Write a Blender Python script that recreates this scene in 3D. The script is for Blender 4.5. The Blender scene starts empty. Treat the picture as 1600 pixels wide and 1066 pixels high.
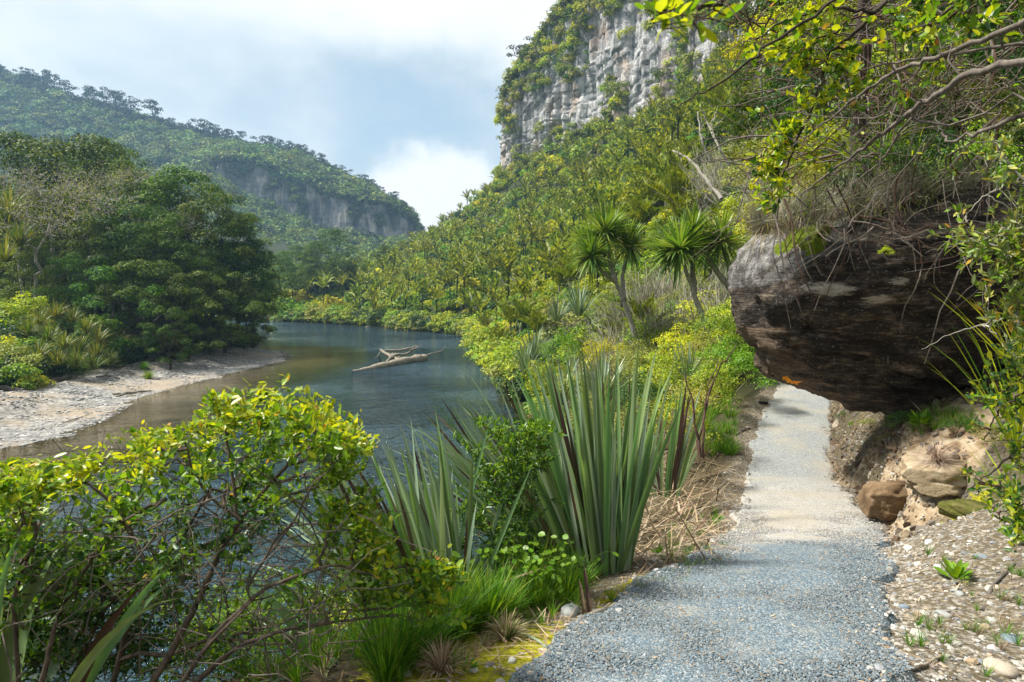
import bpy, math, random
import numpy as np
from mathutils import Vector, Matrix, Euler

SC = bpy.context.scene
COL = SC.collection
rad = math.radians

# ------------------------------------------------------------------ camera, sky, sun, exposure
EYE = 7.5
PITCH = math.atan(83 / 1067)
CP, SP = math.cos(PITCH), math.sin(PITCH)
cd = bpy.data.cameras.new('camera')
cd.lens = 24.0; cd.sensor_width = 36.0; cd.clip_start = 0.05; cd.clip_end = 4000
cd.dof.use_dof = True; cd.dof.focus_distance = 9.0; cd.dof.aperture_fstop = 7.1
cam = bpy.data.objects.new('camera', cd); COL.objects.link(cam)
cam.location = (0, 0, EYE); cam.rotation_euler = (math.pi / 2 - PITCH, 0, 0)
SC.camera = cam

SUN_DIR = Vector((-0.60, 0.10, 0.80)).normalized()     # towards the sun
SUN_EL = math.asin(SUN_DIR.z); SUN_AZ = math.atan2(SUN_DIR.x, SUN_DIR.y)
sd_ = bpy.data.lights.new('sun', 'SUN'); sd_.energy = 4.7; sd_.angle = rad(8.0); sd_.color = (1, .95, .86)
sun = bpy.data.objects.new('sun', sd_); COL.objects.link(sun)
sun.rotation_euler = SUN_DIR.to_track_quat('Z', 'Y').to_euler(); sun.location = (-30, 10, 60)

SC.view_settings.view_transform = 'Standard'
try: SC.view_settings.look = 'None'
except Exception: pass
SC.view_settings.gamma = 1.0; SC.view_settings.use_curve_mapping = False
SC.view_settings.exposure = 1.1
SC.cycles.max_bounces = 5; SC.cycles.diffuse_bounces = 3; SC.cycles.glossy_bounces = 2
SC.cycles.transmission_bounces = 3; SC.cycles.volume_bounces = 0; SC.cycles.transparent_max_bounces = 6
SC.cycles.caustics_reflective = False; SC.cycles.caustics_refractive = False
SC.cycles.sample_clamp_indirect = 4.0


class NT:
    """small node-tree writer"""
    def __init__(s, nt): s.nt = nt; s.n = nt.nodes; s.l = nt.links
    def add(s, t, **k):
        nd = s.n.new(t)
        for a, b in k.items(): setattr(nd, a, b)
        return nd
    def put(s, sock, v):
        if isinstance(v, bpy.types.NodeSocket): s.l.new(v, sock)
        elif v is not None:
            if hasattr(sock.default_value, '__len__') and not hasattr(v, '__len__'): v = (v,) * len(sock.default_value)
            if hasattr(v, '__len__') and len(v) == 3 and len(sock.default_value) == 4: v = (*v, 1)
            sock.default_value = v
    def math(s, op, a, b=None, c=None, clamp=False):
        nd = s.add('ShaderNodeMath', operation=op); nd.use_clamp = clamp
        s.put(nd.inputs[0], a); s.put(nd.inputs[1], b)
        if c is not None: s.put(nd.inputs[2], c)
        return nd.outputs[0]
    def vmath(s, op, a, b=None):
        nd = s.add('ShaderNodeVectorMath', operation=op)
        s.put(nd.inputs[0], a)
        if b is not None: s.put(nd.inputs[3 if op == 'SCALE' else 1], b)
        return nd.outputs['Value' if op in ('DOT_PRODUCT', 'LENGTH', 'DISTANCE') else 'Vector']
    def noise(s, vec, scale, detail=4, rough=.55, dist=0., out='Fac'):
        nd = s.add('ShaderNodeTexNoise'); s.put(nd.inputs['Vector'], vec)
        nd.inputs['Scale'].default_value = scale; nd.inputs['Detail'].default_value = detail
        nd.inputs['Roughness'].default_value = rough; nd.inputs['Distortion'].default_value = dist
        return nd.outputs[out]
    def voro(s, vec, scale, feature='F1', out='Distance', rnd=1.):
        nd = s.add('ShaderNodeTexVoronoi', feature=feature); s.put(nd.inputs['Vector'], vec)
        nd.inputs['Scale'].default_value = scale; nd.inputs['Randomness'].default_value = rnd
        return nd.outputs[out]
    def ramp(s, fac, stops, interp='LINEAR'):
        nd = s.add('ShaderNodeValToRGB'); cr = nd.color_ramp; cr.interpolation = interp
        while len(cr.elements) < len(stops): cr.elements.new(.5)
        for e, (p, c) in zip(cr.elements, stops):
            e.position = p; e.color = (*c, 1) if hasattr(c, '__len__') else (c, c, c, 1)
        s.put(nd.inputs[0], fac); return nd.outputs['Color']
    def mix(s, fac, a, b, blend='MIX'):
        nd = s.add('ShaderNodeMix', data_type='RGBA', blend_type=blend)
        s.put(nd.inputs[0], fac); s.put(nd.inputs[6], a); s.put(nd.inputs[7], b); return nd.outputs[2]
    def step(s, v, a, b):
        nd = s.add('ShaderNodeMapRange', interpolation_type='SMOOTHSTEP'); s.put(nd.inputs[0], v)
        nd.inputs[1].default_value = a; nd.inputs[2].default_value = b; return nd.outputs[0]
    def bump(s, h, strength=.5, dist=.02, normal=None):
        nd = s.add('ShaderNodeBump'); s.put(nd.inputs['Height'], h)
        nd.inputs['Strength'].default_value = strength; nd.inputs['Distance'].default_value = dist
        if normal is not None: s.put(nd.inputs['Normal'], normal)
        return nd.outputs[0]
    def mapping(s, vec, scale=(1, 1, 1), rot=(0, 0, 0), loc=(0, 0, 0)):
        nd = s.add('ShaderNodeMapping'); s.put(nd.inputs[0], vec)
        nd.inputs['Scale'].default_value = scale; nd.inputs['Rotation'].default_value = rot; nd.inputs['Location'].default_value = loc
        return nd.outputs[0]


def pixdir(px, py):
    u, v = (px - 800) / 1067, (533 - py) / 1067
    return np.array([u, v * SP + CP, v * CP - SP])

def P(px, py, d):
    """world point seen at photograph position (px, py), d metres ahead"""
    r = pixdir(px, py); return np.array([0, 0, EYE]) + r * (d / r[1])

def proj(p):
    p = np.asarray(p, float); q = p - np.array([0, 0, EYE])
    f = q[..., 1] * CP - q[..., 2] * SP; v = q[..., 1] * SP + q[..., 2] * CP
    f = np.where(np.abs(f) < 1e-6, 1e-6, f)
    return 800 + 1067 * q[..., 0] / f, 533 - 1067 * v / f, f

# world: daylight sky seen through a broken layer of cloud
wd = bpy.data.worlds.new('World'); SC.world = wd; wd.use_nodes = True
w = NT(wd.node_tree); w.n.clear()
sky = w.add('ShaderNodeTexSky', sky_type='NISHITA'); sky.sun_disc = False
sky.sun_elevation = SUN_EL; sky.sun_rotation = SUN_AZ; sky.altitude = 20; sky.air_density = 1.3; sky.dust_density = 2.0
gen = w.add('ShaderNodeTexCoord').outputs['Generated']
sep = w.add('ShaderNodeSeparateXYZ'); w.put(sep.inputs[0], gen)
zz = w.math('MAXIMUM', sep.outputs[2], 0.0)
plane = w.vmath('DIVIDE', gen, None)
dn = w.n[-1]; comb = w.add('ShaderNodeCombineXYZ'); den = w.math('ADD', zz, .35)
for i in range(3): w.put(comb.inputs[i], den)
w.put(dn.inputs[1], comb.outputs[0])
n1 = w.noise(plane, 1.5, 6, .52, .25); n2 = w.noise(plane, 4.2, 5, .55, .4)
dens = w.math('ADD', w.math('MULTIPLY', n1, .75), w.math('MULTIPLY', n2, .25))
def blob(px, py, r0, r1, amt):
    """one cloud (or gap) of its own, centred where it stands in the sky"""
    c = pixdir(px, py); c = c / np.linalg.norm(c)
    warp = w.vmath('ADD', gen, w.vmath('SCALE', w.vmath('SUBTRACT', w.noise(gen, 7, 4, .6, out='Color'), (.5, .5, .5)), .16))
    d = w.vmath('DISTANCE', warp, tuple(c)); return w.math('MULTIPLY', w.step(d, r1, r0), amt)
# dens: high = white cloud, low = thin blue-grey cloud
acc = dens
for args in [(680, 315, .03, .12, .75), (680, 222, .03, .20, -.32), (540, 210, .04, .28, -.26), (300, 150, .04, .22, -.10), (330, 170, .05, .3, -.10), (150, 80, .05, .5, -.03), (680, 10, .1, .5, .14), (300, -200, .1, .7, .12)]:
    acc = w.math('ADD', acc, blob(*args))
cloud = w.ramp(acc, [(.20, (1.9, 2.5, 3.0)), (.34, (2.7, 3.2, 3.6)), (.46, (3.6, 3.95, 4.15)), (.56, (4.3, 4.42, 4.45)), (.72, (4.85, 4.82, 4.75))])
cover = w.step(acc, .12, .36)
skyc = w.mix(w.math('ADD', w.math('MULTIPLY', cover, .25), .72, clamp=True), sky.outputs[0], cloud)
bg = w.add('ShaderNodeBackground'); w.put(bg.inputs[0], skyc); bg.inputs[1].default_value = 0.105
wo = w.add('ShaderNodeOutputWorld'); w.l.new(bg.outputs[0], wo.inputs[0])

# ------------------------------------------------------------------ numeric helpers
_rs = np.random.RandomState(7); _perm = _rs.permutation(256); _perm = np.concatenate([_perm, _perm, _perm])
_g = _rs.normal(size=(256, 3)); _g /= np.linalg.norm(_g, axis=1)[:, None]
def pn(x, y, z=0.):
    x, y, z = np.broadcast_arrays(np.asarray(x, float), np.asarray(y, float), np.asarray(z, float))
    xi, yi, zi = np.floor(x).astype(int), np.floor(y).astype(int), np.floor(z).astype(int)
    fx, fy, fz = x - xi, y - yi, z - zi
    s = lambda t: t * t * t * (t * (t * 6 - 15) + 10)
    u, v, ww = s(fx), s(fy), s(fz); xi &= 255; yi &= 255; zi &= 255
    r = 0
    for a in (0, 1):
        for b in (0, 1):
            for c in (0, 1):
                h = _perm[_perm[_perm[xi + a] + yi + b] + zi + c]; g = _g[h]
                d = g[..., 0] * (fx - a) + g[..., 1] * (fy - b) + g[..., 2] * (fz - c)
                r = r + d * (u if a else 1 - u) * (v if b else 1 - v) * (ww if c else 1 - ww)
    return r * 1.6
def fbm(x, y, z=0., o=4, k=.5):
    r, a = 0, 1.
    for i in range(o): r = r + a * pn(np.asarray(x) * 2 ** i + 17.3 * i, np.asarray(y) * 2 ** i - 9.1 * i, np.asarray(z) * 2 ** i + 3.7 * i); a *= k
    return r
def sstep(t): t = np.clip(t, 0, 1); return t * t * (3 - 2 * t)

def mesh_np(name, V, polys, mat=None, smooth=False, attrs=None):
    """V (n,3); polys: list of int arrays (m,k)"""
    me = bpy.data.meshes.new(name)
    V = np.asarray(V, dtype=np.float32); polys = [np.asarray(p, dtype=np.int32) for p in polys if len(p)]
    nl = sum(p.size for p in polys); npl = sum(len(p) for p in polys)
    me.vertices.add(len(V)); me.vertices.foreach_set('co', V.ravel())
    me.loops.add(nl); me.loops.foreach_set('vertex_index', np.concatenate([p.ravel() for p in polys]))
    me.polygons.add(npl)
    tot = np.concatenate([np.full(len(p), p.shape[1], dtype=np.int32) for p in polys])
    st = np.concatenate([[0], np.cumsum(tot)[:-1]]).astype(np.int32)
    me.polygons.foreach_set('loop_start', st)
    try: me.polygons.foreach_set('loop_total', tot)
    except Exception: pass
    me.polygons.foreach_set('use_smooth', np.full(npl, bool(smooth)))
    me.update(calc_edges=True)
    if attrs:
        for k, a in attrs.items():
            at = me.attributes.new(k, 'FLOAT', 'POINT'); at.data.foreach_set('value', np.asarray(a, dtype=np.float32).ravel())
    if mat is not None: me.materials.append(mat)
    return me

class Geo:
    """collects vertices and faces"""
    def __init__(s): s.V = []; s.F = {}; s.n = 0
    def add(s, V, *faces):
        V = np.asarray(V, float).reshape(-1, 3); s.V.append(V)
        for f in faces:
            f = np.asarray(f, int)
            if len(f): s.F.setdefault(f.shape[1], []).append(f + s.n)
        s.n += len(V); return s
    def mesh(s, name, mat=None, smooth=False):
        return mesh_np(name, np.concatenate(s.V), [np.concatenate(v) for v in s.F.values()], mat, smooth)

def put(name, me, parent=None, loc=None, rot=None, scl=None, **k):
    o = bpy.data.objects.new(name, me); COL.objects.link(o)
    if parent is not None: o.parent = parent
    if loc is not None: o.location = [float(q) for q in loc]
    if rot is not None: o.rotation_euler = [float(q) for q in rot]
    if scl is not None: o.scale = (float(scl),) * 3 if not hasattr(scl, '__len__') else [float(q) for q in scl]
    for a, b in k.items(): o[a] = b
    return o
def thing(name, loc, label, cat, group=None, rz=0.):
    o = put(name, None, loc=loc, rot=(0, 0, rz), label=label, category=cat)
    o.empty_display_size = .1
    if group: o['group'] = group
    return o

# ------------------------------------------------------------------ terrain shape
RIV = np.array([(-70, -6), (-30, 6), (-12, 9.5), (-5, 12), (-1.5, 15), (.5, 20), (1.5, 28), (1.5, 38), (0, 50), (-1.5, 64), (-2.9, 76), (-5.1, 100), (-8, 110), (-17, 120),
                (-31, 139), (-60, 161), (-105, 178), (-170, 190), (-170, 165), (-105, 148), (-62, 128), (-42, 106), (-34, 92), (-31, 84), (-27, 80.5), (-24.2, 74), (-23.2, 69), (-24.2, 63), (-25, 53.5), (-25.3, 46), (-23.8, 42), (-22.3, 34), (-24, 31),
                (-30, 22), (-45, 14), (-70, 8)], float)
def river_sd(x, y):
    """signed distance to the waterline, positive on land"""
    x = np.asarray(x, float); y = np.asarray(y, float)
    dmin = np.full(x.shape, 1e9); ins = np.zeros(x.shape, bool); n = len(RIV)
    for i in range(n):
        ax, ay = RIV[i]; bx, by = RIV[(i + 1) % n]
        t = np.clip(((x - ax) * (bx - ax) + (y - ay) * (by - ay)) / ((bx - ax) ** 2 + (by - ay) ** 2), 0, 1)
        dmin = np.minimum(dmin, np.hypot(x - ax - t * (bx - ax), y - ay - t * (by - ay)))
        c = ((ay > y) != (by > y)) & (x < (bx - ax) * (y - ay) / (by - ay + 1e-12) + ax); ins ^= c
    return np.where(ins, -dmin, dmin) + .25 * pn(x * .35, y * .35, 4.) * np.clip(np.hypot(x, y) / 30, .3, 2)

PY = np.array([-4, 0, 3.2, 4.37, 5.3, 8, 10, 12, 13.7, 16, 20, 26, 34])
PXL = np.array([-2.6, -1.3, .09, .62, 1.22, 2.68, 3.5, 4.27, 4.93, 5.95, 7.95, 10.1, 13])
PXR = np.array([-.5, .6, 1.89, 2.42, 3.0, 4.48, 5.08, 5.76, 6.48, 7.5, 9.6, 12, 15])
PZ = np.array([6.0, 5.9, 5.68, 5.42, 5.25, 4.6, 4.35, 4.13, 4.25, 4.5, 4.7, 4.9, 5.2])

LAND = []
def LP(px, py, d, h=0.): q = P(px, py, d); LAND.append((q[0], q[1], q[2] - h))
for a in [(1000, 500, 30, 1.5), (1100, 520, 25, 1.5), (900, 540, 40, 1.5), (850, 550, 48, 2), (1150, 420, 32, 2), (1000, 400, 48, 2.3), (900, 430, 62, 2.5), (800, 470, 75, 3),
          (1150, 300, 45, 3), (1050, 300, 62, 3), (950, 330, 92, 3.5), (850, 440, 105, 4), (850, 370, 140, 4), (760, 410, 128, 4), (700, 430, 145, 5), (600, 430, 168, 6), (500, 430, 188, 6), (420, 435, 200, 6),
          (1150, 200, 70, 3.5), (1050, 220, 95, 4), (950, 260, 140, 4), (850, 290, 190, 4.5), (780, 320, 215, 5), (700, 365, 250, 5), (650, 380, 285, 5),
          (655, 366, 300, 5), (780, 276, 242, 4), (720, 322, 268, 4), (830, 240, 226, 3), (900, 215, 206, 3), (980, 190, 186, 3), (1060, 150, 166, 3), (1150, 110, 141, 3), (1250, 60, 120, 3),
          (1190, 330, 30, 1.2), (1250, 300, 22, 1), (1300, 330, 16, .5), (1350, 250, 17, .5), (1500, 100, 17, .5), (1600, 20, 17, .5), (1250, 200, 30, 1.5), (1350, 60, 30, 1), (1180, 200, 45, 2), (1200, 60, 80, 3)]: LP(*a)
LAND += [(-.7, 3.0, 5.66), (-.1, 3.8, 5.5), (.35, 4.4, 5.38), (.8, 5.2, 5.2), (1.4, 6.4, 4.95), (2.1, 7.4, 4.82), (-.5, 5, 5.1), (.3, 6.4, 4.75), (-1.5, 4.5, 5.0), (-1.2, 3.2, 5.5), (-2.5, 6, 3.6), (-1, 7.8, 3.4), (.5, 9, 3.2), (2.2, 10, 3.5), (-3.7, 9, 1.5), (-1, 11, 1.8), (2, 14, 2.0), (3.6, 13, 3.6), (3.5, 20, 2.4), (5.6, 19, 4.1), (4.3, 15, 4.3),
         (-6, 4, 3.5), (-6, 7.5, 1.4), (-10, 3, 2.8), (-3, 2.0, 5.2), (-3, -3, 5.8), (-10, -3, 4.6), (-20, 0, 2.5), (-2, 14, .8), (8, 27, 4.5), (9, 30, 5.2), (7, 23, 4.3),
         (2.6, 3.0, 5.62), (3.2, 4, 5.5), (3.6, 5.2, 5.42), (3.75, 6.2, 5.2), (4.3, 6.0, 5.5), (4.5, 6.9, 5.0), (4.75, 7.35, 5.05), (5.0, 7.4, 5.5), (5.6, 8.1, 5.85), (5.25, 8.8, 5.72), (5.4, 10, 5.75), (6.1, 12, 5.8), (6.6, 9, 6.4), (6.9, 7.2, 6.7), (6, 5.5, 6.4), (4.6, 3.4, 6.0), (4.2, 0, 6.2), (8, 0, 8), (8.2, 4.5, 8.5), (9.2, 9, 9),
         (7.2, 13.4, 6.3), (7.7, 14.8, 6.2), (9, 14, 9), (10.8, 18.5, 8.2), (11.2, 21, 7.4), (13.4, 26, 8), (12, 14, 12), (13, 20, 14), (16, 16, 19), (20, 26, 24), (14, 8, 14), (16, 0, 14), (24, 8, 24), (30, 40, 34), (45, 60, 52), (60, 100, 75), (80, 60, 85), (40, 0, 38), (90, 0, 80), (90, 150, 90), (60, 200, 90), (30, 300, 70), (60, 400, 80),
         (-6, 420, 20), (-60, 360, 12), (-120, 330, 15), (-90, 230, 6), (-150, 260, 20), (-60, 250, 8), (-160, 205, 8),
         (-35, 47, .85), (-35, 59, .8), (-36, 73, .8), (-34.5, 88, .7), (-29, 76, .5), (-30, 62, .5), (-29, 47, .45), (-30, 36, .6), (-40, 30, 1.1), (-60, 60, 3), (-60, 90, 3.5), (-48, 48, 1.9), (-80, 60, 6), (-60, 116, 1.5), (-100, 100, 10), (-120, 60, 14), (-160, 100, 25), (-200, 0, 20), (-60, 20, 2.5), (-100, 20, 8),
         (20, -20, 16), (-40, -30, 8), (0, -20, 8), (-200, 300, 40), (-200, 420, 60), (200, 200, 120), (200, 0, 120), (200, 420, 120)]
for yy_ in (6, 8, 10, 12, 14, 16, 18, 20, 22, 25, 28):
    xl_, xr_, zp_ = np.interp(yy_, PY, PXL), np.interp(yy_, PY, PXR), np.interp(yy_, PY, PZ)
    LAND.append((xl_ - .6, yy_, zp_ + .02)); LAND.append((xl_ - 1.6, yy_ + .3, zp_ - .45 - .3 * (yy_ < 12)))
    if yy_ > 13: LAND.append((xr_ + .5, yy_, zp_ + .5))
LAND = [q for q in LAND if not (abs(q[0] - 7) < .1 and 22 < q[1] < 26)]
LAND = np.array(LAND)
def _fit():
    c = LAND[:, :2]; n = len(c); D = np.hypot(c[:, None, 0] - c[None, :, 0], c[:, None, 1] - c[None, :, 1])
    A = np.zeros((n + 3, n + 3)); A[:n, :n] = np.sqrt(D * D + .16) - np.eye(n) * .02
    A[:n, n] = 1; A[:n, n + 1:n + 3] = c; A[n, :n] = 1; A[n + 1:, :n] = c.T
    b = np.zeros(n + 3); b[:n] = LAND[:, 2]; return np.linalg.solve(A, b)
_W = _fit()
def land_z(x, y):
    x = np.asarray(x, float); y = np.asarray(y, float); n = len(LAND)
    r = _W[n] + _W[n + 1] * x + _W[n + 2] * y
    for i in range(n): r = r + _W[i] * np.sqrt((x - LAND[i, 0]) ** 2 + (y - LAND[i, 1]) ** 2 + .16)
    return r
def path_e(x, y):
    xl, xr = np.interp(y, PY, PXL), np.interp(y, PY, PXR)
    rag = .15 * pn(x * 1.5, y * 1.5, 9.) + .07 * pn(x * 6, y * 6, 2.)
    return np.maximum(np.maximum(xl - x, x - xr), -9) + rag
def ground(x, y, sheet=False):
    x = np.asarray(x, float); y = np.asarray(y, float)
    z = land_z(x, y); sd = river_sd(x, y); dist = np.hypot(x, y)
    z = np.maximum(z, .12)
    z = z + np.clip(dist / 40, .05, 1.) * .5 * fbm(x * .25, y * .25, 1., 3) + .035 * fbm(x * 2.2, y * 2.2, 5., 3)
    beach = (x < -15) & (y > 15)
    wid = np.where(x < -12, 3.5, 2.2)
    z = np.where(sd > 0, .02 + (z - .02) * sstep(sd / wid * .5 + .0) ** .8, -np.minimum(1.6, .16 * -sd + .04))
    cb = np.clip(1.15 - np.hypot((x - 5.1) / 1.5, (y - 8.2) / 1.7), 0, 1); cb = np.maximum(cb, np.clip(1.2 - np.hypot((x - 6.1) / 1.1, (y - 11) / 2.6), 0, 1))
    z = z + cb * (.16 * np.abs(fbm(x * 1.7, y * 1.7, 2., 4)) - .20 * np.abs(pn(x * 2.6 + 4, y * 2.6, 7.)) + .06 * pn(x * 6, y * 6, 1.))
    e = path_e(x, y); on = (y > -4) & (y < 30)
    zp = np.interp(y, PY, PZ)
    xl_, xr_ = np.interp(y, PY, PXL), np.interp(y, PY, PXR); ee = np.maximum(e, 0)
    wy = sstep((y - 5) / 3) * (1 - sstep((y - 24) / 5))
    z = np.where(x < xl_ + .1, z * (1 - wy) + np.minimum(z, zp + .04 + .25 * np.maximum(ee - 1.5, 0) * 4 + .04 * fbm(x * 2, y * 2, 1., 3)) * wy, z)
    wr = sstep((y - 8.8) / 1.5) * (1 - sstep((y - 24) / 5)); z = np.where(x > xr_ - .1, z * (1 - wr) + np.minimum(z, zp + .05 + 1.1 * ee) * wr, z)
    k = np.where(on, 1 - sstep(e / np.where(x > np.interp(y, PY, PXR), .55, .45)), 0) * (1 - sstep((y - 23) / 7))
    z = z * (1 - k) + (zp - (.035 if not sheet else 0)) * k
    return z
def gz(x, y): return float(ground(np.array([x]), np.array([y]))[0])
def hit(px, py, dmin=2., dmax=400.):
    """first ground point along the sight line through photograph position (px, py)"""
    r = pixdir(px, py); t = np.geomspace(dmin, dmax, 700); q = np.array([0, 0, EYE]) + r[None] * (t / r[1])[:, None]
    b = q[:, 2] < np.maximum(ground(q[:, 0], q[:, 1]), 0.); i = int(np.argmax(b)) if b.any() else len(t) - 1
    return q[i]

def above(px, py, h, dmin=6.):
    """point on the sight line that stands h metres over the ground, as far off as possible"""
    r = pixdir(px, py); q = hit(px, py); t = np.linspace(dmin, q[1], 500); Q = np.array([0, 0, EYE]) + r[None] * (t / r[1])[:, None]
    k = np.where(Q[:, 2] - ground(Q[:, 0], Q[:, 1]) >= h)[0]
    return Q[k[-1]] if len(k) else Q[0]
# ------------------------------------------------------------------ materials
def newmat(name):
    m = bpy.data.materials.new(name); m.use_nodes = True; t = NT(m.node_tree); t.n.clear()
    out = t.add('ShaderNodeOutputMaterial'); b = t.add('ShaderNodeBsdfPrincipled'); t.l.new(b.outputs[0], out.inputs[0])
    b.inputs['Roughness'].default_value = .85; b.inputs['Specular IOR Level'].default_value = .25
    return m, t, b, out
def leafmat(name, cols, trans=.35, rough=.5, spec=.4, hv=.12, tint=(1.35, 1.25, .45)):
    """leaf surface: each leaf takes a colour from cols, each plant shifts it a little"""
    m, t, b, out = newmat(name)
    ri = t.add('ShaderNodeNewGeometry').outputs['Random Per Island']; oi = t.add('ShaderNodeObjectInfo').outputs['Random']
    n = len(cols); c = t.ramp(ri, [(i / max(n - 1, 1), q) for i, q in enumerate(cols)])
    hs = t.add('ShaderNodeHueSaturation'); t.put(hs.inputs['Color'], c)
    t.put(hs.inputs['Hue'], t.math('ADD', .5 - hv * .18, t.math('MULTIPLY', oi, hv * .36)))
    t.put(hs.inputs['Value'], t.math('ADD', 1 - hv * 1.6, t.math('MULTIPLY', t.math('FRACT', t.math('MULTIPLY', oi, 7.31)), hv * 3.2)))
    c = hs.outputs[0]
    t.put(b.inputs['Base Color'], c); b.inputs['Roughness'].default_value = rough; b.inputs['Specular IOR Level'].default_value = spec
    tr = t.add('ShaderNodeBsdfTranslucent'); t.put(tr.inputs[0], t.mix(1., c, tint, 'MULTIPLY'))
    mx = t.add('ShaderNodeMixShader'); mx.inputs[0].default_value = trans
    t.l.new(b.outputs[0], mx.inputs[1]); t.l.new(tr.outputs[0], mx.inputs[2]); t.l.new(mx.outputs[0], out.inputs[0])
    return m
def barkmat(name, c1, c2, scale=18, rough=.9):
    m, t, b, out = newmat(name); g = t.add('ShaderNodeNewGeometry'); p = g.outputs['Position']
    n = t.noise(t.mapping(p, (1, 1, .35)), scale, 5, .65); t.put(b.inputs['Base Color'], t.ramp(n, [(.3, c1), (.7, c2)]))
    b.inputs['Roughness'].default_value = rough; t.put(b.inputs['Normal'], t.bump(n, .6, .01)); return m
def solidmat(name, c, rough=.7, var=.25, scale=12):
    m, t, b, out = newmat(name); p = t.add('ShaderNodeTexCoord').outputs['Object']; n = t.noise(p, scale, 4, .6)
    t.put(b.inputs['Base Color'], t.ramp(n, [(.25, tuple(q * (1 - var) for q in c)), (.75, tuple(min(1, q * (1 + var)) for q in c))]))
    b.inputs['Roughness'].default_value = rough; t.put(b.inputs['Normal'], t.bump(n, .3, .01)); return m

# ------------------------------------------------------------------ ground sheet
def axis(f0, f1, step, lo, hi, grow=1.055):
    a = list(np.arange(f0, f1 + 1e-6, step)); s = step
    while a[-1] < hi: s = min(s * grow, 14); a.append(a[-1] + s)
    s = step; b = []
    x = f0
    while x > lo: s = min(s * grow, 14); x -= s; b.append(x)
    return np.array(b[::-1] + a)
def build_ground():
    xs = axis(-6, 9, .085, -700, 500); ys = axis(1.5, 16, .085, -120, 1500)
    X, Y = np.meshgrid(xs, ys); Z = ground(X, Y)
    far = np.clip((Y - 330) / 300, 0, 1); Z = Z * (1 - far) + np.minimum(Z, 30) * far
    Z = np.clip(Z, -2, 140)
    sd = river_sd(X, Y); e = path_e(X, Y); on = ((Y > -4) & (Y < 30))
    gravel = ((X < -14) & (Y > 12)) * (1 - sstep((X * -1 - (33.2 + 1.2 * pn(X * .3, Y * .3, 3.))) / 2.0 + .5)) * (sd > -6)
    gravel = np.where((Y > 100) | (Y < 16), 0, gravel)
    xr = np.interp(Y, PY, PXR)
    clay = np.clip(1 - np.hypot((X - 5.2) / 1.15, (Y - 8.2) / 1.25) + .35 * fbm(X * 1.6, Y * 1.6, 8., 3), 0, 1) * (X > xr - .2)
    clay = np.maximum(clay, .55 * np.clip(1 - np.hypot((X - 5.6) / .5, (Y - 11) / 1.3), 0, 1)); clay = sstep(clay * 2.2)
    verge = np.where(on & (Y < 24), 1 - sstep((e - .15 - .35 * (X > xr)) / np.where(X > xr, 1.3, .55)), 0)
    verge = verge * (1 - .8 * sstep((Y - 6.6) / 1.5) * (X > xr))
    moss = np.clip(1 - np.hypot((X + .2) / 1.0, (Y - 3.5) / .95) * 1.0, 0, 1) * (e > -.05) * (e < .8)
    moss = np.maximum(moss, .9 * np.clip(1 - np.abs(e - .06) / .28, 0, 1) * (X < xr) * np.clip(1 - np.abs(Y - 4.75) / 1.0, 0, 1))
    moss = np.maximum(moss, 1.0 * np.clip(1.1 - np.hypot((X - 4.55) / .55, (Y - 6.95) / .38), 0, 1))
    n0, n1 = X.shape; idx = np.arange(n0 * n1).reshape(n0, n1)
    F = np.stack([idx[:-1, :-1], idx[:-1, 1:], idx[1:, 1:], idx[1:, :-1]], -1).reshape(-1, 4)
    m, t, b, out = newmat('ground_surface'); g = t.add('ShaderNodeNewGeometry'); p = g.outputs['Position']
    A = lambda k: t.add('ShaderNodeAttribute', attribute_name=k).outputs['Fac']
    n = t.noise(p, 2.2, 6, .6); nf = t.noise(p, 24, 5, .7); vs = t.voro(p, 30, out='Color'); vd = t.voro(p, 30)
    soil = t.ramp(nf, [(.3, (.03, .022, .013)), (.55, (.075, .06, .032)), (.75, (.14, .11, .065))])
    forest = t.ramp(n, [(.35, (.018, .022, .009)), (.6, (.035, .045, .012)), (.8, (.07, .06, .03))])
    near = t.step(t.vmath('LENGTH', p), 26, 12)
    c = t.mix(near, forest, soil)
    sepc = t.add('ShaderNodeSeparateColor'); t.put(sepc.inputs[0], vs)
    stone = t.ramp(sepc.outputs[0], [(0, (.10, .10, .10)), (.25, (.22, .18, .13)), (.5, (.30, .28, .24)), (.75, (.13, .10, .07)), (1, (.42, .39, .34))])
    vc = t.mix(t.step(nf, .42, .6), stone, soil)
    c = t.mix(A('verge'), c, vc)
    cl = t.ramp(t.noise(t.mapping(p, (1, 1, 2.5)), 3.0, 6, .62, .6), [(.30, (.08, .05, .03)), (.42, (.19, .13, .075)), (.55, (.32, .25, .165)), (.75, (.46, .40, .31))])
    c = t.mix(t.step(t.math('ADD', A('clay'), t.math('MULTIPLY', t.math('SUBTRACT', t.noise(p, 3.4, 6, .7), .5), 1.5)), .25, .6), c, cl)
    ms = t.step(t.math('ADD', A('moss'), t.math('MULTIPLY', t.math('SUBTRACT', t.noise(p, 9, 5, .65), .5), 1.6)), .30, .48)
    c = t.mix(ms, c, t.ramp(nf, [(.3, (.09, .10, .006)), (.55, (.28, .26, .014)), (.75, (.46, .40, .03))]))
    vb = t.voro(p, 5.5, out='Color'); sb = t.add('ShaderNodeSeparateColor'); t.put(sb.inputs[0], vb)
    vb2 = t.voro(p, 2.1, out='Color'); sb2 = t.add('ShaderNodeSeparateColor'); t.put(sb2.inputs[0], vb2)
    gr = t.ramp(t.math('ADD', t.math('MULTIPLY', sb.outputs[1], .6), t.math('MULTIPLY', sb2.outputs[0], .4)), [(.1, (.09, .088, .085)), (.4, (.19, .187, .18)), (.7, (.27, .262, .245)), (.95, (.42, .41, .385))])
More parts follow.
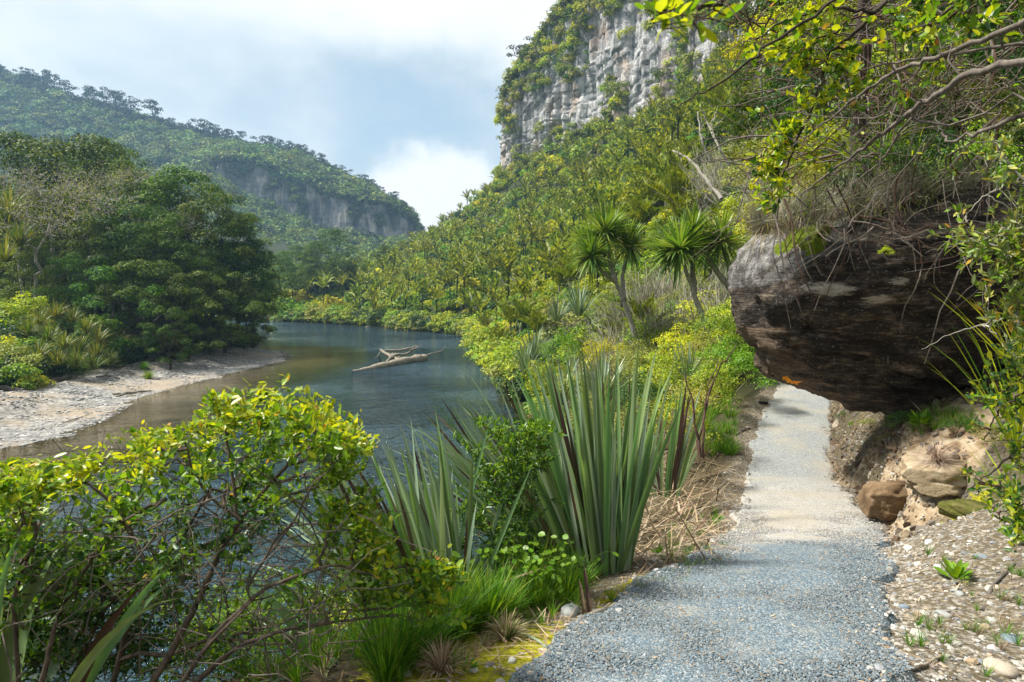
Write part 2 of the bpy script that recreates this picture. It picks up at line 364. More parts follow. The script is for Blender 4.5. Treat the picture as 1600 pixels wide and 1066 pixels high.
    gr = t.mix(t.math('MULTIPLY', t.step(t.noise(p, .16, 4, .6), .42, .62), .75), gr, (.30, .24, .17))
    c = t.mix(A('gravel'), c, gr)
    t.put(b.inputs['Base Color'], c); b.inputs['Roughness'].default_value = .95; b.inputs['Specular IOR Level'].default_value = .15
    hgt = t.math('ADD', t.math('MULTIPLY', nf, .6), t.math('MULTIPLY', vd, -.9))
    t.put(b.inputs['Normal'], t.bump(hgt, .8, .02))
    V = np.stack([X, Y, Z], -1).reshape(-1, 3)
    me = mesh_np('ground', V, [F], m, True, dict(gravel=gravel, clay=clay, verge=verge, moss=moss))
    put('ground', me, kind='structure')
build_ground()

# ------------------------------------------------------------------ gravel path
def build_path():
    ys = np.arange(-3.9, 24.5, .05); ts = np.linspace(-.10, 1.10, 61)
    Yg, T = np.meshgrid(ys, ts, indexing='ij'); xl, xr = np.interp(Yg, PY, PXL), np.interp(Yg, PY, PXR)
    X = xl + (xr - xl) * T
    z = np.interp(Yg, PY, PZ); e = path_e(X, Yg)
    crown = .02 * (1 - (2 * T - 1) ** 2) + .012 * fbm(X * 1.5, Yg * 1.5, 3., 3)
    Z = z + np.where(e < 0, .004 + crown * sstep(-e / .12) - .0, -.06 * sstep(e / .06) * 1.2)
    m, t, b, out = newmat('path_gravel'); p = t.add('ShaderNodeNewGeometry').outputs['Position']
    sep = t.add('ShaderNodeSeparateXYZ'); t.put(sep.inputs[0], p)
    v1 = t.add('ShaderNodeTexVoronoi'); t.put(v1.inputs['Vector'], p); v1.inputs['Scale'].default_value = 85
    sc = t.add('ShaderNodeSeparateColor'); t.put(sc.inputs[0], v1.outputs['Color'])
    fine = t.noise(p, 1.3, 5, .6)
    blue = t.ramp(sc.outputs[0], [(0, (.07, .10, .125)), (.4, (.125, .172, .205)), (.75, (.19, .245, .28)), (.95, (.34, .36, .36)), (1, (.30, .22, .14))])
    pale = t.ramp(sc.outputs[0], [(0, (.22, .215, .20)), (.4, (.34, .335, .32)), (.75, (.45, .435, .40)), (1, (.60, .57, .50))])
    yy = t.math('ADD', sep.outputs[1], t.math('MULTIPLY', t.math('SUBTRACT', fine, .5), 4.0))
    xx = t.math('MULTIPLY', t.math('SUBTRACT', sep.outputs[0], t.math('MULTIPLY', sep.outputs[1], .35)), .2)
    f1 = t.step(t.math('SUBTRACT', yy, xx), 6.6, 7.5)
    pale2 = t.mix(t.step(yy, 10.0, 12.5), pale, t.mix(.5, pale, blue))
    pale2 = t.mix(t.math('MULTIPLY', t.step(t.noise(p, .9, 5, .6), .45, .7), .6), pale2, (.42, .36, .26))
    c = t.mix(f1, blue, pale2)
    c = t.mix(t.math('MULTIPLY', t.step(t.noise(p, 1.9, 7, .72), .52, .68), .6), c, (.34, .32, .27))
    t.put(b.inputs['Base Color'], c); b.inputs['Roughness'].default_value = .8
    h = t.math('ADD', t.math('MULTIPLY', t.math('SUBTRACT', 1., v1.outputs['Distance']), .8), t.math('MULTIPLY', sc.outputs[1], .5))
    t.put(b.inputs['Normal'], t.bump(h, 1.0, .012))
    n0, n1 = X.shape; idx = np.arange(n0 * n1).reshape(n0, n1)
    F = np.stack([idx[:-1, :-1], idx[:-1, 1:], idx[1:, 1:], idx[1:, :-1]], -1).reshape(-1, 4)
    put('path', mesh_np('path', np.stack([X, Yg, Z], -1).reshape(-1, 3), [F], m, True), kind='structure')
build_path()

# ------------------------------------------------------------------ river
def build_water():
    xs = axis(-30, 6, .8, -500, 14, 1.06); ys = axis(8, 60, .8, -70, 260, 1.06)
    X, Y = np.meshgrid(xs, ys); sd = river_sd(X, Y); Z = np.zeros_like(X)
    n0, n1 = X.shape; idx = np.arange(n0 * n1).reshape(n0, n1)
    F = np.stack([idx[:-1, :-1], idx[:-1, 1:], idx[1:, 1:], idx[1:, :-1]], -1).reshape(-1, 4)
    keep = (sd.ravel()[F] < 1.5).any(1); F = F[keep]
    left = np.clip(1 - (X + 25.5 + .12 * (Y - 50) * (Y > 50)) / 13, 0, 1) * (Y < 100)          # shallow shelf off the gravel bar
    shallow = np.clip(np.maximum(1 - (-sd) / np.where(X < -14, 11, 1.6), 0), 0, 1) * np.where((Y > 88) | ((Y < 28) & (X > -16)), .3, 1)
    m, t, b, out = newmat('river_water'); p = t.add('ShaderNodeNewGeometry').outputs['Position']
    s = t.add('ShaderNodeAttribute', attribute_name='shallow').outputs['Fac']
    n = t.noise(p, .35, 4, .6); s2 = t.math('ADD', s, t.math('MULTIPLY', t.math('SUBTRACT', n, .5), .35))
    c = t.ramp(s2, [(.1, (.036, .080, .108)), (.35, (.035, .050, .018)), (.7, (.12, .095, .030)), (1, (.21, .165, .08))])
    t.put(b.inputs['Base Color'], c); b.inputs['Roughness'].default_value = .08; b.inputs['IOR'].default_value = 1.45
    b.inputs['Specular IOR Level'].default_value = .5
    w1 = t.noise(t.mapping(p, (.5, 1.5, 1), (0, 0, .12)), .75, 3, .5, .5)
    w2 = t.noise(t.mapping(p, (.7, 2.0, 1), (0, 0, -.1)), 3.6, 3, .55, .3)
    calm = t.step(t.noise(t.mapping(p, (.5, 1, 1)), .09, 3, .5), .38, .60)
    h = t.math('ADD', t.math('MULTIPLY', w1, 1.0), t.math('MULTIPLY', w2, .33))
    h = t.math('MULTIPLY', h, t.math('ADD', .5, t.math('MULTIPLY', calm, .9)))
    t.put(b.inputs['Normal'], t.bump(h, 1.0, 3.6))
    put('water', mesh_np('water', np.stack([X, Y, Z], -1).reshape(-1, 3), [F], m, True, dict(shallow=shallow)), kind='structure')
build_water()

# ------------------------------------------------------------------ far mountain with its cliff band
RPX = np.array([-900, -500, -200, 0, 60, 130, 180, 250, 300, 340, 400, 430, 470, 510, 560, 600, 630, 648, 660, 672, 690])
RPY = np.array([60, 70, 98, 114, 132, 160, 172, 195, 213, 222, 240, 240, 248, 266, 291, 309, 322, 338, 362, 400, 440])
CTX = np.array([-900, 330, 360, 400, 440, 505, 580, 650, 690]); CTY = np.array([330, 262, 250, 252, 268, 296, 312, 330, 330])
CBY = np.array([331, 264, 300, 318, 334, 356, 370, 372, 372]); CFY = np.array([480] * 9)
MD = np.interp(RPX, [-900, 0, 690], [620, 620, 540])
def mountain_point(px, v):
    """v 0 base .. 1 cliff foot .. 2 cliff top .. 3 ridge .. 4 behind"""
    dr = np.interp(px, RPX, MD); ry = np.interp(px, RPX, RPY); ct = np.interp(px, CTX, CTY); cb = np.interp(px, CTX, CBY)
    ct = np.maximum(ct, ry + 6); cb = np.maximum(cb, ct + 1)
    u = (px - 800) / 1067
    zt = lambda py, d: EYE + (450 - py) / 1067 * d
    d0, d1, d2, d3, d4 = dr * .58, dr * .87, dr * .885, dr, dr * 1.5
    Z = [zt(450, d0) - 7, zt(cb, d1), zt(ct, d2), zt(ry, d3), zt(ry, d3) * .9]
    D = [d0, d1, d2, d3, d4]
    i = np.clip(np.floor(v).astype(int), 0, 3); f = v - i
    Ds = np.stack(D); Zs = np.stack(Z); ar = np.arange(len(px))
    d = Ds[i, ar] * (1 - f) + Ds[i + 1, ar] * f; z = Zs[i, ar] * (1 - f) + Zs[i + 1, ar] * f
    return np.stack([u * d, d, z], -1)
def build_mountain():
    pxs = np.concatenate([np.linspace(-900, 0, 60), np.linspace(4, 690, 260)])
    vs = np.concatenate([np.linspace(0, 1, 40), np.linspace(1, 2, 34)[1:], np.linspace(2, 3, 30)[1:], np.linspace(3, 4, 12)[1:]])
    PX, VV = np.meshgrid(pxs, vs); q = mountain_point(PX.ravel(), VV.ravel())
    rockm = ((VV > 1.0) & (VV < 2.0)).ravel() * 1.
    px = PX.ravel(); u = px / 14.
    but = np.abs(pn(u * .55, VV.ravel() * .3, 2.)) * 16 + np.abs(pn(u * 1.7, VV.ravel() * .6, 6.)) * 6 + 1.5 * pn(u * 5, VV.ravel() * 6, 1.)
    n = 9 * fbm(q[:, 0] * .012, q[:, 1] * .012, q[:, 2] * .02, 4)
    gully = 1.0 * n * (1 - rockm)
    q[:, 1] += np.where(rockm > 0, but, 0) + gully * .8
    q[:, 2] += np.where((VV.ravel() > .1) & (VV.ravel() < 2.9), gully * .35, 0)
    sh = VV.shape; idx = np.arange(VV.size).reshape(sh)
    F = np.stack([idx[:-1, :-1], idx[:-1, 1:], idx[1:, 1:], idx[1:, :-1]], -1).reshape(-1, 4)
    m, t, b, out = newmat('mountain_surface'); p = t.add('ShaderNodeNewGeometry').outputs['Position']
    r = t.add('ShaderNodeAttribute', attribute_name='rock').outputs['Fac']
    st = t.noise(t.mapping(p, (1, 1, .12)), .16, 6, .6); ly = t.noise(t.mapping(p, (.15, .15, 1)), .25, 4, .6)
    rc = t.ramp(t.math('ADD', t.math('MULTIPLY', st, .7), t.math('MULTIPLY', ly, .3)), [(.36, (.05, .05, .055)), (.46, (.17, .17, .18)), (.54, (.32, .29, .27)), (.66, (.58, .54, .48))])
    fc = t.ramp(t.noise(p, .05, 5, .6), [(.3, (.02, .035, .014)), (.7, (.06, .085, .03))])
    patch = t.step(t.noise(t.mapping(p, (1, 1, .35)), .06, 5, .65), .50, .56)
    t.put(b.inputs['Base Color'], t.mix(t.math('MULTIPLY', r, t.math('SUBTRACT', 1., t.math('MULTIPLY', patch, .5))), fc, rc))
    t.put(b.inputs['Normal'], t.bump(st, 1., 3.))
    put('mountain', mesh_np('mountain', q, [F], m, True, dict(rock=rockm)), kind='structure')
build_mountain()

# ------------------------------------------------------------------ near cliff above the hillside
CB = np.array([(16, 330, 30, 52), (3, 290, 44, 64), (-5.5, 252, 40, 68), (-3.9, 236, 47, 74.0), (-.5, 232, 49, 82), (6.3, 226, 50, 88), (19, 206, 51, 99), (31, 186, 52, 112), (40, 166, 54, 118), (46, 141, 54, 122), (51, 120, 56, 124), (58, 90, 56, 128), (66, 60, 62, 134)], float)
_cs = np.concatenate([[0], np.cumsum(np.hypot(np.diff(CB[:, 0]), np.diff(CB[:, 1])))])
def cliff_xyz(s, v):
    """s metres along the foot, v 0 foot .. 1 rim, over 1 the bushy cap"""
    x = np.interp(s, _cs, CB[:, 0]); y = np.interp(s, _cs, CB[:, 1]); z0 = np.interp(s, _cs, CB[:, 2]) - 8; z1 = np.interp(s, _cs, CB[:, 3])
    z1 = z1 + 2.5 * np.sign(pn(s * .12, 3.3)) * np.abs(pn(s * .12, 3.3)) ** .5
    dx = np.interp(s + 4, _cs, CB[:, 0]) - np.interp(s - 4, _cs, CB[:, 0]); dy = np.interp(s + 4, _cs, CB[:, 1]) - np.interp(s - 4, _cs, CB[:, 1])
    L = np.hypot(dx, dy); nx, ny = dy / L, -dx / L           # outward, towards the river
    f = np.minimum(v, 1.)
    disp = -3.2 * np.abs(pn(s * .075, f * .35, 1.)) - 2.2 * np.abs(pn(s * .22, f * .8, 5.)) * 1.2 + .8 * pn(s * .6, f * 2.2, 3.) + 1.1 * np.round(2.2 * pn(s * .08, f * 7., 8.)) * .45 - 1.6 * np.exp(-(pn(s * .33, f * .9, 12.) / .05) ** 2) - .7 * np.exp(-(pn(s * .9, f * 2.5, 15.) / .07) ** 2) - .6 * np.exp(-(pn(s * .05, f * 14., 18.) / .05) ** 2) + .25 * pn(s * 1.7, f * 14, 4.)
    cave = np.clip(1 - np.hypot((s - _cs[5] - 11) / 4, (f - .30) / .045), 0, 1) * -5
    disp = disp + cave - f * 1.5
    cap = np.maximum(v - 1, 0); disp = disp - cap * 26
    return np.stack([x + nx * disp, y + ny * disp, z0 + (z1 - z0) * f + 9 * cap], -1)
def build_cliff():
    s = np.linspace(0, _cs[-1], 420); v = np.concatenate([np.linspace(0, 1, 170), np.linspace(1.03, 2, 14)])
    S, VV = np.meshgrid(s, v); q = cliff_xyz(S.ravel(), VV.ravel()); sh = S.shape; idx = np.arange(S.size).reshape(sh)
    F = np.stack([idx[:-1, :-1], idx[:-1, 1:], idx[1:, 1:], idx[1:, :-1]], -1).reshape(-1, 4)
    m, t, b, out = newmat('cliff_rock'); p = t.add('ShaderNodeNewGeometry').outputs['Position']
    streak = t.noise(t.mapping(p, (1, 1, .10)), .5, 7, .62); big = t.noise(t.mapping(p, (1, 1, .5)), .09, 5, .6)
    strat = t.noise(t.mapping(p, (.06, .06, 1)), .8, 4, .6); fine = t.noise(p, 2.2, 6, .7)
    v_ = t.math('ADD', t.math('ADD', t.math('MULTIPLY', streak, .5), t.math('MULTIPLY', fine, .25)), t.math('MULTIPLY', strat, .25))
    c = t.ramp(v_, [(.34, (.07, .07, .07)), (.44, (.26, .26, .265)), (.53, (.44, .44, .435)), (.66, (.66, .65, .61))])
    c = t.mix(t.math('MULTIPLY', t.step(big, .50, .64), .7), c, (.40, .29, .20))
    wv = t.vmath('ADD', p, t.vmath('SCALE', t.noise(p, .4, 4, .6, out='Color'), 2.5))
    cr = t.voro(t.mapping(wv, (1, 1, .22)), .42, 'DISTANCE_TO_EDGE'); cr2 = t.voro(t.mapping(wv, (1, 1, .5)), 1.3, 'DISTANCE_TO_EDGE')
    c = t.mix(t.math('MULTIPLY', t.step(cr, .05, .0), .75), c, (.05, .05, .052)); c = t.mix(t.math('MULTIPLY', t.step(cr2, .05, .0), .5), c, (.09, .09, .09))
    stn = t.noise(t.mapping(p, (1, 1, .05)), .9, 4, .6); c = t.mix(t.math('MULTIPLY', t.step(stn, .52, .66), .6), c, (.10, .10, .105))
    t.put(b.inputs['Base Color'], c); t.put(b.inputs['Normal'], t.bump(v_, 1., 1.2))
    put('cliff', mesh_np('cliff', q, [F], m, True), kind='structure')
build_cliff()

# ------------------------------------------------------------------ air
def build_haze():
    bm = np.array([(x, y, z) for x in (-900, 420) for y in (-60, 1000) for z in (-3.2, 215)], float)
    f = np.array([(0, 1, 3, 2), (4, 6, 7, 5), (0, 4, 5, 1), (2, 3, 7, 6), (0, 2, 6, 4), (1, 5, 7, 3)])
    m = bpy.data.materials.new('air'); m.use_nodes = True; t = NT(m.node_tree); t.n.clear()
    out = t.add('ShaderNodeOutputMaterial'); v = t.add('ShaderNodeVolumePrincipled')
    v.inputs['Color'].default_value = (.42, .70, 1, 1); v.inputs['Density'].default_value = .00028; v.inputs['Density Attribute'].default_value = ''
    v.inputs['Anisotropy'].default_value = .2
    t.l.new(v.outputs[0], out.inputs['Volume'])
    put('haze', mesh_np('haze', bm, [f], m), kind='stuff')
USE_HAZE = True

# ------------------------------------------------------------------ plant building blocks
def unit(v): return v / np.maximum(np.linalg.norm(v, axis=-1, keepdims=True), 1e-9)
def rdir(rng, n): return unit(rng.normal(size=(n, 3)))
OVAL_V = np.array([(0, 0, 0), (.3, .42, .10), (.72, .38, .10), (1, 0, -.04), (.72, -.38, .10), (.3, -.42, .10)])
OVAL_F = np.array([(0, 3, 2, 1), (0, 5, 4, 3)])
DIA_V = np.array([(0, 0, 0), (.5, .5, .08), (1, 0, 0), (.5, -.5, .08)]); DIA_F = np.array([(0, 3, 2, 1)])
def leaves(g, pos, al, nr, L, W, shape='dia'):
    T, F = (OVAL_V, OVAL_F) if shape == 'oval' else (DIA_V, DIA_F)
    pos = np.asarray(pos); n = len(pos); al = unit(al); b = unit(np.cross(nr, al)); nn = np.cross(al, b)
    L = np.broadcast_to(L, n)[:, None, None]; W = np.broadcast_to(W, n)[:, None, None]
    V = pos[:, None] + al[:, None] * T[None, :, 0:1] * L + b[:, None] * T[None, :, 1:2] * W + nn[:, None] * T[None, :, 2:3] * W
    k = len(T); g.add(V, (F[None] + (np.arange(n) * k)[:, None, None]).reshape(-1, F.shape[1])); return g
def blades(g, pos, d0, L, W, seg=5, droop=.6, prof=None, fold=.25, side=None, power=1.):
    """strap leaves: start pos, direction d0, bending down by droop along the length"""
    pos = np.asarray(pos, float); n = len(pos); d = unit(np.asarray(d0, float)); L = np.broadcast_to(L, n).astype(float); W = np.broadcast_to(W, n).astype(float); droop = np.broadcast_to(droop, n).astype(float)
    up = np.array([0, 0, 1.]); s = np.cross(d, up) if side is None else np.broadcast_to(side, (n, 3)).astype(float)
    bad = np.linalg.norm(s, axis=1) < 1e-3; s[bad] = (1, 0, 0); s = unit(s); p = pos.copy(); R = []
    if prof is None: prof = lambda t: np.minimum(1, .55 + t * 2.2) * (1 - t ** 3) ** .8
    for k in range(seg + 1):
        t = k / seg; w = W * prof(t) * .5; nn = unit(np.cross(s, d)); nn = np.where(nn[:, 2:3] < -.99, -nn, nn)
        if k == seg: R.append(p[:, None]); break
        R.append(np.stack([p - s * w[:, None] + nn * (w * fold)[:, None], p, p + s * w[:, None] + nn * (w * fold)[:, None]], 1))
        p = p + d * (L / seg)[:, None]
        d = unit(d - up * (droop * (.35 + t) ** power / seg)[:, None])
    V = np.concatenate(R, 1); k = seg * 3 + 1; F4, F3 = [], []
    for i in range(seg - 1):
        a = i * 3; F4 += [(a, a + 1, a + 4, a + 3), (a + 1, a + 2, a + 5, a + 4)]
    a = (seg - 1) * 3; F3 += [(a, a + 1, a + 3), (a + 1, a + 2, a + 3)]
    o = (np.arange(n) * k)[:, None, None]
    fs = []
    if F4: fs.append((np.array(F4)[None] + o).reshape(-1, 4))
    fs.append((np.array(F3)[None] + o).reshape(-1, 3)); g.add(V, *fs); return g
def tubes(g, C, R, sides=4):
    """C (n,k,3) centre lines, R (n,k) radii"""
    C = np.asarray(C, float); R = np.asarray(R, float); n, k, _ = C.shape
    T = unit(np.gradient(C, axis=1)); ref = np.where(np.abs(T[..., 2:3]) > .9, np.array([1., 0, 0]), np.array([0, 0, 1.]))
    a = unit(np.cross(T, ref)); b = np.cross(T, a); an = np.arange(sides) / sides * 2 * math.pi
    V = C[:, :, None] + (a[:, :, None] * np.cos(an)[None, None, :, None] + b[:, :, None] * np.sin(an)[None, None, :, None]) * R[:, :, None, None]
    F = [(i * sides + j, i * sides + (j + 1) % sides, (i + 1) * sides + (j + 1) % sides, (i + 1) * sides + j) for i in range(k - 1) for j in range(sides)]
    g.add(V, (np.array(F)[None] + (np.arange(n) * k * sides)[:, None, None]).reshape(-1, 4)); return g
def rtubes(g, segs, sides=4):
    by = {}
    for c, r in segs: by.setdefault(len(c), []).append((c, r))
    for k, v in by.items(): tubes(g, np.array([c for c, _ in v]), np.array([r for _, r in v]), sides)
    return g
def skeleton(rng, root, tips, r0, wob=.08, lead=.42, rt=.006, up=.0, minpts=1, k=4):
    """branches from root out to every tip, splitting again and again; returns the pieces and where twigs end"""
    segs = []; tips = np.asarray(tips, float); N = len(tips)
    def curve(a, b, ra, rb, d0):
        L = np.linalg.norm(b - a); t = np.linspace(0, 1, k + 1)[:, None]; m = a + d0 * L * .5
        c = (1 - t) ** 2 * a + 2 * t * (1 - t) * (m * .5 + (a + b) * .25) + t ** 2 * b
        j = rng.normal(size=c.shape) * L * wob; j[0] = 0; j[-1] = 0; c = c + j
        segs.append((c, ra + (rb - ra) * t[:, 0])); return unit(c[-1] - c[-2])
    def rec(idx, p, d, r):
        n = len(idx)
        if n <= minpts:
            for i in idx: curve(p, tips[i], r, rt, d)
            return
        c = tips[idx].mean(0); node = p + (c - p) * lead; node[2] += up * np.linalg.norm(c - p)
        rn = max(rt, r * (.86 if n > 3 else .75)); d2 = curve(p, node, r, rn, d)
        q = tips[idx] - c; _, _, vt = np.linalg.svd(q, full_matrices=False); ax = q @ vt[0]
        cut = np.quantile(ax, rng.uniform(.35, .65)); A = idx[ax <= cut]; B = idx[ax > cut]
        if len(A) == 0 or len(B) == 0: A, B = idx[:n // 2], idx[n // 2:]
        for S in (A, B): rec(S, node, d2, max(rt, rn * (len(S) / n) ** .42))
    rec(np.arange(N), np.asarray(root, float), unit(tips.mean(0) - root), r0); return segs

# leaf and bark colours
M_kanuka = leafmat('dark_tree_leaves', [(.014, .040, .005), (.035, .085, .006), (.075, .14, .008), (.14, .20, .012)], .3, .6, .15, .18)
M_yel = leafmat('yellow_green_leaves', [(.14, .21, .010), (.29, .36, .016), (.46, .50, .024), (.60, .56, .05)], .45, .55, .25, .14)
M_mid = leafmat('mid_green_leaves', [(.05, .12, .009), (.14, .24, .014), (.27, .37, .022), (.42, .48, .04)], .38, .55, .25, .16)
M_bright = leafmat('bright_green_leaves', [(.06, .16, .008), (.12, .25, .010), (.20, .32, .015)], .42, .5, .3, .12)
M_olive = leafmat('olive_leaves', [(.10, .13, .02), (.20, .24, .036), (.33, .36, .07), (.44, .43, .14)], .3, .6, .3, .16)
M_grey = leafmat('grey_twig_leaves', [(.20, .20, .12), (.34, .32, .24), (.52, .49, .42)], .15, .8, .2, .1)
M_deep = leafmat('deep_green_leaves', [(.014, .045, .007), (.03, .08, .009), (.06, .13, .013)], .3, .5, .3, .12)
M_far = leafmat('far_forest_leaves', [(.035, .080, .015), (.08, .14, .022), (.15, .21, .035), (.24, .29, .07)], .25, .7, .2, .24)
M_fardark = leafmat('far_ridge_leaves', [(.012, .026, .012), (.028, .048, .018)], .2, .7, .2, .1)
M_palm = leafmat('palm_fronds', [(.06, .11, .008), (.13, .17, .010), (.24, .26, .014), (.34, .36, .04)], .35, .45, .3, .12, (1.15, 1.2, .4))
M_palmfar = leafmat('far_palm_fronds', [(.020, .045, .006), (.085, .13, .010), (.24, .30, .018), (.46, .48, .06)], .3, .5, .35, .12)
M_cord = leafmat('cabbage_tree_leaves', [(.05, .12, .018), (.10, .19, .028), (.18, .28, .04), (.30, .34, .10)], .35, .4, .5, .06)
M_fern = leafmat('fern_fronds', [(.06, .11, .010), (.12, .18, .015), (.20, .25, .02)], .4, .55, .3, .1)
M_flaxfar = leafmat('far_flax_leaves', [(.10, .16, .09), (.17, .24, .13), (.26, .33, .2)], .2, .4, .5, .06)
B_dark = barkmat('dark_bark', (.018, .013, .009), (.07, .055, .042))
B_grey = barkmat('grey_bark', (.16, .145, .12), (.42, .39, .34))
B_palm = barkmat('palm_trunk', (.10, .09, .07), (.28, .26, .21), 9)
B_twig = barkmat('brown_grey_twigs', (.05, .04, .032), (.20, .17, .14), 30)
B_red = barkmat('reddish_twigs', (.035, .018, .012), (.12, .07, .05), 30)

def clump_crown(g, rng, C, R, flat, per, lw, shape='dia', up=.45, jit=.55):
    """leaves over the upper shells of many small clumps"""
    m = len(C); n = m * per; c = np.repeat(C, per, 0); r = np.repeat(R, per)
    d = rdir(rng, n); d[:, 2] = np.abs(d[:, 2]) * 1.0 - .28 * (rng.random(n) < .45); d = unit(d)
    k = r * rng.uniform(.55, 1.08, n) ** .6; pos = c + d * k[:, None] * np.array([1, 1, flat])
    nr = unit(d + rdir(rng, n) * jit + np.array([0, 0, up])); al = np.cross(nr, rdir(rng, n))
    L = lw[0] * rng.uniform(.6, 1.35, n); leaves(g, pos, al, nr, L, L * lw[1], shape); return g
def mound(rng, R, H, nc, per, lw, mat, name, twigs=0, cr=(.22, .4), flat=.8, low=.15, shape='dia'):
    """bush: clumps over a half-egg with a few twigs inside"""
    d = rdir(rng, nc); d[:, 2] = np.abs(d[:, 2]); k = rng.uniform(.55, 1., nc)
    C = d * k[:, None] * np.array([R, R, H]); C[:, 2] += low * H; rr = rng.uniform(*cr, nc) * R
    g = Geo(); clump_crown(g, rng, C, rr, flat, per, lw, shape); me = g.mesh(name, mat)
    wood = None
    if twigs:
        g2 = Geo(); sg = skeleton(rng, np.array([0, 0, -.3]), C[rng.choice(nc, min(nc, twigs), False)], .035 * R + .01, .06, rt=.006 * R); rtubes(g2, sg, 4); wood = g2.mesh('stems', B_dark)
    return me, wood
def frond(g, rng, base, d0, L, n, ll, lw, droop=.9, vee=.5, fw=.55, seg=10):
    """feather leaf: returns midrib line; leaflets in a V along it"""
    d = unit(np.asarray(d0, float)); p = np.asarray(base, float); C = [p]; D = [d]
    for i in range(seg):
        p = p + d * L / seg; d = unit(d - np.array([0, 0, 1]) * droop * (.3 + i / seg) / seg); C.append(p); D.append(d)
    C = np.array(C); D = np.array(D); t = np.linspace(.12, .99, n); ix = t * seg; i0 = np.minimum(ix.astype(int), seg - 1); f = (ix - i0)[:, None]
    pos = C[i0] * (1 - f) + C[i0 + 1] * f; al = unit(D[i0] * (1 - f) + D[i0 + 1] * f); side = np.cross(al, [0, 0, 1]); side = unit(side + 1e-6); upn = np.cross(side, al)
    prof = np.sin(np.clip(t * 1.02 + .12, 0, 1) * math.pi) ** .55 * .9 + .12
    for s in (-1, 1):
        dd = unit(al * fw + side * s * (1 - fw * .35) + upn * vee + rng.normal(size=al.shape) * .06)
        leaves(g, pos, dd, unit(upn - side * s * vee + .05 * rng.normal(size=al.shape)), ll * prof * rng.uniform(.85, 1.1, n), lw, 'dia')
    return C
def nikau_fronds(rng, nf, L, n, ll, lw, dead=0):
    out = []
    for i in range(nf):
        a = i * 2.399 + rng.uniform(-.2, .2); el = rng.uniform(.85, 1.35) if i < nf * .7 else rng.uniform(.35, .8)
        g = Geo(); d = (math.cos(a) * math.cos(el), math.sin(a) * math.cos(el), math.sin(el))
        C = frond(g, rng, (math.cos(a) * .1, math.sin(a) * .1, 0), d, L * rng.uniform(.85, 1.1), n, ll, lw, rng.uniform(.7, 1.2), .55)
        tubes(g, C[None], np.linspace(.03, .006, len(C))[None] * L / 2.5, 3); out.append(g)
    return out
def cord_head(rng, n, L, W, seg=4):
    d = rdir(rng, n); d[:, 2] = d[:, 2] * .75 + .28; d = unit(d); g = Geo()
    dr = np.where(d[:, 2] < 0, .9, .55) * rng.uniform(.5, 1.5, n); blades(g, d * .06 * L / .7, d, L * rng.uniform(.75, 1.1, n), W, seg, dr, fold=.3); return g

# ------------------------------------------------------------------ scattering many copies
PROTO = bpy.data.collections.new('sources')        # never linked to the scene: only read by the scatter
def scatter(name, pts, rot, scl, idx, meshes, **k):
    """one object that instances meshes[idx] on points; for what nobody could count"""
    c = bpy.data.collections.new(name + '_sources')
    for i, me in enumerate(meshes): c.objects.link(bpy.data.objects.new(f'{name}_source_{i:02d}', me))
    n = len(pts); me = bpy.data.meshes.new(name); me.vertices.add(n); me.vertices.foreach_set('co', np.asarray(pts, np.float32).ravel())
    a = me.attributes.new('rot', 'FLOAT_VECTOR', 'POINT'); a.data.foreach_set('vector', np.asarray(rot, np.float32).ravel())
    sc = np.asarray(scl, np.float32); sc = np.repeat(sc[:, None], 3, 1) if sc.ndim == 1 else sc
    a = me.attributes.new('scl', 'FLOAT_VECTOR', 'POINT'); a.data.foreach_set('vector', sc.ravel())
    a = me.attributes.new('pick', 'INT', 'POINT'); a.data.foreach_set('value', np.asarray(idx, np.int32))
    o = put(name, me, **k); ng = bpy.data.node_groups.new(name, 'GeometryNodeTree')
    ng.interface.new_socket('Geometry', in_out='INPUT', socket_type='NodeSocketGeometry'); ng.interface.new_socket('Geometry', in_out='OUTPUT', socket_type='NodeSocketGeometry')
    N = ng.nodes.new; i = N('NodeGroupInput'); q = N('NodeGroupOutput'); ip = N('GeometryNodeInstanceOnPoints'); ci = N('GeometryNodeCollectionInfo')
    ci.inputs['Collection'].default_value = c; ci.inputs['Separate Children'].default_value = True; ci.inputs['Reset Children'].default_value = True
    def na(nm, ty):
        x = N('GeometryNodeInputNamedAttribute'); x.data_type = ty; x.inputs['Name'].default_value = nm
        return [s for s in x.outputs if s.name == 'Attribute' and s.enabled][0]
    L = ng.links.new; L(i.outputs[0], ip.inputs['Points']); L(ci.outputs[0], ip.inputs['Instance']); ip.inputs['Pick Instance'].default_value = True
    L(na('pick', 'INT'), ip.inputs['Instance Index']); L(na('rot', 'FLOAT_VECTOR'), ip.inputs['Rotation']); L(na('scl', 'FLOAT_VECTOR'), ip.inputs['Scale'])
    L(ip.outputs[0], q.inputs[0]); md = o.modifiers.new('scatter', 'NODES'); md.node_group = ng; return o
def seen(p, m=60, extra=0.):
    x, y, f = proj(p); return (f > .3) & (x > -m) & (x < 1600 + m) & (y > -m - extra) & (y < 1066 + m)

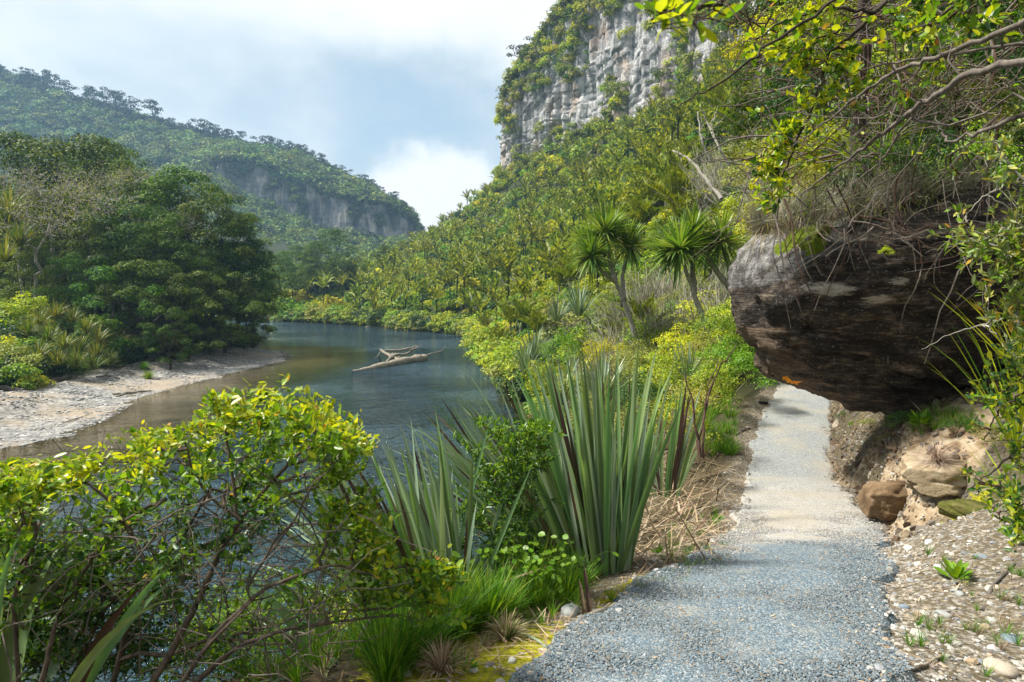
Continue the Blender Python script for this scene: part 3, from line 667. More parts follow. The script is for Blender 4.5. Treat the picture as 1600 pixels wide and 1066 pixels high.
# ------------------------------------------------------------------ forest on the mountain
def far_clump(rng, n, leaf, mat, tall=.8):
    nc = 12; d = rdir(rng, nc); d[:, 2] = np.abs(d[:, 2]); C = d * rng.uniform(.35, .8, nc)[:, None] * np.array([1, 1, tall]) + [0, 0, .1]
    g = Geo(); clump_crown(g, rng, C, rng.uniform(.25, .48, nc), .7, n // nc, (leaf, .8)); return g.mesh('far_crown', mat)
rng = np.random.default_rng(11)
FARM = [far_clump(rng, 260, .20, M_far, t) for t in (.7, .8, .9, 1.0)] + [far_clump(rng, 240, .18, M_fardark, 1.) for _ in range(2)]
def mountain_forest():
    rng = np.random.default_rng(5); n = 9500
    px = rng.uniform(-140, 668, n); v = np.where(rng.random(n) < .55, rng.uniform(.05, .97, n), rng.uniform(2.0, 3.1, n)); 
    q = mountain_point(px, v); k = px > -200
    # bushes clinging to the far cliff
    m = 1500; px2 = rng.uniform(330, 665, m); v2 = rng.uniform(1.02, 2, m); q2 = mountain_point(px2, v2); u = px2 / 14
    q2[:, 1] += np.abs(pn(u * .55, v2 * .3, 2.)) * 16 + np.abs(pn(u * 1.7, v2 * .6, 6.)) * 6 - 1.5
    msk = pn(px2 / 30, v2 * 1.2, 6.) + .55 * pn(px2 / 11, v2 * 3, 3.) + .9 * (v2 - 1.5) > .33; q2 = q2[msk]
    vm = np.clip(1 - np.abs(v - 1.5) * 0, 1, 1)
    n9 = 9 * fbm(q[:, 0] * .012, q[:, 1] * .012, q[:, 2] * .02, 4) ; q[:, 1] += n9 * .8; q[:, 2] += np.where((v > .1) & (v < 2.9), n9 * .35, 0)
    pts = np.concatenate([q, q2]); s = np.concatenate([rng.uniform(4.5, 9.5, n) * rng.choice([.6, .9, 1.2], n) * np.interp(px, [560, 650], [1, .45]), rng.uniform(2.5, 5.5, len(q2))]); pts[:, 2] -= s * .25
    rot = np.zeros((len(pts), 3)); rot[:, 2] = rng.uniform(0, 6.28, len(pts)); 
    dark = rng.random(len(pts)) < np.concatenate([np.where(v > 2.85, .6, .10), np.full(len(q2), .25)])
    idx = np.where(dark, rng.integers(4, 6, len(pts)), rng.integers(0, 4, len(pts)))
    ok = seen(pts, 80); scatter('mountain_forest', pts[ok], rot[ok], s[ok], idx[ok], FARM, kind='stuff')
mountain_forest()
# single emergent trees along the ridge
def ridge_tree(rng, H):
    nc = 9; C = np.stack([rng.normal(0, .22 * H, nc), rng.normal(0, .22 * H, nc), H * rng.uniform(.55, .98, nc)], 1); C[0] = (0, 0, H * .95)
    g = Geo(); clump_crown(g, rng, C, rng.uniform(.12, .22, nc) * H, .55, 60, (.07 * H, .8)); crown = g.mesh('crown', M_fardark)
    g2 = Geo(); rtubes(g2, skeleton(rng, np.array([0, 0, -1.]), C, .045 * H, .05, rt=.012 * H), 4); return crown, g2.mesh('trunk', B_dark)
rng = np.random.default_rng(3); RT = [ridge_tree(rng, h) for h in (10, 13, 16)]
RL = [(8, 9), (62, 12), (75, 11), (92, 16), (104, 15), (120, 14), (150, 13), (160, 15), (178, 16), (192, 15), (205, 16), (222, 13), (253, 17), (276, 10), (305, 10), (329, 15), (340, 14), (352, 12), (366, 13), (382, 14), (418, 13), (428, 13), (446, 12), (458, 12), (470, 11), (478, 12), (492, 10), (507, 11), (530, 10), (545, 9), (575, 12), (583, 11), (600, 9), (622, 10)]
for i, (px, h) in enumerate(RL):
    q = mountain_point(np.array([px - 12. * 0]), np.array([2.98]))[0]; c, t_ = RT[i % 3]; s = h / (10, 13, 16)[i % 3] * 1.15
    where = 'high left end of the far ridge' if px < 140 else 'far ridge left of its dip' if px < 240 else 'middle of the far ridge' if px < 400 else 'far ridge above the blue cliffs'
    o = thing('ridge_tree', q - [0, 0, 3.5], f'small dark tree on the {where}', 'tree', f'emergent trees on the {where}', rz=i * 1.7)
    o.scale = (s, s, s); put('crown', c, o); put('trunk', t_, o)

# ------------------------------------------------------------------ bushes on the near cliff
rng = np.random.default_rng(21)
CLB = [mound(rng, 1., .8, 16, 26, (.16, .75), m_, 'cliff_bush')[0] for m_ in (M_mid, M_olive, M_far, M_yel, M_far, M_olive)]
ROCKPX = [(794, 226, 17, 44), (802, 165, 9, 20), (822, 190, 12, 44), (848, 190, 20, 58), (870, 120, 12, 30), (880, 165, 22, 40), (925, 120, 26, 70), (950, 70, 22, 50), (908, 150, 14, 45), (1000, 120, 30, 75), (1035, 70, 18, 50), (1055, 125, 12, 20), (1100, 80, 26, 55), (1110, 120, 15, 14), (985, 175, 14, 14), (975, 30, 12, 30), (1160, 60, 16, 30)]
def cliff_bushes():
    rng = np.random.default_rng(8); n = 9000; s = rng.uniform(0, _cs[-1], n); v = rng.uniform(.0, 2, n); v = np.where(v > 1, 1 + (v - 1) * .6, v)
    q = cliff_xyz(s, v); x, y, f = proj(q); rk = np.zeros(n, bool)
    wx = x + 7 * pn(x * .05, y * .05, 1.); wy = y + 14 * pn(x * .06, y * .04, 5.)
    for a, b, c, d in ROCKPX: rk |= ((wx - a) / c) ** 2 + ((wy - b) / d) ** 2 < 1
    dn = pn(s * .16, v * 3, 7.) + .5 * pn(s * .4, v * 9, 2.)
    keep = np.where(v > 1, rng.random(n) < .8, np.where(rk, dn > .58, dn > -.30)); keep &= seen(q, 60, 60)
    s, v, q = s[keep], v[keep], q[keep]; m = len(s); sz = rng.uniform(1.5, 3.4, m) * np.where(v > 1, 1.2, 1)
    rot = np.stack([rng.uniform(-.3, .3, m), rng.uniform(-.3, .3, m), rng.uniform(0, 6.28, m)], 1); q[:, 2] -= sz * .3
    scatter('cliff_bushes', q, rot, sz, rng.integers(0, 6, m), CLB, kind='stuff')
cliff_bushes()
# trees on the cliff rim
CR = [(905, 22, 9, 'crooked bushy tree'), (870, 44, 7, 'open branched tree'), (860, 60, 6, 'small bushy tree'), (842, 78, 7, 'spindly tree'), (828, 92, 5, 'low dark tree'), (812, 112, 5, 'low tree'), (818, 96, 8, 'narrow upright tree'), (798, 128, 5, 'low spreading tree'), (888, 30, 6, 'dark tree')]
for i, (px, py, h, what) in enumerate(CR):
    S = np.linspace(_cs[2], _cs[-1], 400); q = cliff_xyz(S, np.full(400, 1.06)); x, y, f = proj(q); j = int(np.argmin(np.abs(x - px) + (S < _cs[3]) * 50)); b = q[j].copy()
    b[2] = min(b[2], P(px, py + 10, b[1])[2]); c, t_ = RT[i % 3]; s = h / (10, 13, 16)[i % 3]
    o = thing('cliff_tree', b - [0, 0, 1.2], f'{what} on the rim of the near cliff, {["first", "second", "third", "fourth", "fifth", "sixth", "seventh", "eighth", "ninth"][sorted(range(9), key=lambda k: -CR[k][0]).index(i)]} from the top right', 'tree', rz=i * 2.1)
    o.scale = (s, s, s); put('crown', c, o); put('trunk', t_, o)

# ------------------------------------------------------------------ hillside bush
rng = np.random.default_rng(31)
def poisson(rng, x0, x1, y0, y1, sp, n):
    g = {}; out = []
    X = rng.uniform(x0, x1, n); Y = rng.uniform(y0, y1, n)
    for a, b in zip(X, Y):
        d = sp(math.hypot(a, b)); i, j = int(a / d), int(b / d); ok = True; key = round(d * 4)
        for (p, q, e) in g.get((int(a // 12), int(b // 12)), []):
            if (p - a) ** 2 + (q - b) ** 2 < (min(d, e)) ** 2: ok = False; break
        if ok:
            out.append((a, b))
            ca, cb = int(a // 12), int(b // 12)
            for u in (-1, 0, 1):
                for v in (-1, 0, 1): g.setdefault((ca + u, cb + v), []).append((a, b, d))
    return np.array(out)
pts = poisson(rng, -75, 95, 13, 330, lambda d: np.interp(d, [0, 20, 60, 150, 300], [.85, .95, 1.9, 2.9, 4.6]), 70000)
x, y = pts[:, 0], pts[:, 1]; z = ground(x, y); sd = river_sd(x, y); e = path_e(x, y)
CUTX = 1330
X_, Y_, F_ = proj(np.stack([x, y, z + 2], 1))
ok = (sd > .3) & (z > .1) & (x > -70) & ~((e < 1.6) & (y < 26)) & ~((x < -15) & (y < 112)) & ~((y < 24) & (x < 4.2)) & seen(np.stack([x, y, z + 2], 1), 90, 40)
ok &= ~((y < 21) & (x > 3) & (x < 9) & (e < 2.4))
# crude line-of-sight test against the bare ground
def visible(p, up=2.5):
    q = p + np.array([0, 0, up]); c = np.array([0, 0, EYE]); vis = np.ones(len(p), bool)
    for t in np.linspace(.08, .97, 40):
        r = c + (q - c) * t; vis &= r[:, 2] > ground(r[:, 0], r[:, 1]) - .3
    return vis
P3 = np.stack([x, y, z], 1)[ok]; P3 = P3[visible(P3, 4.0)]
D3 = np.hypot(P3[:, 0], P3[:, 1]); o_ = np.argsort(D3); P3 = P3[o_]; D3 = D3[o_]
print('hillside plants', len(P3))
PX3, PY3, _ = proj(P3)
# kinds of bush, in three levels of detail
def lodset(name, mat, R, H, **k):
    rng = np.random.default_rng(abs(sum(map(ord, name)))); r = []
    for (nc, per, lf, ns) in ((34, 70, .085, 3), (26, 46, .17, 3), (16, 26, .34, 2)):
        r.append([mound(rng, R, H, nc, int(per), (lf * k.get('lf', 1), k.get('ar', .6)), mat, name, 0, flat=k.get('flat', .75))[0] for _ in range(ns)])
    return r
KIND = {'yellow': lodset('leafy_bush', M_yel, 1.25, 1.5), 'green': lodset('leafy_bush', M_mid, 1.35, 1.7), 'bright': lodset('leafy_bush', M_bright, 1.2, 1.5), 'olive': lodset('leafy_bush', M_olive, 1.3, 1.4, lf=.8), 'deep': lodset('leafy_bush', M_deep, 1.3, 1.6)}
def twiggy(rng, R, H, n, r):
    a = rng.uniform(0, 6.28, n); el = rng.uniform(.6, 1.5, n); g = Geo(); b = np.stack([rng.normal(0, .25 * R, n), rng.normal(0, .25 * R, n), rng.uniform(-.2, .3 * H, n)], 1)
    d = np.stack([np.cos(a) * np.cos(el), np.sin(a) * np.cos(el), np.sin(el)], 1); L = H * rng.uniform(.4, 1., n); k = 5; C = [b]
    for i in range(k - 1):
        d = unit(d + rng.normal(size=d.shape) * .16); C.append(C[-1] + d * (L / (k - 1))[:, None])
    tubes(g, np.stack(C, 1), np.linspace(1, .35, k)[None] * r * rng.uniform(.5, 1.3, n)[:, None], 3); return g.mesh('twigs', M_grey)
rng = np.random.default_rng(4); TW = [[twiggy(rng, 1.1, 1.9, 150, .014) for _ in range(2)], [twiggy(rng, 1.1, 2, 80, .022) for _ in range(2)], [twiggy(rng, 1.1, 2, 40, .05)]]
# nikau palms
def palm_lods():
    rng = np.random.default_rng(17); out = []
    near = []
    for _ in range(2):
        fr = nikau_fronds(rng, 15, 2.6, 36, .66, .11); fm = [g.mesh('frond', M_palm) for g in fr]
        g = Geo(); k = 8; C = np.stack([rng.normal(0, .02, k) * np.arange(k) / k, rng.normal(0, .02, k), np.linspace(-5.5, -.55, k)], 1)[None]; tubes(g, C, np.linspace(.13, .10, k)[None], 8); tm = g.mesh('trunk', B_palm, True)
        g = Geo(); C = np.array([[(0, 0, -.6), (0, 0, -.5), (0, 0, -.25), (0, 0, .05)]], float); tubes(g, C, np.array([[.12, .17, .15, .07]]), 8); cm = g.mesh('crownshaft', solidmat('crownshaft', (.16, .20, .07)), True)
        near.append((fm, tm, cm))
    for (nf, n, ll, lw, mat, r) in ((13, 20, .58, .13, M_palmfar, .09), (9, 12, .5, .24, M_palmfar, .10)):
        v = []
        for _ in range(3):
            g = Geo()
            for f in nikau_fronds(rng, nf, 2.8, n, ll, lw): g.add(np.concatenate(f.V), *[np.concatenate(q) for q in f.F.values()])
            g2 = Geo(); C = np.stack([np.zeros(4), np.zeros(4), np.linspace(-5, .1, 4)], 1)[None]; tubes(g2, C, np.full((1, 4), r), 5)
            v.append((g.mesh('crown', mat), g2.mesh('trunk', B_palm)))
        out.append(v)
    return near, out
PALMN, PALMF = palm_lods()
def palm_join(v):
    """crown and trunk in one mesh for copies that show no parts"""
    a, b = v; A = np.empty(len(a.vertices) * 3, np.float32); a.vertices.foreach_get('co', A); B = np.empty(len(b.vertices) * 3, np.float32); b.vertices.foreach_get('co', B)
    g = Geo(); q = lambda me, k: np.array([p.vertices[:] for p in me.polygons if len(p.vertices) == k])
    fa = [q(a, k) for k in (3, 4)]; g.add(A.reshape(-1, 3), *[f for f in fa if len(f)]); na = sum(len(f) for f in fa if len(f)); g.add(B.reshape(-1, 3), q(b, 4)); me = g.mesh('nikau_palm', None)
    me.materials.append(a.materials[0]); me.materials.append(b.materials[0]); return me
PF2 = [palm_join(v) for v in PALMF[1]]
def fern_mesh(rng, nf, L, n, ll, lw, trunk):
    g = Geo()
    for i in range(nf):
        a = i * 2.399; el = rng.uniform(.15, .6); C = frond(g, rng, (0, 0, 0), (math.cos(a) * math.cos(el), math.sin(a) * math.cos(el), math.sin(el)), L * rng.uniform(.85, 1.1), n, ll, lw, rng.uniform(.9, 1.5), .05, .35)
        tubes(g, C[None], np.linspace(.02, .005, len(C))[None], 3)
    g2 = Geo(); tubes(g2, np.array([[(0, 0, -trunk), (.05, 0, -trunk / 2), (0, 0, .05)]], float), np.array([[.12, .09, .1]]), 6)
    return g.mesh('fronds', M_fern), g2.mesh('trunk', B_dark)
rng = np.random.default_rng(19); FERN = [fern_mesh(rng, 13, 2.2, 22, .38, .11, 4.) for _ in range(2)]
CORDF = [cord_head(np.random.default_rng(90 + i), 60, .95, .05).mesh('leaf_head', M_cord) for i in range(3)]

rng = np.random.default_rng(77)
def zone(px, py, d):
    if px < 760: return 'far bank behind the river log' if py > 430 and px < 700 else 'slope above the river bend'
    if px < 880: return 'slope under the left corner of the cliff' if py < 330 else 'slope left of the cabbage trees' if py < 430 else 'right bank near the waterline'
    if px < 1000: return 'slope right below the grey cliff' if py < 250 else 'slope among the big palms' if py < 340 else 'slope behind the left cabbage tree' if py < 420 else 'bank below the left cabbage tree'
    if px < 1160: return 'upper slope right of the grey cliff' if py < 200 else 'slope above the leaning cabbage tree' if py < 330 else 'slope behind the leaning cabbage tree' if py < 450 else 'bank between cabbage trees and path'
    return 'slope high behind the overhanging branches' if py < 200 else 'slope right behind the boulder'
def zone_old(px, py, d):
    if d < 34: return 'slope behind the flax'
    if d < 60: return 'hillside above the cabbage trees' if py < 420 else 'river bank below the cabbage trees'
    if py > 425 and px < 760: return 'far bank at the river bend'
    if d < 110: return 'middle of the river hillside'
    return 'upper hillside under the cliff' if px > 780 else 'far spur below the mountain'
WORDS = {'yellow': 'yellow-green bush', 'green': 'mid green bush', 'bright': 'bright green bush', 'olive': 'dull olive bush', 'deep': 'dark green bush'}
nb = 0; npalm = 0; stuff = []; stuffp = []; nfern = 0; ncord = 0
for i, (p, d) in enumerate(zip(P3, D3)):
    px, py = PX3[i], PY3[i]; lod = 0 if d < 42 else 1 if d < 95 else 2
    t = pn(p[0] * .07, p[1] * .05, 3.) + .6 * rng.normal()
    palmy = np.interp(d, [0, 26, 34, 60, 120, 200, 300], [0, 0, .16, .34, .52, .62, .55]) * (1.15 if py < 470 else .8)
    u = rng.random(); zr = rng.uniform(0, 6.28); zn = zone(px, py, d)
    if u < palmy:
        s = rng.uniform(.75, 1.25) * (1.2 if d > 85 else 1. if d > 60 else .8); h = rng.uniform(1.7, 4.2) * (1 if d > 45 else .55) * s; base = p + [0, 0, h]
        if lod < 2 and npalm < 60 and d < 100:
            big = d < 62
            o = thing('nikau_palm', base, f'nikau palm on the {zn}', 'palm tree', f'nikau palms on the {zn}', rz=zr); o.scale = (s,) * 3; o.rotation_euler[0] = rng.uniform(-.12, .12); npalm += 1
            if big:
                fm, tm, cm = PALMN[i % 2]
                for f in fm: put('frond', f, o)
                put('trunk', tm, o); put('crownshaft', cm, o)
            else: c, tm = PALMF[0][i % 3]; put('crown', c, o); put('trunk', tm, o)
        elif npalm < 290:
            o = put('nikau_palm', PF2[i % 3] if d > 120 else palm_join(PALMF[0][0]) if False else PF2[i % 3], loc=base, rot=(rng.uniform(-.1, .1), 0, zr), scl=s, label=f'distant nikau palm on the {zn}', category='palm tree', group=f'distant nikau palms on the {zn}'); npalm += 1
        else: stuffp.append((base, zr, s, rng.integers(0, 3)))
        # a low bush under it fills the ground
        stuff.append((p - [0, 0, .3], zr, rng.uniform(.8, 1.2) * (1 + d / 190) * .8, rng.choice([0, 1, 2, 3, 4])))
    elif u < palmy + .035 and 30 < d < 150:
        o = thing('tree_fern', p + [0, 0, rng.uniform(2., 3.4)], f'tree fern on the {zn}', 'tree fern', f'tree ferns on the {zn}', rz=zr); c, tm = FERN[i % 2]; put('fronds', c, o); put('trunk', tm, o)
        stuff.append((p - [0, 0, .3], zr, 1.2, 1))
    elif d < 34 and False: pass
    else:
        k = 'yellow' if t > .55 else 'bright' if t > .2 else 'green' if t > -.25 else 'olive' if t > -.8 else 'deep'
        if d > 110 and k == 'olive': k = 'green'
        s = np.interp(d, [0, 15, 30, 80, 160, 300], [.50, .62, .95, 1.2, 1.6, 2.5]) * rng.choice([.55, .8, 1., 1.25, 1.7], p=[.15, .3, .28, .2, .07])
        if d < 90 and rng.random() < np.interp(d, [15, 30, 90], [.22, .25, .06]):
            o = put('twiggy_shrub', TW[lod][i % len(TW[lod])], loc=p - [0, 0, .1], rot=(0, 0, zr), scl=s * 1.15, label=f'bare grey twiggy shrub on the {zn}', category='shrub', group=f'bare twiggy shrubs on the {zn}')
            if lod == 0: continue
            s *= .7
        if nb < 190:
            me = KIND[k][lod][i % len(KIND[k][lod])]; nb += 1
            put('leafy_bush', me, loc=p - [0, 0, .15 * s], rot=(0, 0, zr), scl=(s, s, s * rng.uniform(.8, 1.25)), label=f'{WORDS[k]} on the {zn}', category='bush', group=f'{WORDS[k]}es on the {zn}')
        else: stuff.append((p - [0, 0, .2 * s], zr, s, ['yellow', 'green', 'bright', 'olive', 'deep'].index(k) + 5 * (2 - lod)))
rb = np.random.default_rng(79)
tt_ = rb.uniform(0, 1, 260)
for u_ in tt_:                                             # bushes leaning over the water along the far and right shore
    L_ = RIV[7:16]; cs_ = np.concatenate([[0], np.cumsum(np.hypot(*np.diff(L_, axis=0).T))]); a_ = u_ * cs_[-1]; x_ = np.interp(a_, cs_, L_[:, 0]) + rb.uniform(.0, 1.6); y_ = np.interp(a_, cs_, L_[:, 1]) + rb.uniform(-.2, 1.6)
    if proj(np.array([x_, y_, 0.]))[2] < 45: continue
    stuff.append((np.array([x_, y_, rb.uniform(-.4, .3)]), rb.uniform(0, 6), rb.uniform(.8, 1.5) * (1 + y_ / 260), rb.choice([0, 1, 1, 3, 4]) + 5))
SM = [KIND[k][l_][0] for l_ in (2, 1, 0) for k in ('yellow', 'green', 'bright', 'olive', 'deep')]
a = np.array([np.r_[q[0], q[1], q[2], q[3]] for q in stuff]); scatter('hillside_bushes', a[:, :3], np.stack([a[:, 3] * 0, a[:, 3] * 0, a[:, 3]], 1), a[:, 4], a[:, 5].astype(int), SM, kind='stuff')
a = np.array([np.r_[q[0], q[1], q[2], q[3]] for q in stuffp]); print('palms beyond', len(a), npalm, nb)
if len(a): scatter('hillside_palms', a[:, :3], np.stack([a[:, 3] * 0, a[:, 3] * 0, a[:, 3]], 1), a[:, 4], a[:, 5].astype(int), PF2, kind='stuff')

# ------------------------------------------------------------------ trees of the left bank
def kanuka(rng, H, Wd, nc, per, mat, lf=.24, low=.28):
    """spreading tree in flat layered clumps on forked limbs"""
    C = []; 
    while len(C) < nc:
        h = rng.uniform(low, 1.); rr = Wd * (1 - max(0, (h - .62) / .38) ** 2 * .75) * (.55 + .45 * min(1, (h - low) / .25 + .4))
        a = rng.uniform(0, 6.28); r = rr * rng.uniform(.15, 1.) ** .5
        c = np.array([math.cos(a) * r, math.sin(a) * r, H * h * (1 - .10 * (r / Wd) ** 2)])
        if all(np.linalg.norm((c - q) * [1, 1, 1.6]) > H * .082 for q in C): C.append(c)
        elif rng.random() < .02: C.append(c)
    C = np.array(C); R = rng.uniform(.065, .12, nc) * H; g = Geo(); clump_crown(g, rng, C, R * 1.05, .62, per, (lf, .7), up=.4)
    crown = g.mesh('crown', mat); g2 = Geo(); rtubes(g2, skeleton(rng, np.array([0, 0, -.8]), C - [0, 0, .3], .026 * H, .05, .34, .025), 5); return crown, g2.mesh('trunk', B_dark)
rng = np.random.default_rng(61); KAN = [kanuka(rng, 16, w_, 52, 260, M_kanuka) for w_ in (5.2, 6.2, 5.6, 4.6)]
KANL = [kanuka(rng, 9, 5.2, 40, 230, M_kanuka, .2, .12) for _ in range(2)]
TL = [  # px, py of the top, distance, kind, scale across, what sets it apart
    (15, 218, 92, 0, 1.05, 'tall flat-topped dark tree at the left edge of the frame'), (62, 222, 96, 1, .95, 'second flat-topped tree from the left edge, on the skyline'), (120, 212, 90, 2, 1.1, 'highest flat-topped dark tree of the left bank'),
    (168, 232, 94, 3, 1.0, 'umbrella-shaped tree just right of the highest crown'), (195, 262, 88, 0, .8, 'shorter tree beside the brownish crown on the left bank'), (30, 300, 78, 2, .9, 'dark tree below the grey bare branches at the left'),
    (95, 305, 76, 1, .8, 'dark tree between the grey bare branches'), (238, 276, 82, 2, .95, 'rounded tree left of the tree with the domed green top'), (288, 272, 80, 0, 1.15, 'big tree with a domed green top nearest the river bend'),
    (328, 300, 78, 1, .9, 'broad dark tree sloping down towards the water'), (366, 342, 82, 3, .95, 'dark tree second from the tip of the point'), (392, 372, 84, 2, .85, 'dark tree leaning over the water at the tip of the point'),
    (150, 345, 70, 3, 1.0, 'dense green tree in the middle of the left bank'), (205, 322, 72, 1, 1.05, 'dense green tree with stacked layers above the beach'), (258, 352, 70, 0, .95, 'layered tree in front of the domed one'), (40, 372, 68, 0, .9, 'shaded tree behind the yellow bush'), (318, 392, 74, 2, .95, 'low spreading tree above the far end of the beach'),
    (105, 395, 66, 2, .85, 'shaded tree with dark limbs behind the drooping strap-leaved plants')]
for i, (px, py, d, k, wd, lab) in enumerate(TL):
    q = P(px, py, d); b = gz(q[0], q[1]); s = (q[2] - b) / 16; o = thing('spreading_tree', (q[0], q[1], b), lab, 'tree', rz=i * 1.3)
    o.scale = (s * wd, s * wd, s); put('crown', KAN[k][0], o); put('trunk', KAN[k][1], o)
TL2 = [(180, 418, 62, 0, .9, 'low dark tree with a pale flat crown above the beach'), (235, 405, 64, 1, 1., 'low layered tree with spreading limbs over the beach'), (290, 425, 66, 0, 1., 'low tree with dark drooping boughs mid beach'), (345, 425, 72, 1, 1., 'low tree near the far end of the beach'), (262, 478, 60, 1, .8, 'lowest broad crown hanging close over the gravel'), (378, 455, 80, 0, .8, 'low dark tree touching the water at the point'), (140, 470, 62, 1, .8, 'dark bushy tree left of the overhanging crowns'), (325, 480, 70, 0, .75, 'small crown close to the driftwood roots')]
for i, (px, py, d, k, wd, lab) in enumerate(TL2):
    q = P(px, py, d); b = gz(q[0], q[1]); s = max(.4, (q[2] - b) / 9); o = thing('spreading_tree', (q[0], q[1], b), lab, 'tree', rz=i * 2.2)
    o.scale = (s * wd, s * wd, s); put('crown', KANL[k][0], o); put('trunk', KANL[k][1], o)
# grey bare crowns among them
def baretree(rng, H, R, n):
    C = np.stack([rng.normal(0, .5 * R, n), rng.normal(0, .5 * R, n), H * rng.uniform(.45, 1, n) ** .7], 1); g = Geo(); rtubes(g, skeleton(rng, np.array([0, 0, 0.]), C, .2, .10, .4, .03), 4)
    g2 = Geo(); k = rng.integers(0, n, 900); nr = rdir(rng, 900); leaves(g2, C[k] + rng.normal(size=(900, 3)) * .35, rdir(rng, 900), nr, .16, .1); return g.mesh('branches', B_grey), g2.mesh('sparse_leaves', M_olive)
rng = np.random.default_rng(62); BT = [baretree(rng, 8, 4.2, 130) for _ in range(3)]
for i, (px, py, d, s, lab) in enumerate([(20, 270, 72, 1., 'bare grey-branched tree at the left edge below the skyline'), (75, 262, 74, 1.1, 'bare grey tree in the middle of the grey band'), (130, 290, 70, 1., 'bare grey tree below the highest crown'), (165, 265, 78, .9, 'half-bare brownish grey tree under the umbrella-shaped crown'), (215, 262, 82, .9, 'brownish bare-twigged dome on the skyline of the left bank'), (50, 320, 66, .9, 'bare forked grey tree over the shaded trees'), (270, 330, 76, .7, 'thin bare grey tree beside the domed green top')]):
    q = P(px, py, d); z0 = q[2] - 8 * s; o = thing('bare_tree', (q[0], q[1], z0), lab, 'tree', rz=i * 1.9); o.scale = (s,) * 3; put('branches', BT[i % 3][0], o); put('sparse_leaves', BT[i % 3][1], o)
    g = Geo(); zb = gz(q[0], q[1]); tubes(g, np.array([[(0, 0, (zb - z0) / s - .5), (.3, .1, (zb - z0) / s * .5), (0, 0, .2)]]), np.array([[.26, .22, .18]]), 6); put('trunk', g.mesh('trunk', B_grey), o)
# undergrowth of the left bank
def left_under():
    rng = np.random.default_rng(63); n = 2600; x = rng.uniform(-110, -27, n); y = rng.uniform(30, 118, n); z = ground(x, y); sd = river_sd(x, y)
    edge = -33.5 - .8 * pn(x * .3, y * .3, 3.)
    ok = ((x < edge - 1) | ((y > 86) & (sd > .5))) & (sd > .5) & seen(np.stack([x, y, z + 2], 1), 60); x, y, z = x[ok], y[ok], z[ok]; m = len(x); s = rng.uniform(.8, 1.6, m)
    yellow = (x < -40) & (y < 66) & (rng.random(m) < .5); idx = np.where(yellow, rng.integers(0, 2, m), np.where(rng.random(m) < .25, 2, 4)) + 5
    scatter('left_undergrowth', np.stack([x, y, z - .3], 1), np.stack([x * 0, x * 0, rng.uniform(0, 6.28, m)], 1), s, idx, SM, kind='stuff')
left_under()
# second rank of forest that closes the view behind the left trees
def back_forest():
    rng = np.random.default_rng(64); n = 1500; x = rng.uniform(-240, -45, n); y = rng.uniform(80, 330, n); z = ground(x, y); sd = river_sd(x, y)
    ok = (sd > 1) & (z > .5) & seen(np.stack([x, y, z + 6], 1), 60) & ((y > 185) | (x < -60 - .4 * (y - 80) * (y < 140))); x, y, z = x[ok], y[ok], z[ok]; m = len(x)
    scatter('back_forest', np.stack([x, y, z], 1), np.stack([x * 0, x * 0, rng.uniform(0, 6.28, m)], 1), rng.uniform(5, 8, m), rng.integers(0, 4, m), FARM, kind='stuff')
back_forest()
for i, (px, py, d, s, lab) in enumerate([(520, 362, 190, .62, 'dark rounded tree standing above the palms at the river bend'), (470, 385, 185, .5, 'smaller dark tree beside the rounded one at the river bend'), (435, 392, 170, .55, 'dark tree just right of the point across the river'), (600, 385, 215, .42, 'small tree on the spur below the mountain cliffs'), (495, 380, 180, .45, 'low dark tree between the two at the river bend')]):
    q = P(px, py, d); b = gz(q[0], q[1]); s = max(.3, (q[2] - b) / 16); o = thing('spreading_tree', (q[0], q[1], b), lab, 'tree', rz=i); o.scale = (s * 1.15, s * 1.15, s); put('crown', KAN[i % 4][0], o); put('trunk', KAN[i % 4][1], o)

# drooping strap-leaved plants and bushes along the beach
M_kie = leafmat('strap_leaves', [(.05, .10, .010), (.10, .16, .014), (.19, .22, .03), (.28, .24, .07)], .3, .45, .4, .14)
def tuft(rng, n, L, W, mat, name='leaves', lift=.5, seg=5, dr=1.5):
    a = rng.uniform(0, 6.28, n); el = rng.uniform(lift, 1.45, n); d = np.stack([np.cos(a) * np.cos(el), np.sin(a) * np.cos(el), np.sin(el)], 1)
    g = Geo(); blades(g, d * [.08, .08, 0] * L, d, L * rng.uniform(.6, 1.1, n), W, seg, dr * rng.uniform(.5, 1.4, n)); return g.mesh(name, mat)
rng = np.random.default_rng(65); KT = [tuft(rng, 90, 1.5, .06, M_kie, 'strap_leaved_plant') for _ in range(3)]
spots = [(62, 510, 54), (88, 498, 55), (112, 505, 56), (135, 520, 55), (75, 535, 52), (100, 545, 51), (125, 550, 52), (150, 558, 54), (60, 560, 50), (90, 572, 50), (118, 575, 50), (146, 578, 52), (172, 572, 57), (45, 525, 52), (152, 535, 56), (185, 540, 60), (205, 555, 62), (225, 548, 64), (12, 350, 66), (30, 385, 64), (8, 410, 62), (15, 330, 68)]
for i, (px, py, d) in enumerate(spots):
    q = P(px, py, d); hi = py < 450
    s = 1.15 if not hi else 1.9; lab = 'drooping strap-leaved plant at the edge of the beach' if not hi else 'strap-leaved tuft hanging high in the shaded trees at the left edge'
    put('strap_leaved_plant', KT[i % 3], loc=q, rot=(0, 0, i), scl=s, label=lab, category='plant', group='strap-leaved plants by the beach' if not hi else 'strap-leaved tufts in the left trees')
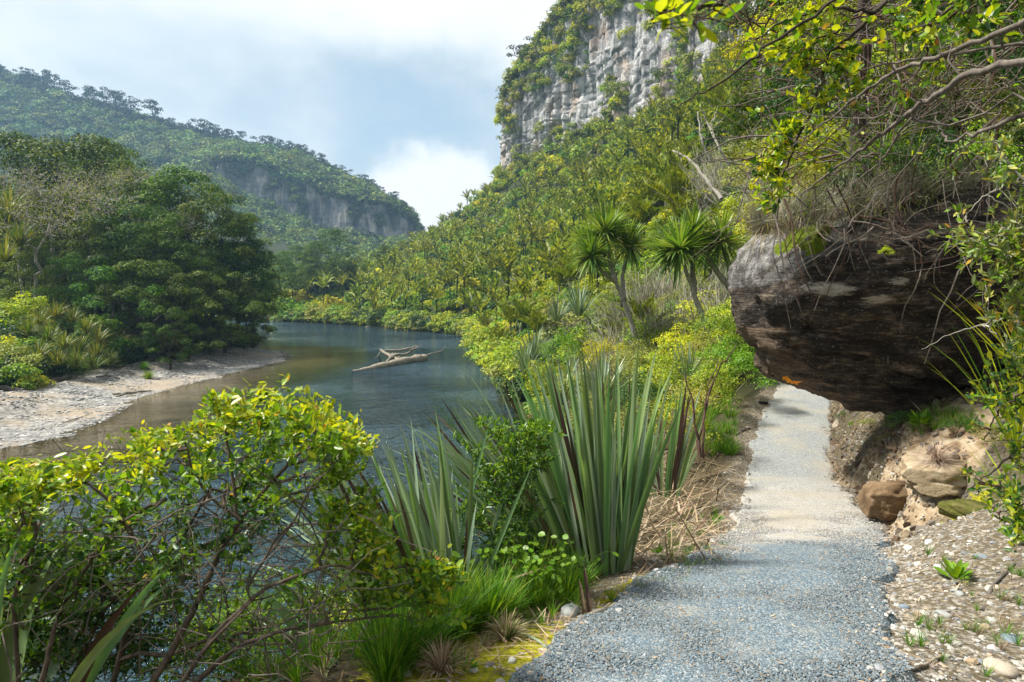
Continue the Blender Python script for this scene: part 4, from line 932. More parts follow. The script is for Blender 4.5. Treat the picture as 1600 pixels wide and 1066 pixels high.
for i, (px, py, d, k, s, lab) in enumerate([(18, 478, 56, 'yellow', 1.5, 'golden yellow bush at the left edge under the shaded trees'), (45, 470, 57, 'yellow', 1.2, 'golden bush right beside the larger golden one'), (58, 500, 56, 'yellow', .9, 'small yellow bush above the strap leaves'), (8, 540, 49, 'olive', 1.5, 'pale olive bush at the left edge by the beach'), (30, 560, 48, 'olive', 1.3, 'olive bush beside the grey log'), (15, 590, 46, 'green', 1.2, 'leafy bush hanging over the end of the beach log'), (50, 588, 47, 'yellow', .9, 'small yellow-green bush over the beach log'), (160, 505, 60, 'bright', 1.2, 'bright green bush right of the strap-leaved plants'), (352, 528, 82, 'green', 1.6, 'low green bush at the far end of the beach'), (372, 530, 84, 'green', 1.5, 'last low bush on the tip of the beach'), (330, 535, 78, 'deep', 1.3, 'dark low bush behind the far beach')]):
    q = P(px, py, d); b = gz(q[0], q[1]); z = max(b - .3, q[2] - 1.2 * s); put('leafy_bush', KIND[k][1][i % 3], loc=(q[0], q[1], z), rot=(0, 0, i * 2.), scl=s, label=lab, category='bush')

# ------------------------------------------------------------------ stones and driftwood
def stone_mesh(rng, mat, name='stone', sub=1, ax=(1, .75, .5), rough=.16):
    import bmesh
    bm = bmesh.new(); bmesh.ops.create_icosphere(bm, subdivisions=sub, radius=1.); V = np.array([v.co[:] for v in bm.verts]); F = np.array([[v.index for v in f.verts] for f in bm.faces]); bm.free()
    o = rng.uniform(0, 50); V = V * (1 + rough * 2 * fbm(V[:, 0] * 1.1 + o, V[:, 1] * 1.1, V[:, 2] * 1.1, 3))[:, None]; V = np.clip(V, -.9, .9) * np.array(ax); return mesh_np(name, V, [F], mat, sub > 1)
def stonemat(name, cols, rough=.8):
    m, t, b, out = newmat(name); oi = t.add('ShaderNodeObjectInfo').outputs['Random']; p = t.add('ShaderNodeTexCoord').outputs['Object']
    c = t.ramp(oi, [(i / (len(cols) - 1), q) for i, q in enumerate(cols)]); n = t.noise(p, 2.5, 5, .65); t.put(b.inputs['Base Color'], t.mix(.5, c, t.ramp(n, [(.3, .35), (.7, 1.)]), 'MULTIPLY'))
    t.put(b.inputs['Normal'], t.bump(n, .4, .1)); b.inputs['Roughness'].default_value = rough; return m
S_blue = stonemat('blue_chippings', [(.08, .115, .14), (.15, .20, .235), (.20, .26, .295), (.36, .39, .40), (.13, .16, .18), (.30, .25, .18)])
S_pale = stonemat('pale_stones', [(.18, .18, .18), (.36, .33, .28), (.52, .49, .43), (.24, .26, .29), (.66, .64, .60), (.35, .26, .16)])
S_beach = stonemat('beach_stones', [(.10, .10, .10), (.30, .30, .29), (.42, .41, .38), (.22, .22, .23), (.60, .59, .57)])
rng = np.random.default_rng(70)
def pebbles():
    rng = np.random.default_rng(71)
    chip = [stone_mesh(rng, S_blue, 'chip', 1, (1, .7, .45), .22) for _ in range(4)]; pal = [stone_mesh(rng, S_pale, 'pebble', 1, (1, .75, .45), .2) for _ in range(4)]
    def cast(n, y0, y1, x0, x1, f):
        x = rng.uniform(x0, x1, n); y = y0 + (y1 - y0) * rng.random(n) ** 1.3; e = path_e(x, y); k = f(x, y, e); x, y, e = x[k], y[k], e[k]
        z = np.where(e < 0, np.interp(y, PY, PZ) + .02, ground(x, y)); p = np.stack([x, y, z], 1); s = seen(p, 10); return p[s], e[s]
    p, e = cast(330000, 2.6, 9, -.6, 5.2, lambda x, y, e: (e < -.01 + .1 * rng.normal(size=len(e)) ** 2 * 0) & (rng.random(len(x)) < np.interp(y, [2.6, 6, 9], [1, .8, .3])))
    n = len(p); sz = rng.uniform(.0045, .0095, n) * np.where(rng.random(n) < .02, 1.8, 1); print('chips', n)
    blue = (p[:, 1] + .9 * pn(p[:, 0] * 1.5, p[:, 1] * 1.5, 2.) - .2 * (p[:, 0] - .35 * p[:, 1])) < 6.9 + rng.normal(size=n) * .7
    scatter('path_chippings', p, rng.uniform(-.6, .6, (n, 3)) + np.stack([np.zeros(n), np.zeros(n), rng.uniform(0, 6.28, n)], 1), sz, np.where(blue, rng.integers(0, 4, n), rng.integers(4, 8, n)), chip + pal, kind='stuff')
    rt = lambda y: np.interp(y, PY, PXR)
    p, e = cast(60000, 2.6, 17, -1.2, 7, lambda x, y, e: (e > -.12) & (np.where(x > rt(y), (e < 1.9 - 1.2 * (y > 6.8)), e < .55)) & (rng.random(len(x)) < np.exp(-np.maximum(e, 0) * np.where(x > rt(y), 1.0, 3.5)) * np.where(x > rt(y), 1, .35)))
    n = len(p); sz = np.exp(rng.normal(-4.45, .5, n)); print('verge', n); scatter('verge_stones', p, rng.uniform(-.4, .4, (n, 3)) + np.stack([np.zeros(n), np.zeros(n), rng.uniform(0, 6.28, n)], 1), sz, rng.integers(0, 4, n), pal, kind='stuff')
    bp = [stone_mesh(rng, S_beach, 'cobble', 1, (1, .8, .4), .15) for _ in range(4)]; n = 60000; x = rng.uniform(-40, -20, n); y = rng.uniform(28, 86, n); sd = river_sd(x, y)
    edge = -34.0 - .8 * pn(x * .3, y * .3, 3.); dn = pn(x * .25, y * .25, 9.)
    k = (x > edge) & (sd > -.6) & (rng.random(n) < .45 + .6 * dn) & seen(np.stack([x, y, x * 0], 1), 10); x, y = x[k], y[k]; n = len(x); print('cobbles', n)
    scatter('beach_cobbles', np.stack([x, y, ground(x, y)], 1), np.stack([x * 0, x * 0, rng.uniform(0, 6.28, n)], 1), np.exp(rng.normal(-2.75, .42, n)), rng.integers(0, 4, n), bp, kind='stuff')
pebbles()
W_drift = barkmat('driftwood_bleached', (.07, .055, .04), (.38, .34, .27), 7); W_dark = barkmat('driftwood_dark', (.05, .042, .035), (.16, .14, .12), 10)
def limb(g, pts, r, sides=8, n=12, wob=.02, seed=0):
    """bent tapering limb through the given points"""
    rng = np.random.default_rng(seed); pts = np.asarray(pts, float); t = np.linspace(0, len(pts) - 1, n); C = np.stack([np.interp(t, range(len(pts)), pts[:, i]) for i in range(3)], 1)
    for _ in range(2): C[1:-1] = (C[:-2] + 2 * C[1:-1] + C[2:]) / 4
    L = np.linalg.norm(pts[-1] - pts[0]); C += rng.normal(size=C.shape) * wob * L * .3; rr = np.interp(t, np.linspace(0, len(pts) - 1, len(r)), r) * (1 + .12 * rng.normal(size=n)); tubes(g, C[None], np.abs(rr)[None], sides)
    e = np.array(rr); n0 = len(C) * sides; return C
def capped(g, C, r, sides):
    pass
def river_log():
    a, b = P(552, 580, 61.5), P(663, 561, 70.5); c = (a + b) / 2; c[2] = 0; o = thing('fallen_log', c, 'pale bleached tree trunk lying in the river with its broken roots and branches raised', 'log')
    q = lambda px, py, d: P(px, py, d) - c
    g = Geo(); limb(g, [q(550, 581, 61), q(575, 578, 62.5), q(605, 571, 65), q(640, 563.5, 68.5), q(663, 560.5, 70.5)], [.10, .30, .42, .48, .50], 10, 22, .006, 1)
    e = q(663, 560.5, 70.5); an = np.arange(10) / 10 * 6.283; g.add(np.concatenate([[e + [.1, .1, 0]], e + np.stack([0 * an, np.cos(an) * .48, np.sin(an) * .48], 1)]), [(0, i + 1, (i + 1) % 10 + 1) for i in range(10)]); put('trunk', g.mesh('trunk', W_drift, True), o)
    BR = [([q(594, 546, 72), q(600, 552, 71.5), q(612, 557, 71), q(622, 562, 70)], [.12, .20, .22, .2]), ([q(596, 548, 72), q(620, 548, 72.5), q(640, 545, 73), q(652, 540, 73.5)], [.10, .12, .10, .05]),
          ([q(610, 560, 70), q(618, 552, 71), q(630, 556, 71), q(640, 550, 72), q(652, 543, 73)], [.16, .18, .14, .10, .05]), ([q(614, 553, 71), q(607, 562, 69.5), q(604, 566, 68)], [.16, .12, .08]), ([q(625, 557, 71), q(618, 563, 70), q(612, 567, 69)], [.14, .12, .1]),
          ([q(640, 547, 72), q(650, 544, 73), q(660, 541, 73.5)], [.06, .05, .02]), ([q(645, 546, 72), q(654, 540, 73), q(657, 538, 73)], [.05, .04, .015]), ([q(662, 560, 70.5), q(666, 554, 71), q(680, 552, 72), q(690, 549, 73), q(696, 541, 73.5)], [.12, .09, .07, .05, .02]), ([q(688, 549, 73), q(694, 547, 73.4)], [.04, .015]), ([q(596, 547, 72), q(590, 556, 71), q(586, 560, 70)], [.05, .035, .02])]
    for i, (pt, r) in enumerate(BR):
        g = Geo(); limb(g, pt, r, 6, 9, .02, i + 5); put('branch', g.mesh('branch', W_drift, True), o)
    # shag drying on the log
    m = solidmat('black_feathers', (.012, .014, .016), .5); b0 = P(594, 568, 66.5); 
    g = Geo(); rr = lambda C, R, s=8: tubes(g, np.array([C], float), np.array([R], float), s)
    rr([(0, 0, -.02), (0, 0, .06), (.01, 0, .18), (.0, 0, .30), (-.02, 0, .40), (-.03, 0, .47), (-.03, 0, .52), (-.05, 0, .56), (-.08, 0, .575)], [.02, .075, .10, .085, .045, .032, .036, .036, .01])
    rr([(-.07, 0, .565), (-.12, 0, .575), (-.16, 0, .57)], [.016, .009, .003], 5); rr([(.02, 0, .1), (.08, 0, -.03), (.11, 0, -.12)], [.06, .03, .012], 6)
    for sy in (-1, 1): rr([(0, .05 * sy, .34), (.03, .09 * sy, .24), (.06, .08 * sy, .10), (.08, .05 * sy, .02)], [.03, .045, .035, .008], 6)
    put('black_bird', g.mesh('black_bird', m, True), loc=b0 - [0, 0, .06], scl=1.25, label='black shag perched upright on the pale log in the river', category='bird')
river_log()
def driftwood():
    D = [([(2, 618, 45), (20, 617, 45.3), (38, 621, 45)], [.22, .24, .2], 'thick dark grey log at the left end of the beach', 0), ([(55, 609, 47), (80, 604, 49), (100, 598, 51), (110, 590, 52)], [.22, .28, .3, .16], 'long dark log under the strap-leaved plants', 0),
         ([(228, 574, 62), (238, 563, 63), (252, 562, 64), (264, 572, 64)], [.22, .3, .26, .16], 'dark arched root stump on the beach', 0), ([(264, 572, 64), (285, 565, 67), (308, 567, 67)], [.10, .08, .04], 'thin dark branch lying beyond the arched stump', 0),
         ([(150, 590, 52), (168, 588, 52.5), (186, 590, 52)], [.12, .14, .08], 'short dark log by the last strap-leaved plant', 0), ([(176, 612, 47), (200, 609, 47.8), (235, 603, 49)], [.10, .14, .06], 'flat drift branch near the water on the beach', 1), ([(182, 615, 46.5), (205, 606, 48.4), (222, 607, 48)], [.07, .08, .03], 'second drift branch crossing the flat one', 1), ([(320, 548, 82), (345, 546, 84), (362, 547, 84)], [.12, .1, .06], 'drift branch at the far end of the beach', 1), ([(288, 543, 78), (296, 538, 79), (300, 545, 78)], [.14, .1, .1], 'small dark stump at the far end of the beach', 0)]
    for i, (pt, r, lab, k) in enumerate(D):
        q = np.array([P(*a) for a in pt]); 
        for j in range(len(q)): q[j, 2] = max(gz(q[j, 0], q[j, 1]) + r[min(j, len(r) - 1)] * .4, q[j, 2] if 'arch' in lab or 'stump' in lab else -9)
        g = Geo(); c = q[0].copy(); limb(g, q - c, r, 7, 12, .03, 30 + i)
        for e_ in (0, len(q) - 1): pass
        put('drift_log', g.mesh('drift_log', W_drift if k else W_dark, True), loc=c, label=lab, category='log')
    rng = np.random.default_rng(72); me = tuft(rng, 140, .7, .03, M_bright, 'grass_tuft', .5); q = hit(232, 594); put('grass_tuft', me, loc=q, scl=1.5, label='bright green grass tuft alone on the gravel beach', category='grass tuft')
    q = hit(225, 578); put('grass_tuft', me, loc=q, scl=1.3, rot=(0, 0, 2), label='darker grass tuft beside the arched root stump', category='grass tuft')
    pal = solidmat('waterline_rock', (.22, .20, .16), .9, .5)
    for i, (px, py, s, lab) in enumerate([(752, 545, .8, 'pale flat rock at the waterline where the right bank juts out'), (768, 572, .55, 'small pale rock at the foot of the right bank'), (783, 588, .9, 'slanting pale rock at the waterline nearest the flax'), (575, 511, .45, 'pale stone at the foot of the far bank'), (765, 560, .5, 'low rock between the two waterline rocks'), (500, 504, .5, 'low pale ledge at the far waterline')]):
        q = hit(px, py); put('bank_rock', stone_mesh(rng, pal, 'bank_rock', 3, (1.6, .9, .5), .2), loc=q, rot=(0, .15, i), scl=s, label=lab, category='rock')
driftwood()

# ------------------------------------------------------------------ overhanging boulder
def build_boulder():
    OUT = np.array([(1172, 418), (1168, 458), (1180, 515), (1212, 566), (1240, 599), (1300, 621), (1400, 640), (1530, 652), (1640, 640), (1760, 560), (1760, 420), (1640, 330), (1500, 300), (1400, 305), (1330, 328), (1250, 342), (1212, 364), (1186, 388)], float)
    D0 = 10.2; W = np.array([P(a, b, D0) for a, b in OUT]); cx, cz = 5.9, 7.35
    th = np.arctan2(W[:, 2] - cz, W[:, 0] - cx); R = np.hypot(W[:, 0] - cx, W[:, 2] - cz); o = np.argsort(th); th, R = th[o], R[o]
    th = np.concatenate([th - 2 * math.pi, th, th + 2 * math.pi]); R = np.tile(R, 3)
    nt, nf = 300, 170; T = np.linspace(-math.pi, math.pi, nt, endpoint=False); ph = np.linspace(.0, math.pi, nf); TT, PH = np.meshgrid(T, ph)
    Rt = np.interp(TT, th, R); rho = np.sin(PH) ** .8; x = cx + rho * Rt * np.cos(TT); z = cz + rho * Rt * np.sin(TT)
    c = np.cos(PH); y = D0 - np.sign(c) * np.abs(c) ** .62 * 1.9
    y = y + .42 * (7.9 - z) * np.where(c > 0, 1, .6)
    # upper-left facet falls back from the brow line
    lx, lz = P(1150, 478, D0)[0], P(1150, 478, D0)[2]; mx, mz = P(1340, 352, D0)[0], P(1340, 352, D0)[2]; L = math.hypot(mx - lx, mz - lz)
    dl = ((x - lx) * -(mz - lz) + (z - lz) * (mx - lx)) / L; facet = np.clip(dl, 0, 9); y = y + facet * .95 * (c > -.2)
    st = (z + .16 * (x - 4) + .05 * pn(x * .8, y * .8, z)) * 3.1; ridge = 1 - np.abs(pn(st, x * .22, 3.)) * 2.2
    lowm = sstep((7.7 - z) / .8)
    nrm = np.stack([(x - cx) / 3, (y - D0) / 2.2, (z - cz) / 1.7], -1); nrm = unit(nrm)
    disp = .16 * fbm(x * .7, y * .7, z * .9, 3) + .055 * fbm(x * 3, y * 3, z * 4.5, 4) + .035 * ridge * lowm * (.5 + .5 * sstep((x - 3) / 2)) + .05 * np.abs(pn(x * 1.6, y * 3, (z + .16 * x) * 13.)) + .03 * np.abs(pn(x * 9, y * 9, z * 16)) - .04
    # hollow seams running down to the right along the under face
    for (a0, b0, a1, b1, amp) in ((1290, 525, 1560, 600, .10), (1290, 560, 1560, 625, .12), (1230, 560, 1420, 618, .10), (1330, 470, 1560, 520, .06)):
        A, B = P(a0, b0, 9), P(a1, b1, 9); ll = math.hypot(B[0] - A[0], B[2] - A[2]); dd = np.abs((x - A[0]) * -(B[2] - A[2]) + (z - A[2]) * (B[0] - A[0])) / ll + .03 * pn(x * 3, z * 3, a0 * .1); disp -= amp * np.exp(-(dd / .06) ** 2) * (x > A[0] - .2)
    V = np.stack([x, y, z], -1) + nrm * disp[..., None]
    idx = np.arange(nt * nf).reshape(nf, nt); i2 = np.roll(idx, -1, 1); F = np.stack([idx[:-1], i2[:-1], i2[1:], idx[1:]], -1).reshape(-1, 4)
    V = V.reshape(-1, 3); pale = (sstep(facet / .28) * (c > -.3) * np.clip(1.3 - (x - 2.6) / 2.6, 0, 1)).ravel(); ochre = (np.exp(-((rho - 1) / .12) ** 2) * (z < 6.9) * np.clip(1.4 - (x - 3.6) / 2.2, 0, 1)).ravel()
    m, t, b, out = newmat('boulder_rock'); p = t.add('ShaderNodeNewGeometry').outputs['Position']; A = lambda k: t.add('ShaderNodeAttribute', attribute_name=k).outputs['Fac']
    n1 = t.noise(t.mapping(p, (1, 1, 2.6), (0, .12, 0)), 2.6, 8, .68, .5); n2 = t.noise(t.mapping(p, (1, 1, 3.5), (0, .12, 0)), 9, 6, .7, .3); n3 = t.noise(p, 40, 4, .7)
    v = t.math('ADD', t.math('ADD', t.math('MULTIPLY', n1, .5), t.math('MULTIPLY', n2, .35)), t.math('MULTIPLY', n3, .15)); iso = t.noise(p, 5.5, 7, .68)
    c1 = t.ramp(v, [(.40, (.010, .008, .007)), (.50, (.035, .026, .020)), (.56, (.11, .085, .062)), (.61, (.24, .19, .14)), (.69, (.46, .41, .32))])
    c1 = t.mix(t.math('MULTIPLY', t.step(t.noise(p, 1.6, 5, .6), .58, .70), .5), c1, (.035, .045, .010))
    c2 = t.ramp(v, [(.38, (.05, .046, .044)), (.48, (.15, .145, .14)), (.55, (.27, .26, .25)), (.66, (.50, .48, .45))])
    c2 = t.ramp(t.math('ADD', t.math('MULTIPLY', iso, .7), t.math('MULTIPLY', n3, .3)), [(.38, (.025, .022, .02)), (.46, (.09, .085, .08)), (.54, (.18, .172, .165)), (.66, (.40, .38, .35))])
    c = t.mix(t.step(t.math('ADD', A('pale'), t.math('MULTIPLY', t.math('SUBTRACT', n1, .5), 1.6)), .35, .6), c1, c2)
    c = t.mix(t.math('MULTIPLY', t.step(t.math('ADD', A('ochre'), t.math('MULTIPLY', t.math('SUBTRACT', n1, .5), 2.6)), .45, 1.), .6), c, (.19, .13, .08))
    bed = t.noise(t.mapping(p, (.35, .35, 11), (0, .16, 0)), 2.2, 5, .6, .25)
    c = t.mix(t.math('MULTIPLY', t.step(bed, .47, .40), t.math('MULTIPLY', t.math('SUBTRACT', 1., t.math('MULTIPLY', A('pale'), .85)), .6)), c, (.012, .010, .008))
    spk = t.voro(t.vmath('ADD', p, t.vmath('SCALE', t.noise(p, 12, 3, .6, out='Color'), .06)), 16)
    c = t.mix(t.math('MULTIPLY', t.step(t.math('ADD', spk, t.math('MULTIPLY', n1, .8)), .60, .48), .5), c, (.26, .23, .18))
    v = t.math('ADD', t.math('ADD', v, t.math('MULTIPLY', bed, t.math('SUBTRACT', .5, t.math('MULTIPLY', A('pale'), .42)))), t.math('MULTIPLY', t.noise(p, 70, 4, .7), .12))
    # worn pale scar on the brow
    for (px, py, r) in ((1310, 452, .28), (1345, 366, .26), (1285, 448, .2), (1375, 468, .16), (1400, 440, .13), (1480, 640, .2)):
        s_ = P(px, py, 8.6); dd = t.vmath('LENGTH', t.vmath('MULTIPLY', t.vmath('SUBTRACT', p, tuple(s_)), (1, .35, 2.4))); k = t.step(t.math('ADD', dd, t.math('MULTIPLY', t.math('SUBTRACT', n2, .5), .5)), r, r * .55); c = t.mix(t.math('MULTIPLY', k, .75), c, (.48, .43, .35))
    t.put(b.inputs['Base Color'], c); b.inputs['Roughness'].default_value = .8
    t.put(b.inputs['Normal'], t.bump(v, 1., .10))
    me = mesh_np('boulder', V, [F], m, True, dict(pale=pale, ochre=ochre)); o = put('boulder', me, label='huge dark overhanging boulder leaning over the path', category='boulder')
    # patches lifted off its own surface
    fc = V[F].mean(1); X, Y, _ = proj(fc); a = V[F[:, 2]] - V[F[:, 0]]; bq = V[F[:, 3]] - V[F[:, 1]]; fn = unit(np.cross(a, bq)); fn = np.where(((fn * (fc - [5.9, 10.2, 7.3])).sum(1) < 0)[:, None], -fn, fn); front = (fn * (np.array([0, 0, EYE]) - fc)).sum(1) > 0
    def patch(name, sel, mat, off, parent=None, **k):
        ids = np.where(sel)[0]; own = {}
        for k_ in ids:
            for v_ in F[k_]: own.setdefault(int(v_), []).append(int(k_))
        left = set(int(k_) for k_ in ids); best = []
        while left:
            st = [left.pop()]; comp = []
            while st:
                k_ = st.pop(); comp.append(k_)
                for v_ in F[k_]:
                    for j_ in own[int(v_)]:
                        if j_ in left: left.discard(j_); st.append(j_)
            if len(comp) > len(best): best = comp
        sel = np.zeros(len(F), bool); sel[best] = True
        f = F[sel]; u, inv = np.unique(f, return_inverse=True); N = np.zeros((len(u), 3)); np.add.at(N, inv.reshape(f.shape).ravel(), np.repeat(fn[sel], 4, 0)); N = unit(N)
        cnt = np.zeros(len(u)); np.add.at(cnt, inv.reshape(f.shape).ravel(), 1); edge = cnt < 4; q = V[u]; h = off(q, edge); g = Geo(); g.add(q + N * h[:, None], inv.reshape(f.shape)); return put(name, g.mesh(name, mat, True), parent, **k)
    om = solidmat('orange_paint', (.85, .30, .01), .6, .1)
    sel = front & (((X - 1240 + (Y - 594) * -.9) / 13) ** 2 + ((Y - 593) / 6.5) ** 2 < 1); 
    if sel.any(): patch('paint_mark', sel, om, lambda q, e: np.full(len(q), .006), o, label='orange painted mark')
    mm, t, b, out = newmat('moss_cushion'); pp = t.add('ShaderNodeNewGeometry').outputs['Position']; nn = t.noise(pp, 60, 4, .7); t.put(b.inputs['Base Color'], t.ramp(nn, [(.3, (.05, .085, .004)), (.55, (.14, .20, .008)), (.75, (.26, .32, .02))])); t.put(b.inputs['Normal'], t.bump(nn, 1., .03)); b.inputs['Roughness'].default_value = 1
    for (px, py, rx, ry, h, lab) in ((1262, 372, 34, 20, .10, 'thick green moss cushion on the shoulder of the boulder'), (1225, 388, 15, 10, .06, 'small moss cushion left of the thick one'), (1275, 390, 14, 12, .07, 'moss tongue hanging over the boulder edge')):
        sel = front & (((X - px + (Y - py) * .8) / rx) ** 2 + ((Y - py) / ry) ** 2 < 1 + .3 * pn(X * .1, Y * .1, 3.))
        if sel.any(): patch('moss_cushion', sel, mm, lambda q, e: np.where(e, -.01, h * (.6 + .5 * fbm(q[:, 0] * 9, q[:, 1] * 9, q[:, 2] * 9, 2))), label=lab, category='moss')
    # pale scratches left on the face
    rng = np.random.default_rng(5); sm = solidmat('scratch', (.24, .19, .13), .9); from mathutils.bvhtree import BVHTree
    bv = BVHTree.FromPolygons([tuple(v) for v in V], [tuple(f) for f in F]); g = Geo(); n = 0
    def stroke(px0, py0, px1, py1, cur=0):
        nonlocal n; C = []
        for t_ in np.linspace(0, 1, 5):
            a, b_ = px0 + (px1 - px0) * t_ - cur * math.sin(t_ * 3.14) * (py1 - py0) * .4, py0 + (py1 - py0) * t_ + cur * math.sin(t_ * 3.14) * (px1 - px0) * .4; r = Vector(pixdir(a, b_)).normalized(); h, nr, ix, ds = bv.ray_cast(Vector((0, 0, EYE)), r)
            if h is None: return
            C.append(np.array(h) - np.array(r) * .006)
        tubes(g, np.array([C]), np.array([[.003] * 5]), 4); n += 1
    for s_ in ((1303, 556, 1305, 568), (1298, 563, 1309, 561), (1369, 568, 1372, 560), (1372, 560, 1375, 568), (1388, 560, 1388, 568), (1388, 560, 1389, 564, 1.2), (1388, 564, 1389, 568, 1.2), (1398, 567, 1402, 575, 1.), (1402, 575, 1398, 567, 1.), (1410, 566, 1413, 573, 1.), (1413, 573, 1410, 566, 1.)): stroke(*s_)
    if n: put('scratches', g.mesh('scratches', sm), o)
    return bv, o
BOULDER_BV, BOULDER = build_boulder()

# lumps of the clay bank beneath it
rng = np.random.default_rng(9); 
def clay():
    def cm(name, a, b_, c_):
        m, t, b, out = newmat(name); p = t.add('ShaderNodeNewGeometry').outputs['Position']; n = t.noise(p, 3.5, 7, .65, .4); t.put(b.inputs['Base Color'], t.ramp(n, [(.32, a), (.5, b_), (.68, c_)])); t.put(b.inputs['Normal'], t.bump(t.noise(p, 14, 6, .7), .9, .03)); return m
    M1 = cm('ochre_clay', (.06, .036, .02), (.14, .088, .045), (.24, .17, .10)); M2 = cm('pale_clay', (.16, .11, .06), (.32, .25, .16), (.48, .41, .31)); M3 = cm('mossy_clay', (.035, .035, .010), (.08, .085, .012), (.16, .13, .05))
    for i, (px, py, d, s, ax, m, lab) in enumerate([(1400, 722, 8.4, .36, (1., .7, .9), M1, 'ochre rounded clay lump standing in the bank'), (1475, 745, 7.9, .55, (1.2, .8, .5), M2, 'pale sandstone slab sloping in the middle of the bank'), (1545, 700, 8.3, .45, (1.1, .7, .6), M2, 'pale sandstone hump below the mop of dead grass'), (1540, 822, 6.5, .30, (1.2, .8, .5), M3, 'dark mossy mound at the foot of the bank')]):
        q = P(px, py, d); z = ground(np.array([q[0]]), np.array([q[1]]))[0]; q[2] = max(q[2], z - s * ax[2] * .55); q[2] = min(q[2], z + s * ax[2] * .15)
        put('clay_lump', stone_mesh(rng, m, 'clay_lump', 5, (ax[0] * 1.1, ax[1], ax[2] * .8), .22), loc=q, rot=(0, -.1, i * .7), scl=s, label=lab, category='earth')
clay()

# ------------------------------------------------------------------ near plants
def leaf_parts(root, rng, pos, al, nr, L, W, mats, pick, nparts, name='leaf'):
    """nearest leaves are objects of their own, the rest of the plant's leaves one mass"""
    d = np.linalg.norm(pos - np.array([0, 0, EYE]), axis=1) - L * 12; o = np.argsort(d); x, y, f = proj(pos); vis = (x > 0) & (x < 1600) & (y > 0) & (y < 1066) & (f > 0)
    own = o[vis[o]][:nparts]; rest = np.setdiff1d(np.arange(len(pos)), own); base = np.array(root.location)
    protos = []
    for m in mats:
        g = Geo(); leaves(g, np.zeros((1, 3)), np.array([[1., 0, 0]]), np.array([[0, 0, 1.]]), 1., W / np.mean(L) if np.isscalar(W) else .5, 'oval'); protos.append(g.mesh(name, m, True))
    r = W / L if not np.isscalar(W) else np.full(len(pos), .5)
    for i in own:
        a = al[i] / np.linalg.norm(al[i]); b = np.cross(nr[i], a); b /= np.linalg.norm(b); n = np.cross(a, b); M = Matrix([[a[0], b[0], n[0]], [a[1], b[1], n[1]], [a[2], b[2], n[2]]]).to_euler()
        put(name, protos[pick[i]], root, loc=pos[i] - base, rot=M, scl=(L[i], L[i] * (r[i] / .5), L[i]))
    for k, m in enumerate(mats):
        s = rest[pick[rest] == k]
        if len(s): g = Geo(); leaves(g, pos[s] - base, al[s], nr[s], L[s], L[s] * r[s] if not np.isscalar(W) else L[s] * .5, 'oval'); put('foliage', g.mesh('foliage', m, True), root, kind='stuff')
def rosettes(rng, tips, out, n, L, ar=.5, spread=.03, up=.35):
    """leaves gathered at and just below each twig end"""
    m = len(tips) * n; c = np.repeat(tips, n, 0); a = np.repeat(out, n, 0); t = np.tile(np.arange(n) / n, len(tips)); al = unit(a * .7 + rdir(rng, m) * .9 + [0, 0, up * .5]); pos = c - a * (t * spread * 2.4)[:, None] + rng.normal(size=(m, 3)) * spread * .12
    nr = unit(np.array([0, 0, 1.]) * .9 + rdir(rng, m) * .75); LL = L * rng.uniform(.55, 1.25, m) * (1 - .25 * (t < .2)); return pos, al, nr, LL, LL * ar * rng.uniform(.85, 1.15, m)

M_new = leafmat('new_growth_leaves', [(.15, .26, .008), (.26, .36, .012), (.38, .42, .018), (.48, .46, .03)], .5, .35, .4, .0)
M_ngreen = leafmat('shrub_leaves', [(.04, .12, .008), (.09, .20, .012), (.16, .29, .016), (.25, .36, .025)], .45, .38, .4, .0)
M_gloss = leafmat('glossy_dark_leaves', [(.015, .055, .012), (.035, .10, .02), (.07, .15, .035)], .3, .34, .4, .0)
M_russet = leafmat('russet_leaves', [(.45, .16, .03), (.5, .30, .05), (.55, .40, .08)], .35, .5, .3, .0)
M_olea = leafmat('grey_green_leaves', [(.055, .10, .035), (.10, .16, .055), (.18, .22, .06), (.26, .30, .14)], .22, .4, .4, .0)
M_grass = leafmat('grass_blades', [(.04, .14, .008), (.08, .22, .012), (.15, .30, .018), (.25, .34, .04)], .45, .5, .3, .08)
M_dry = leafmat('dry_blades', [(.12, .075, .04), (.26, .18, .10), (.40, .31, .19), (.50, .42, .30)], .1, .8, .2, .12, (1, 1, 1))
M_flax = leafmat('flax_blades', [(.09, .16, .06), (.16, .25, .10), (.25, .35, .15)], .32, .42, .4, .22, (1.1, 1.3, .5))
M_flaxpale = leafmat('pale_flax_blades', [(.20, .29, .19), (.34, .42, .30)], .22, .42, .5, .14, (1.1, 1.2, .5))
M_deadflax = leafmat('dead_flax_blades', [(.045, .028, .018), (.10, .065, .04), (.20, .14, .09)], .05, .8, .2, .2, (1, 1, 1))

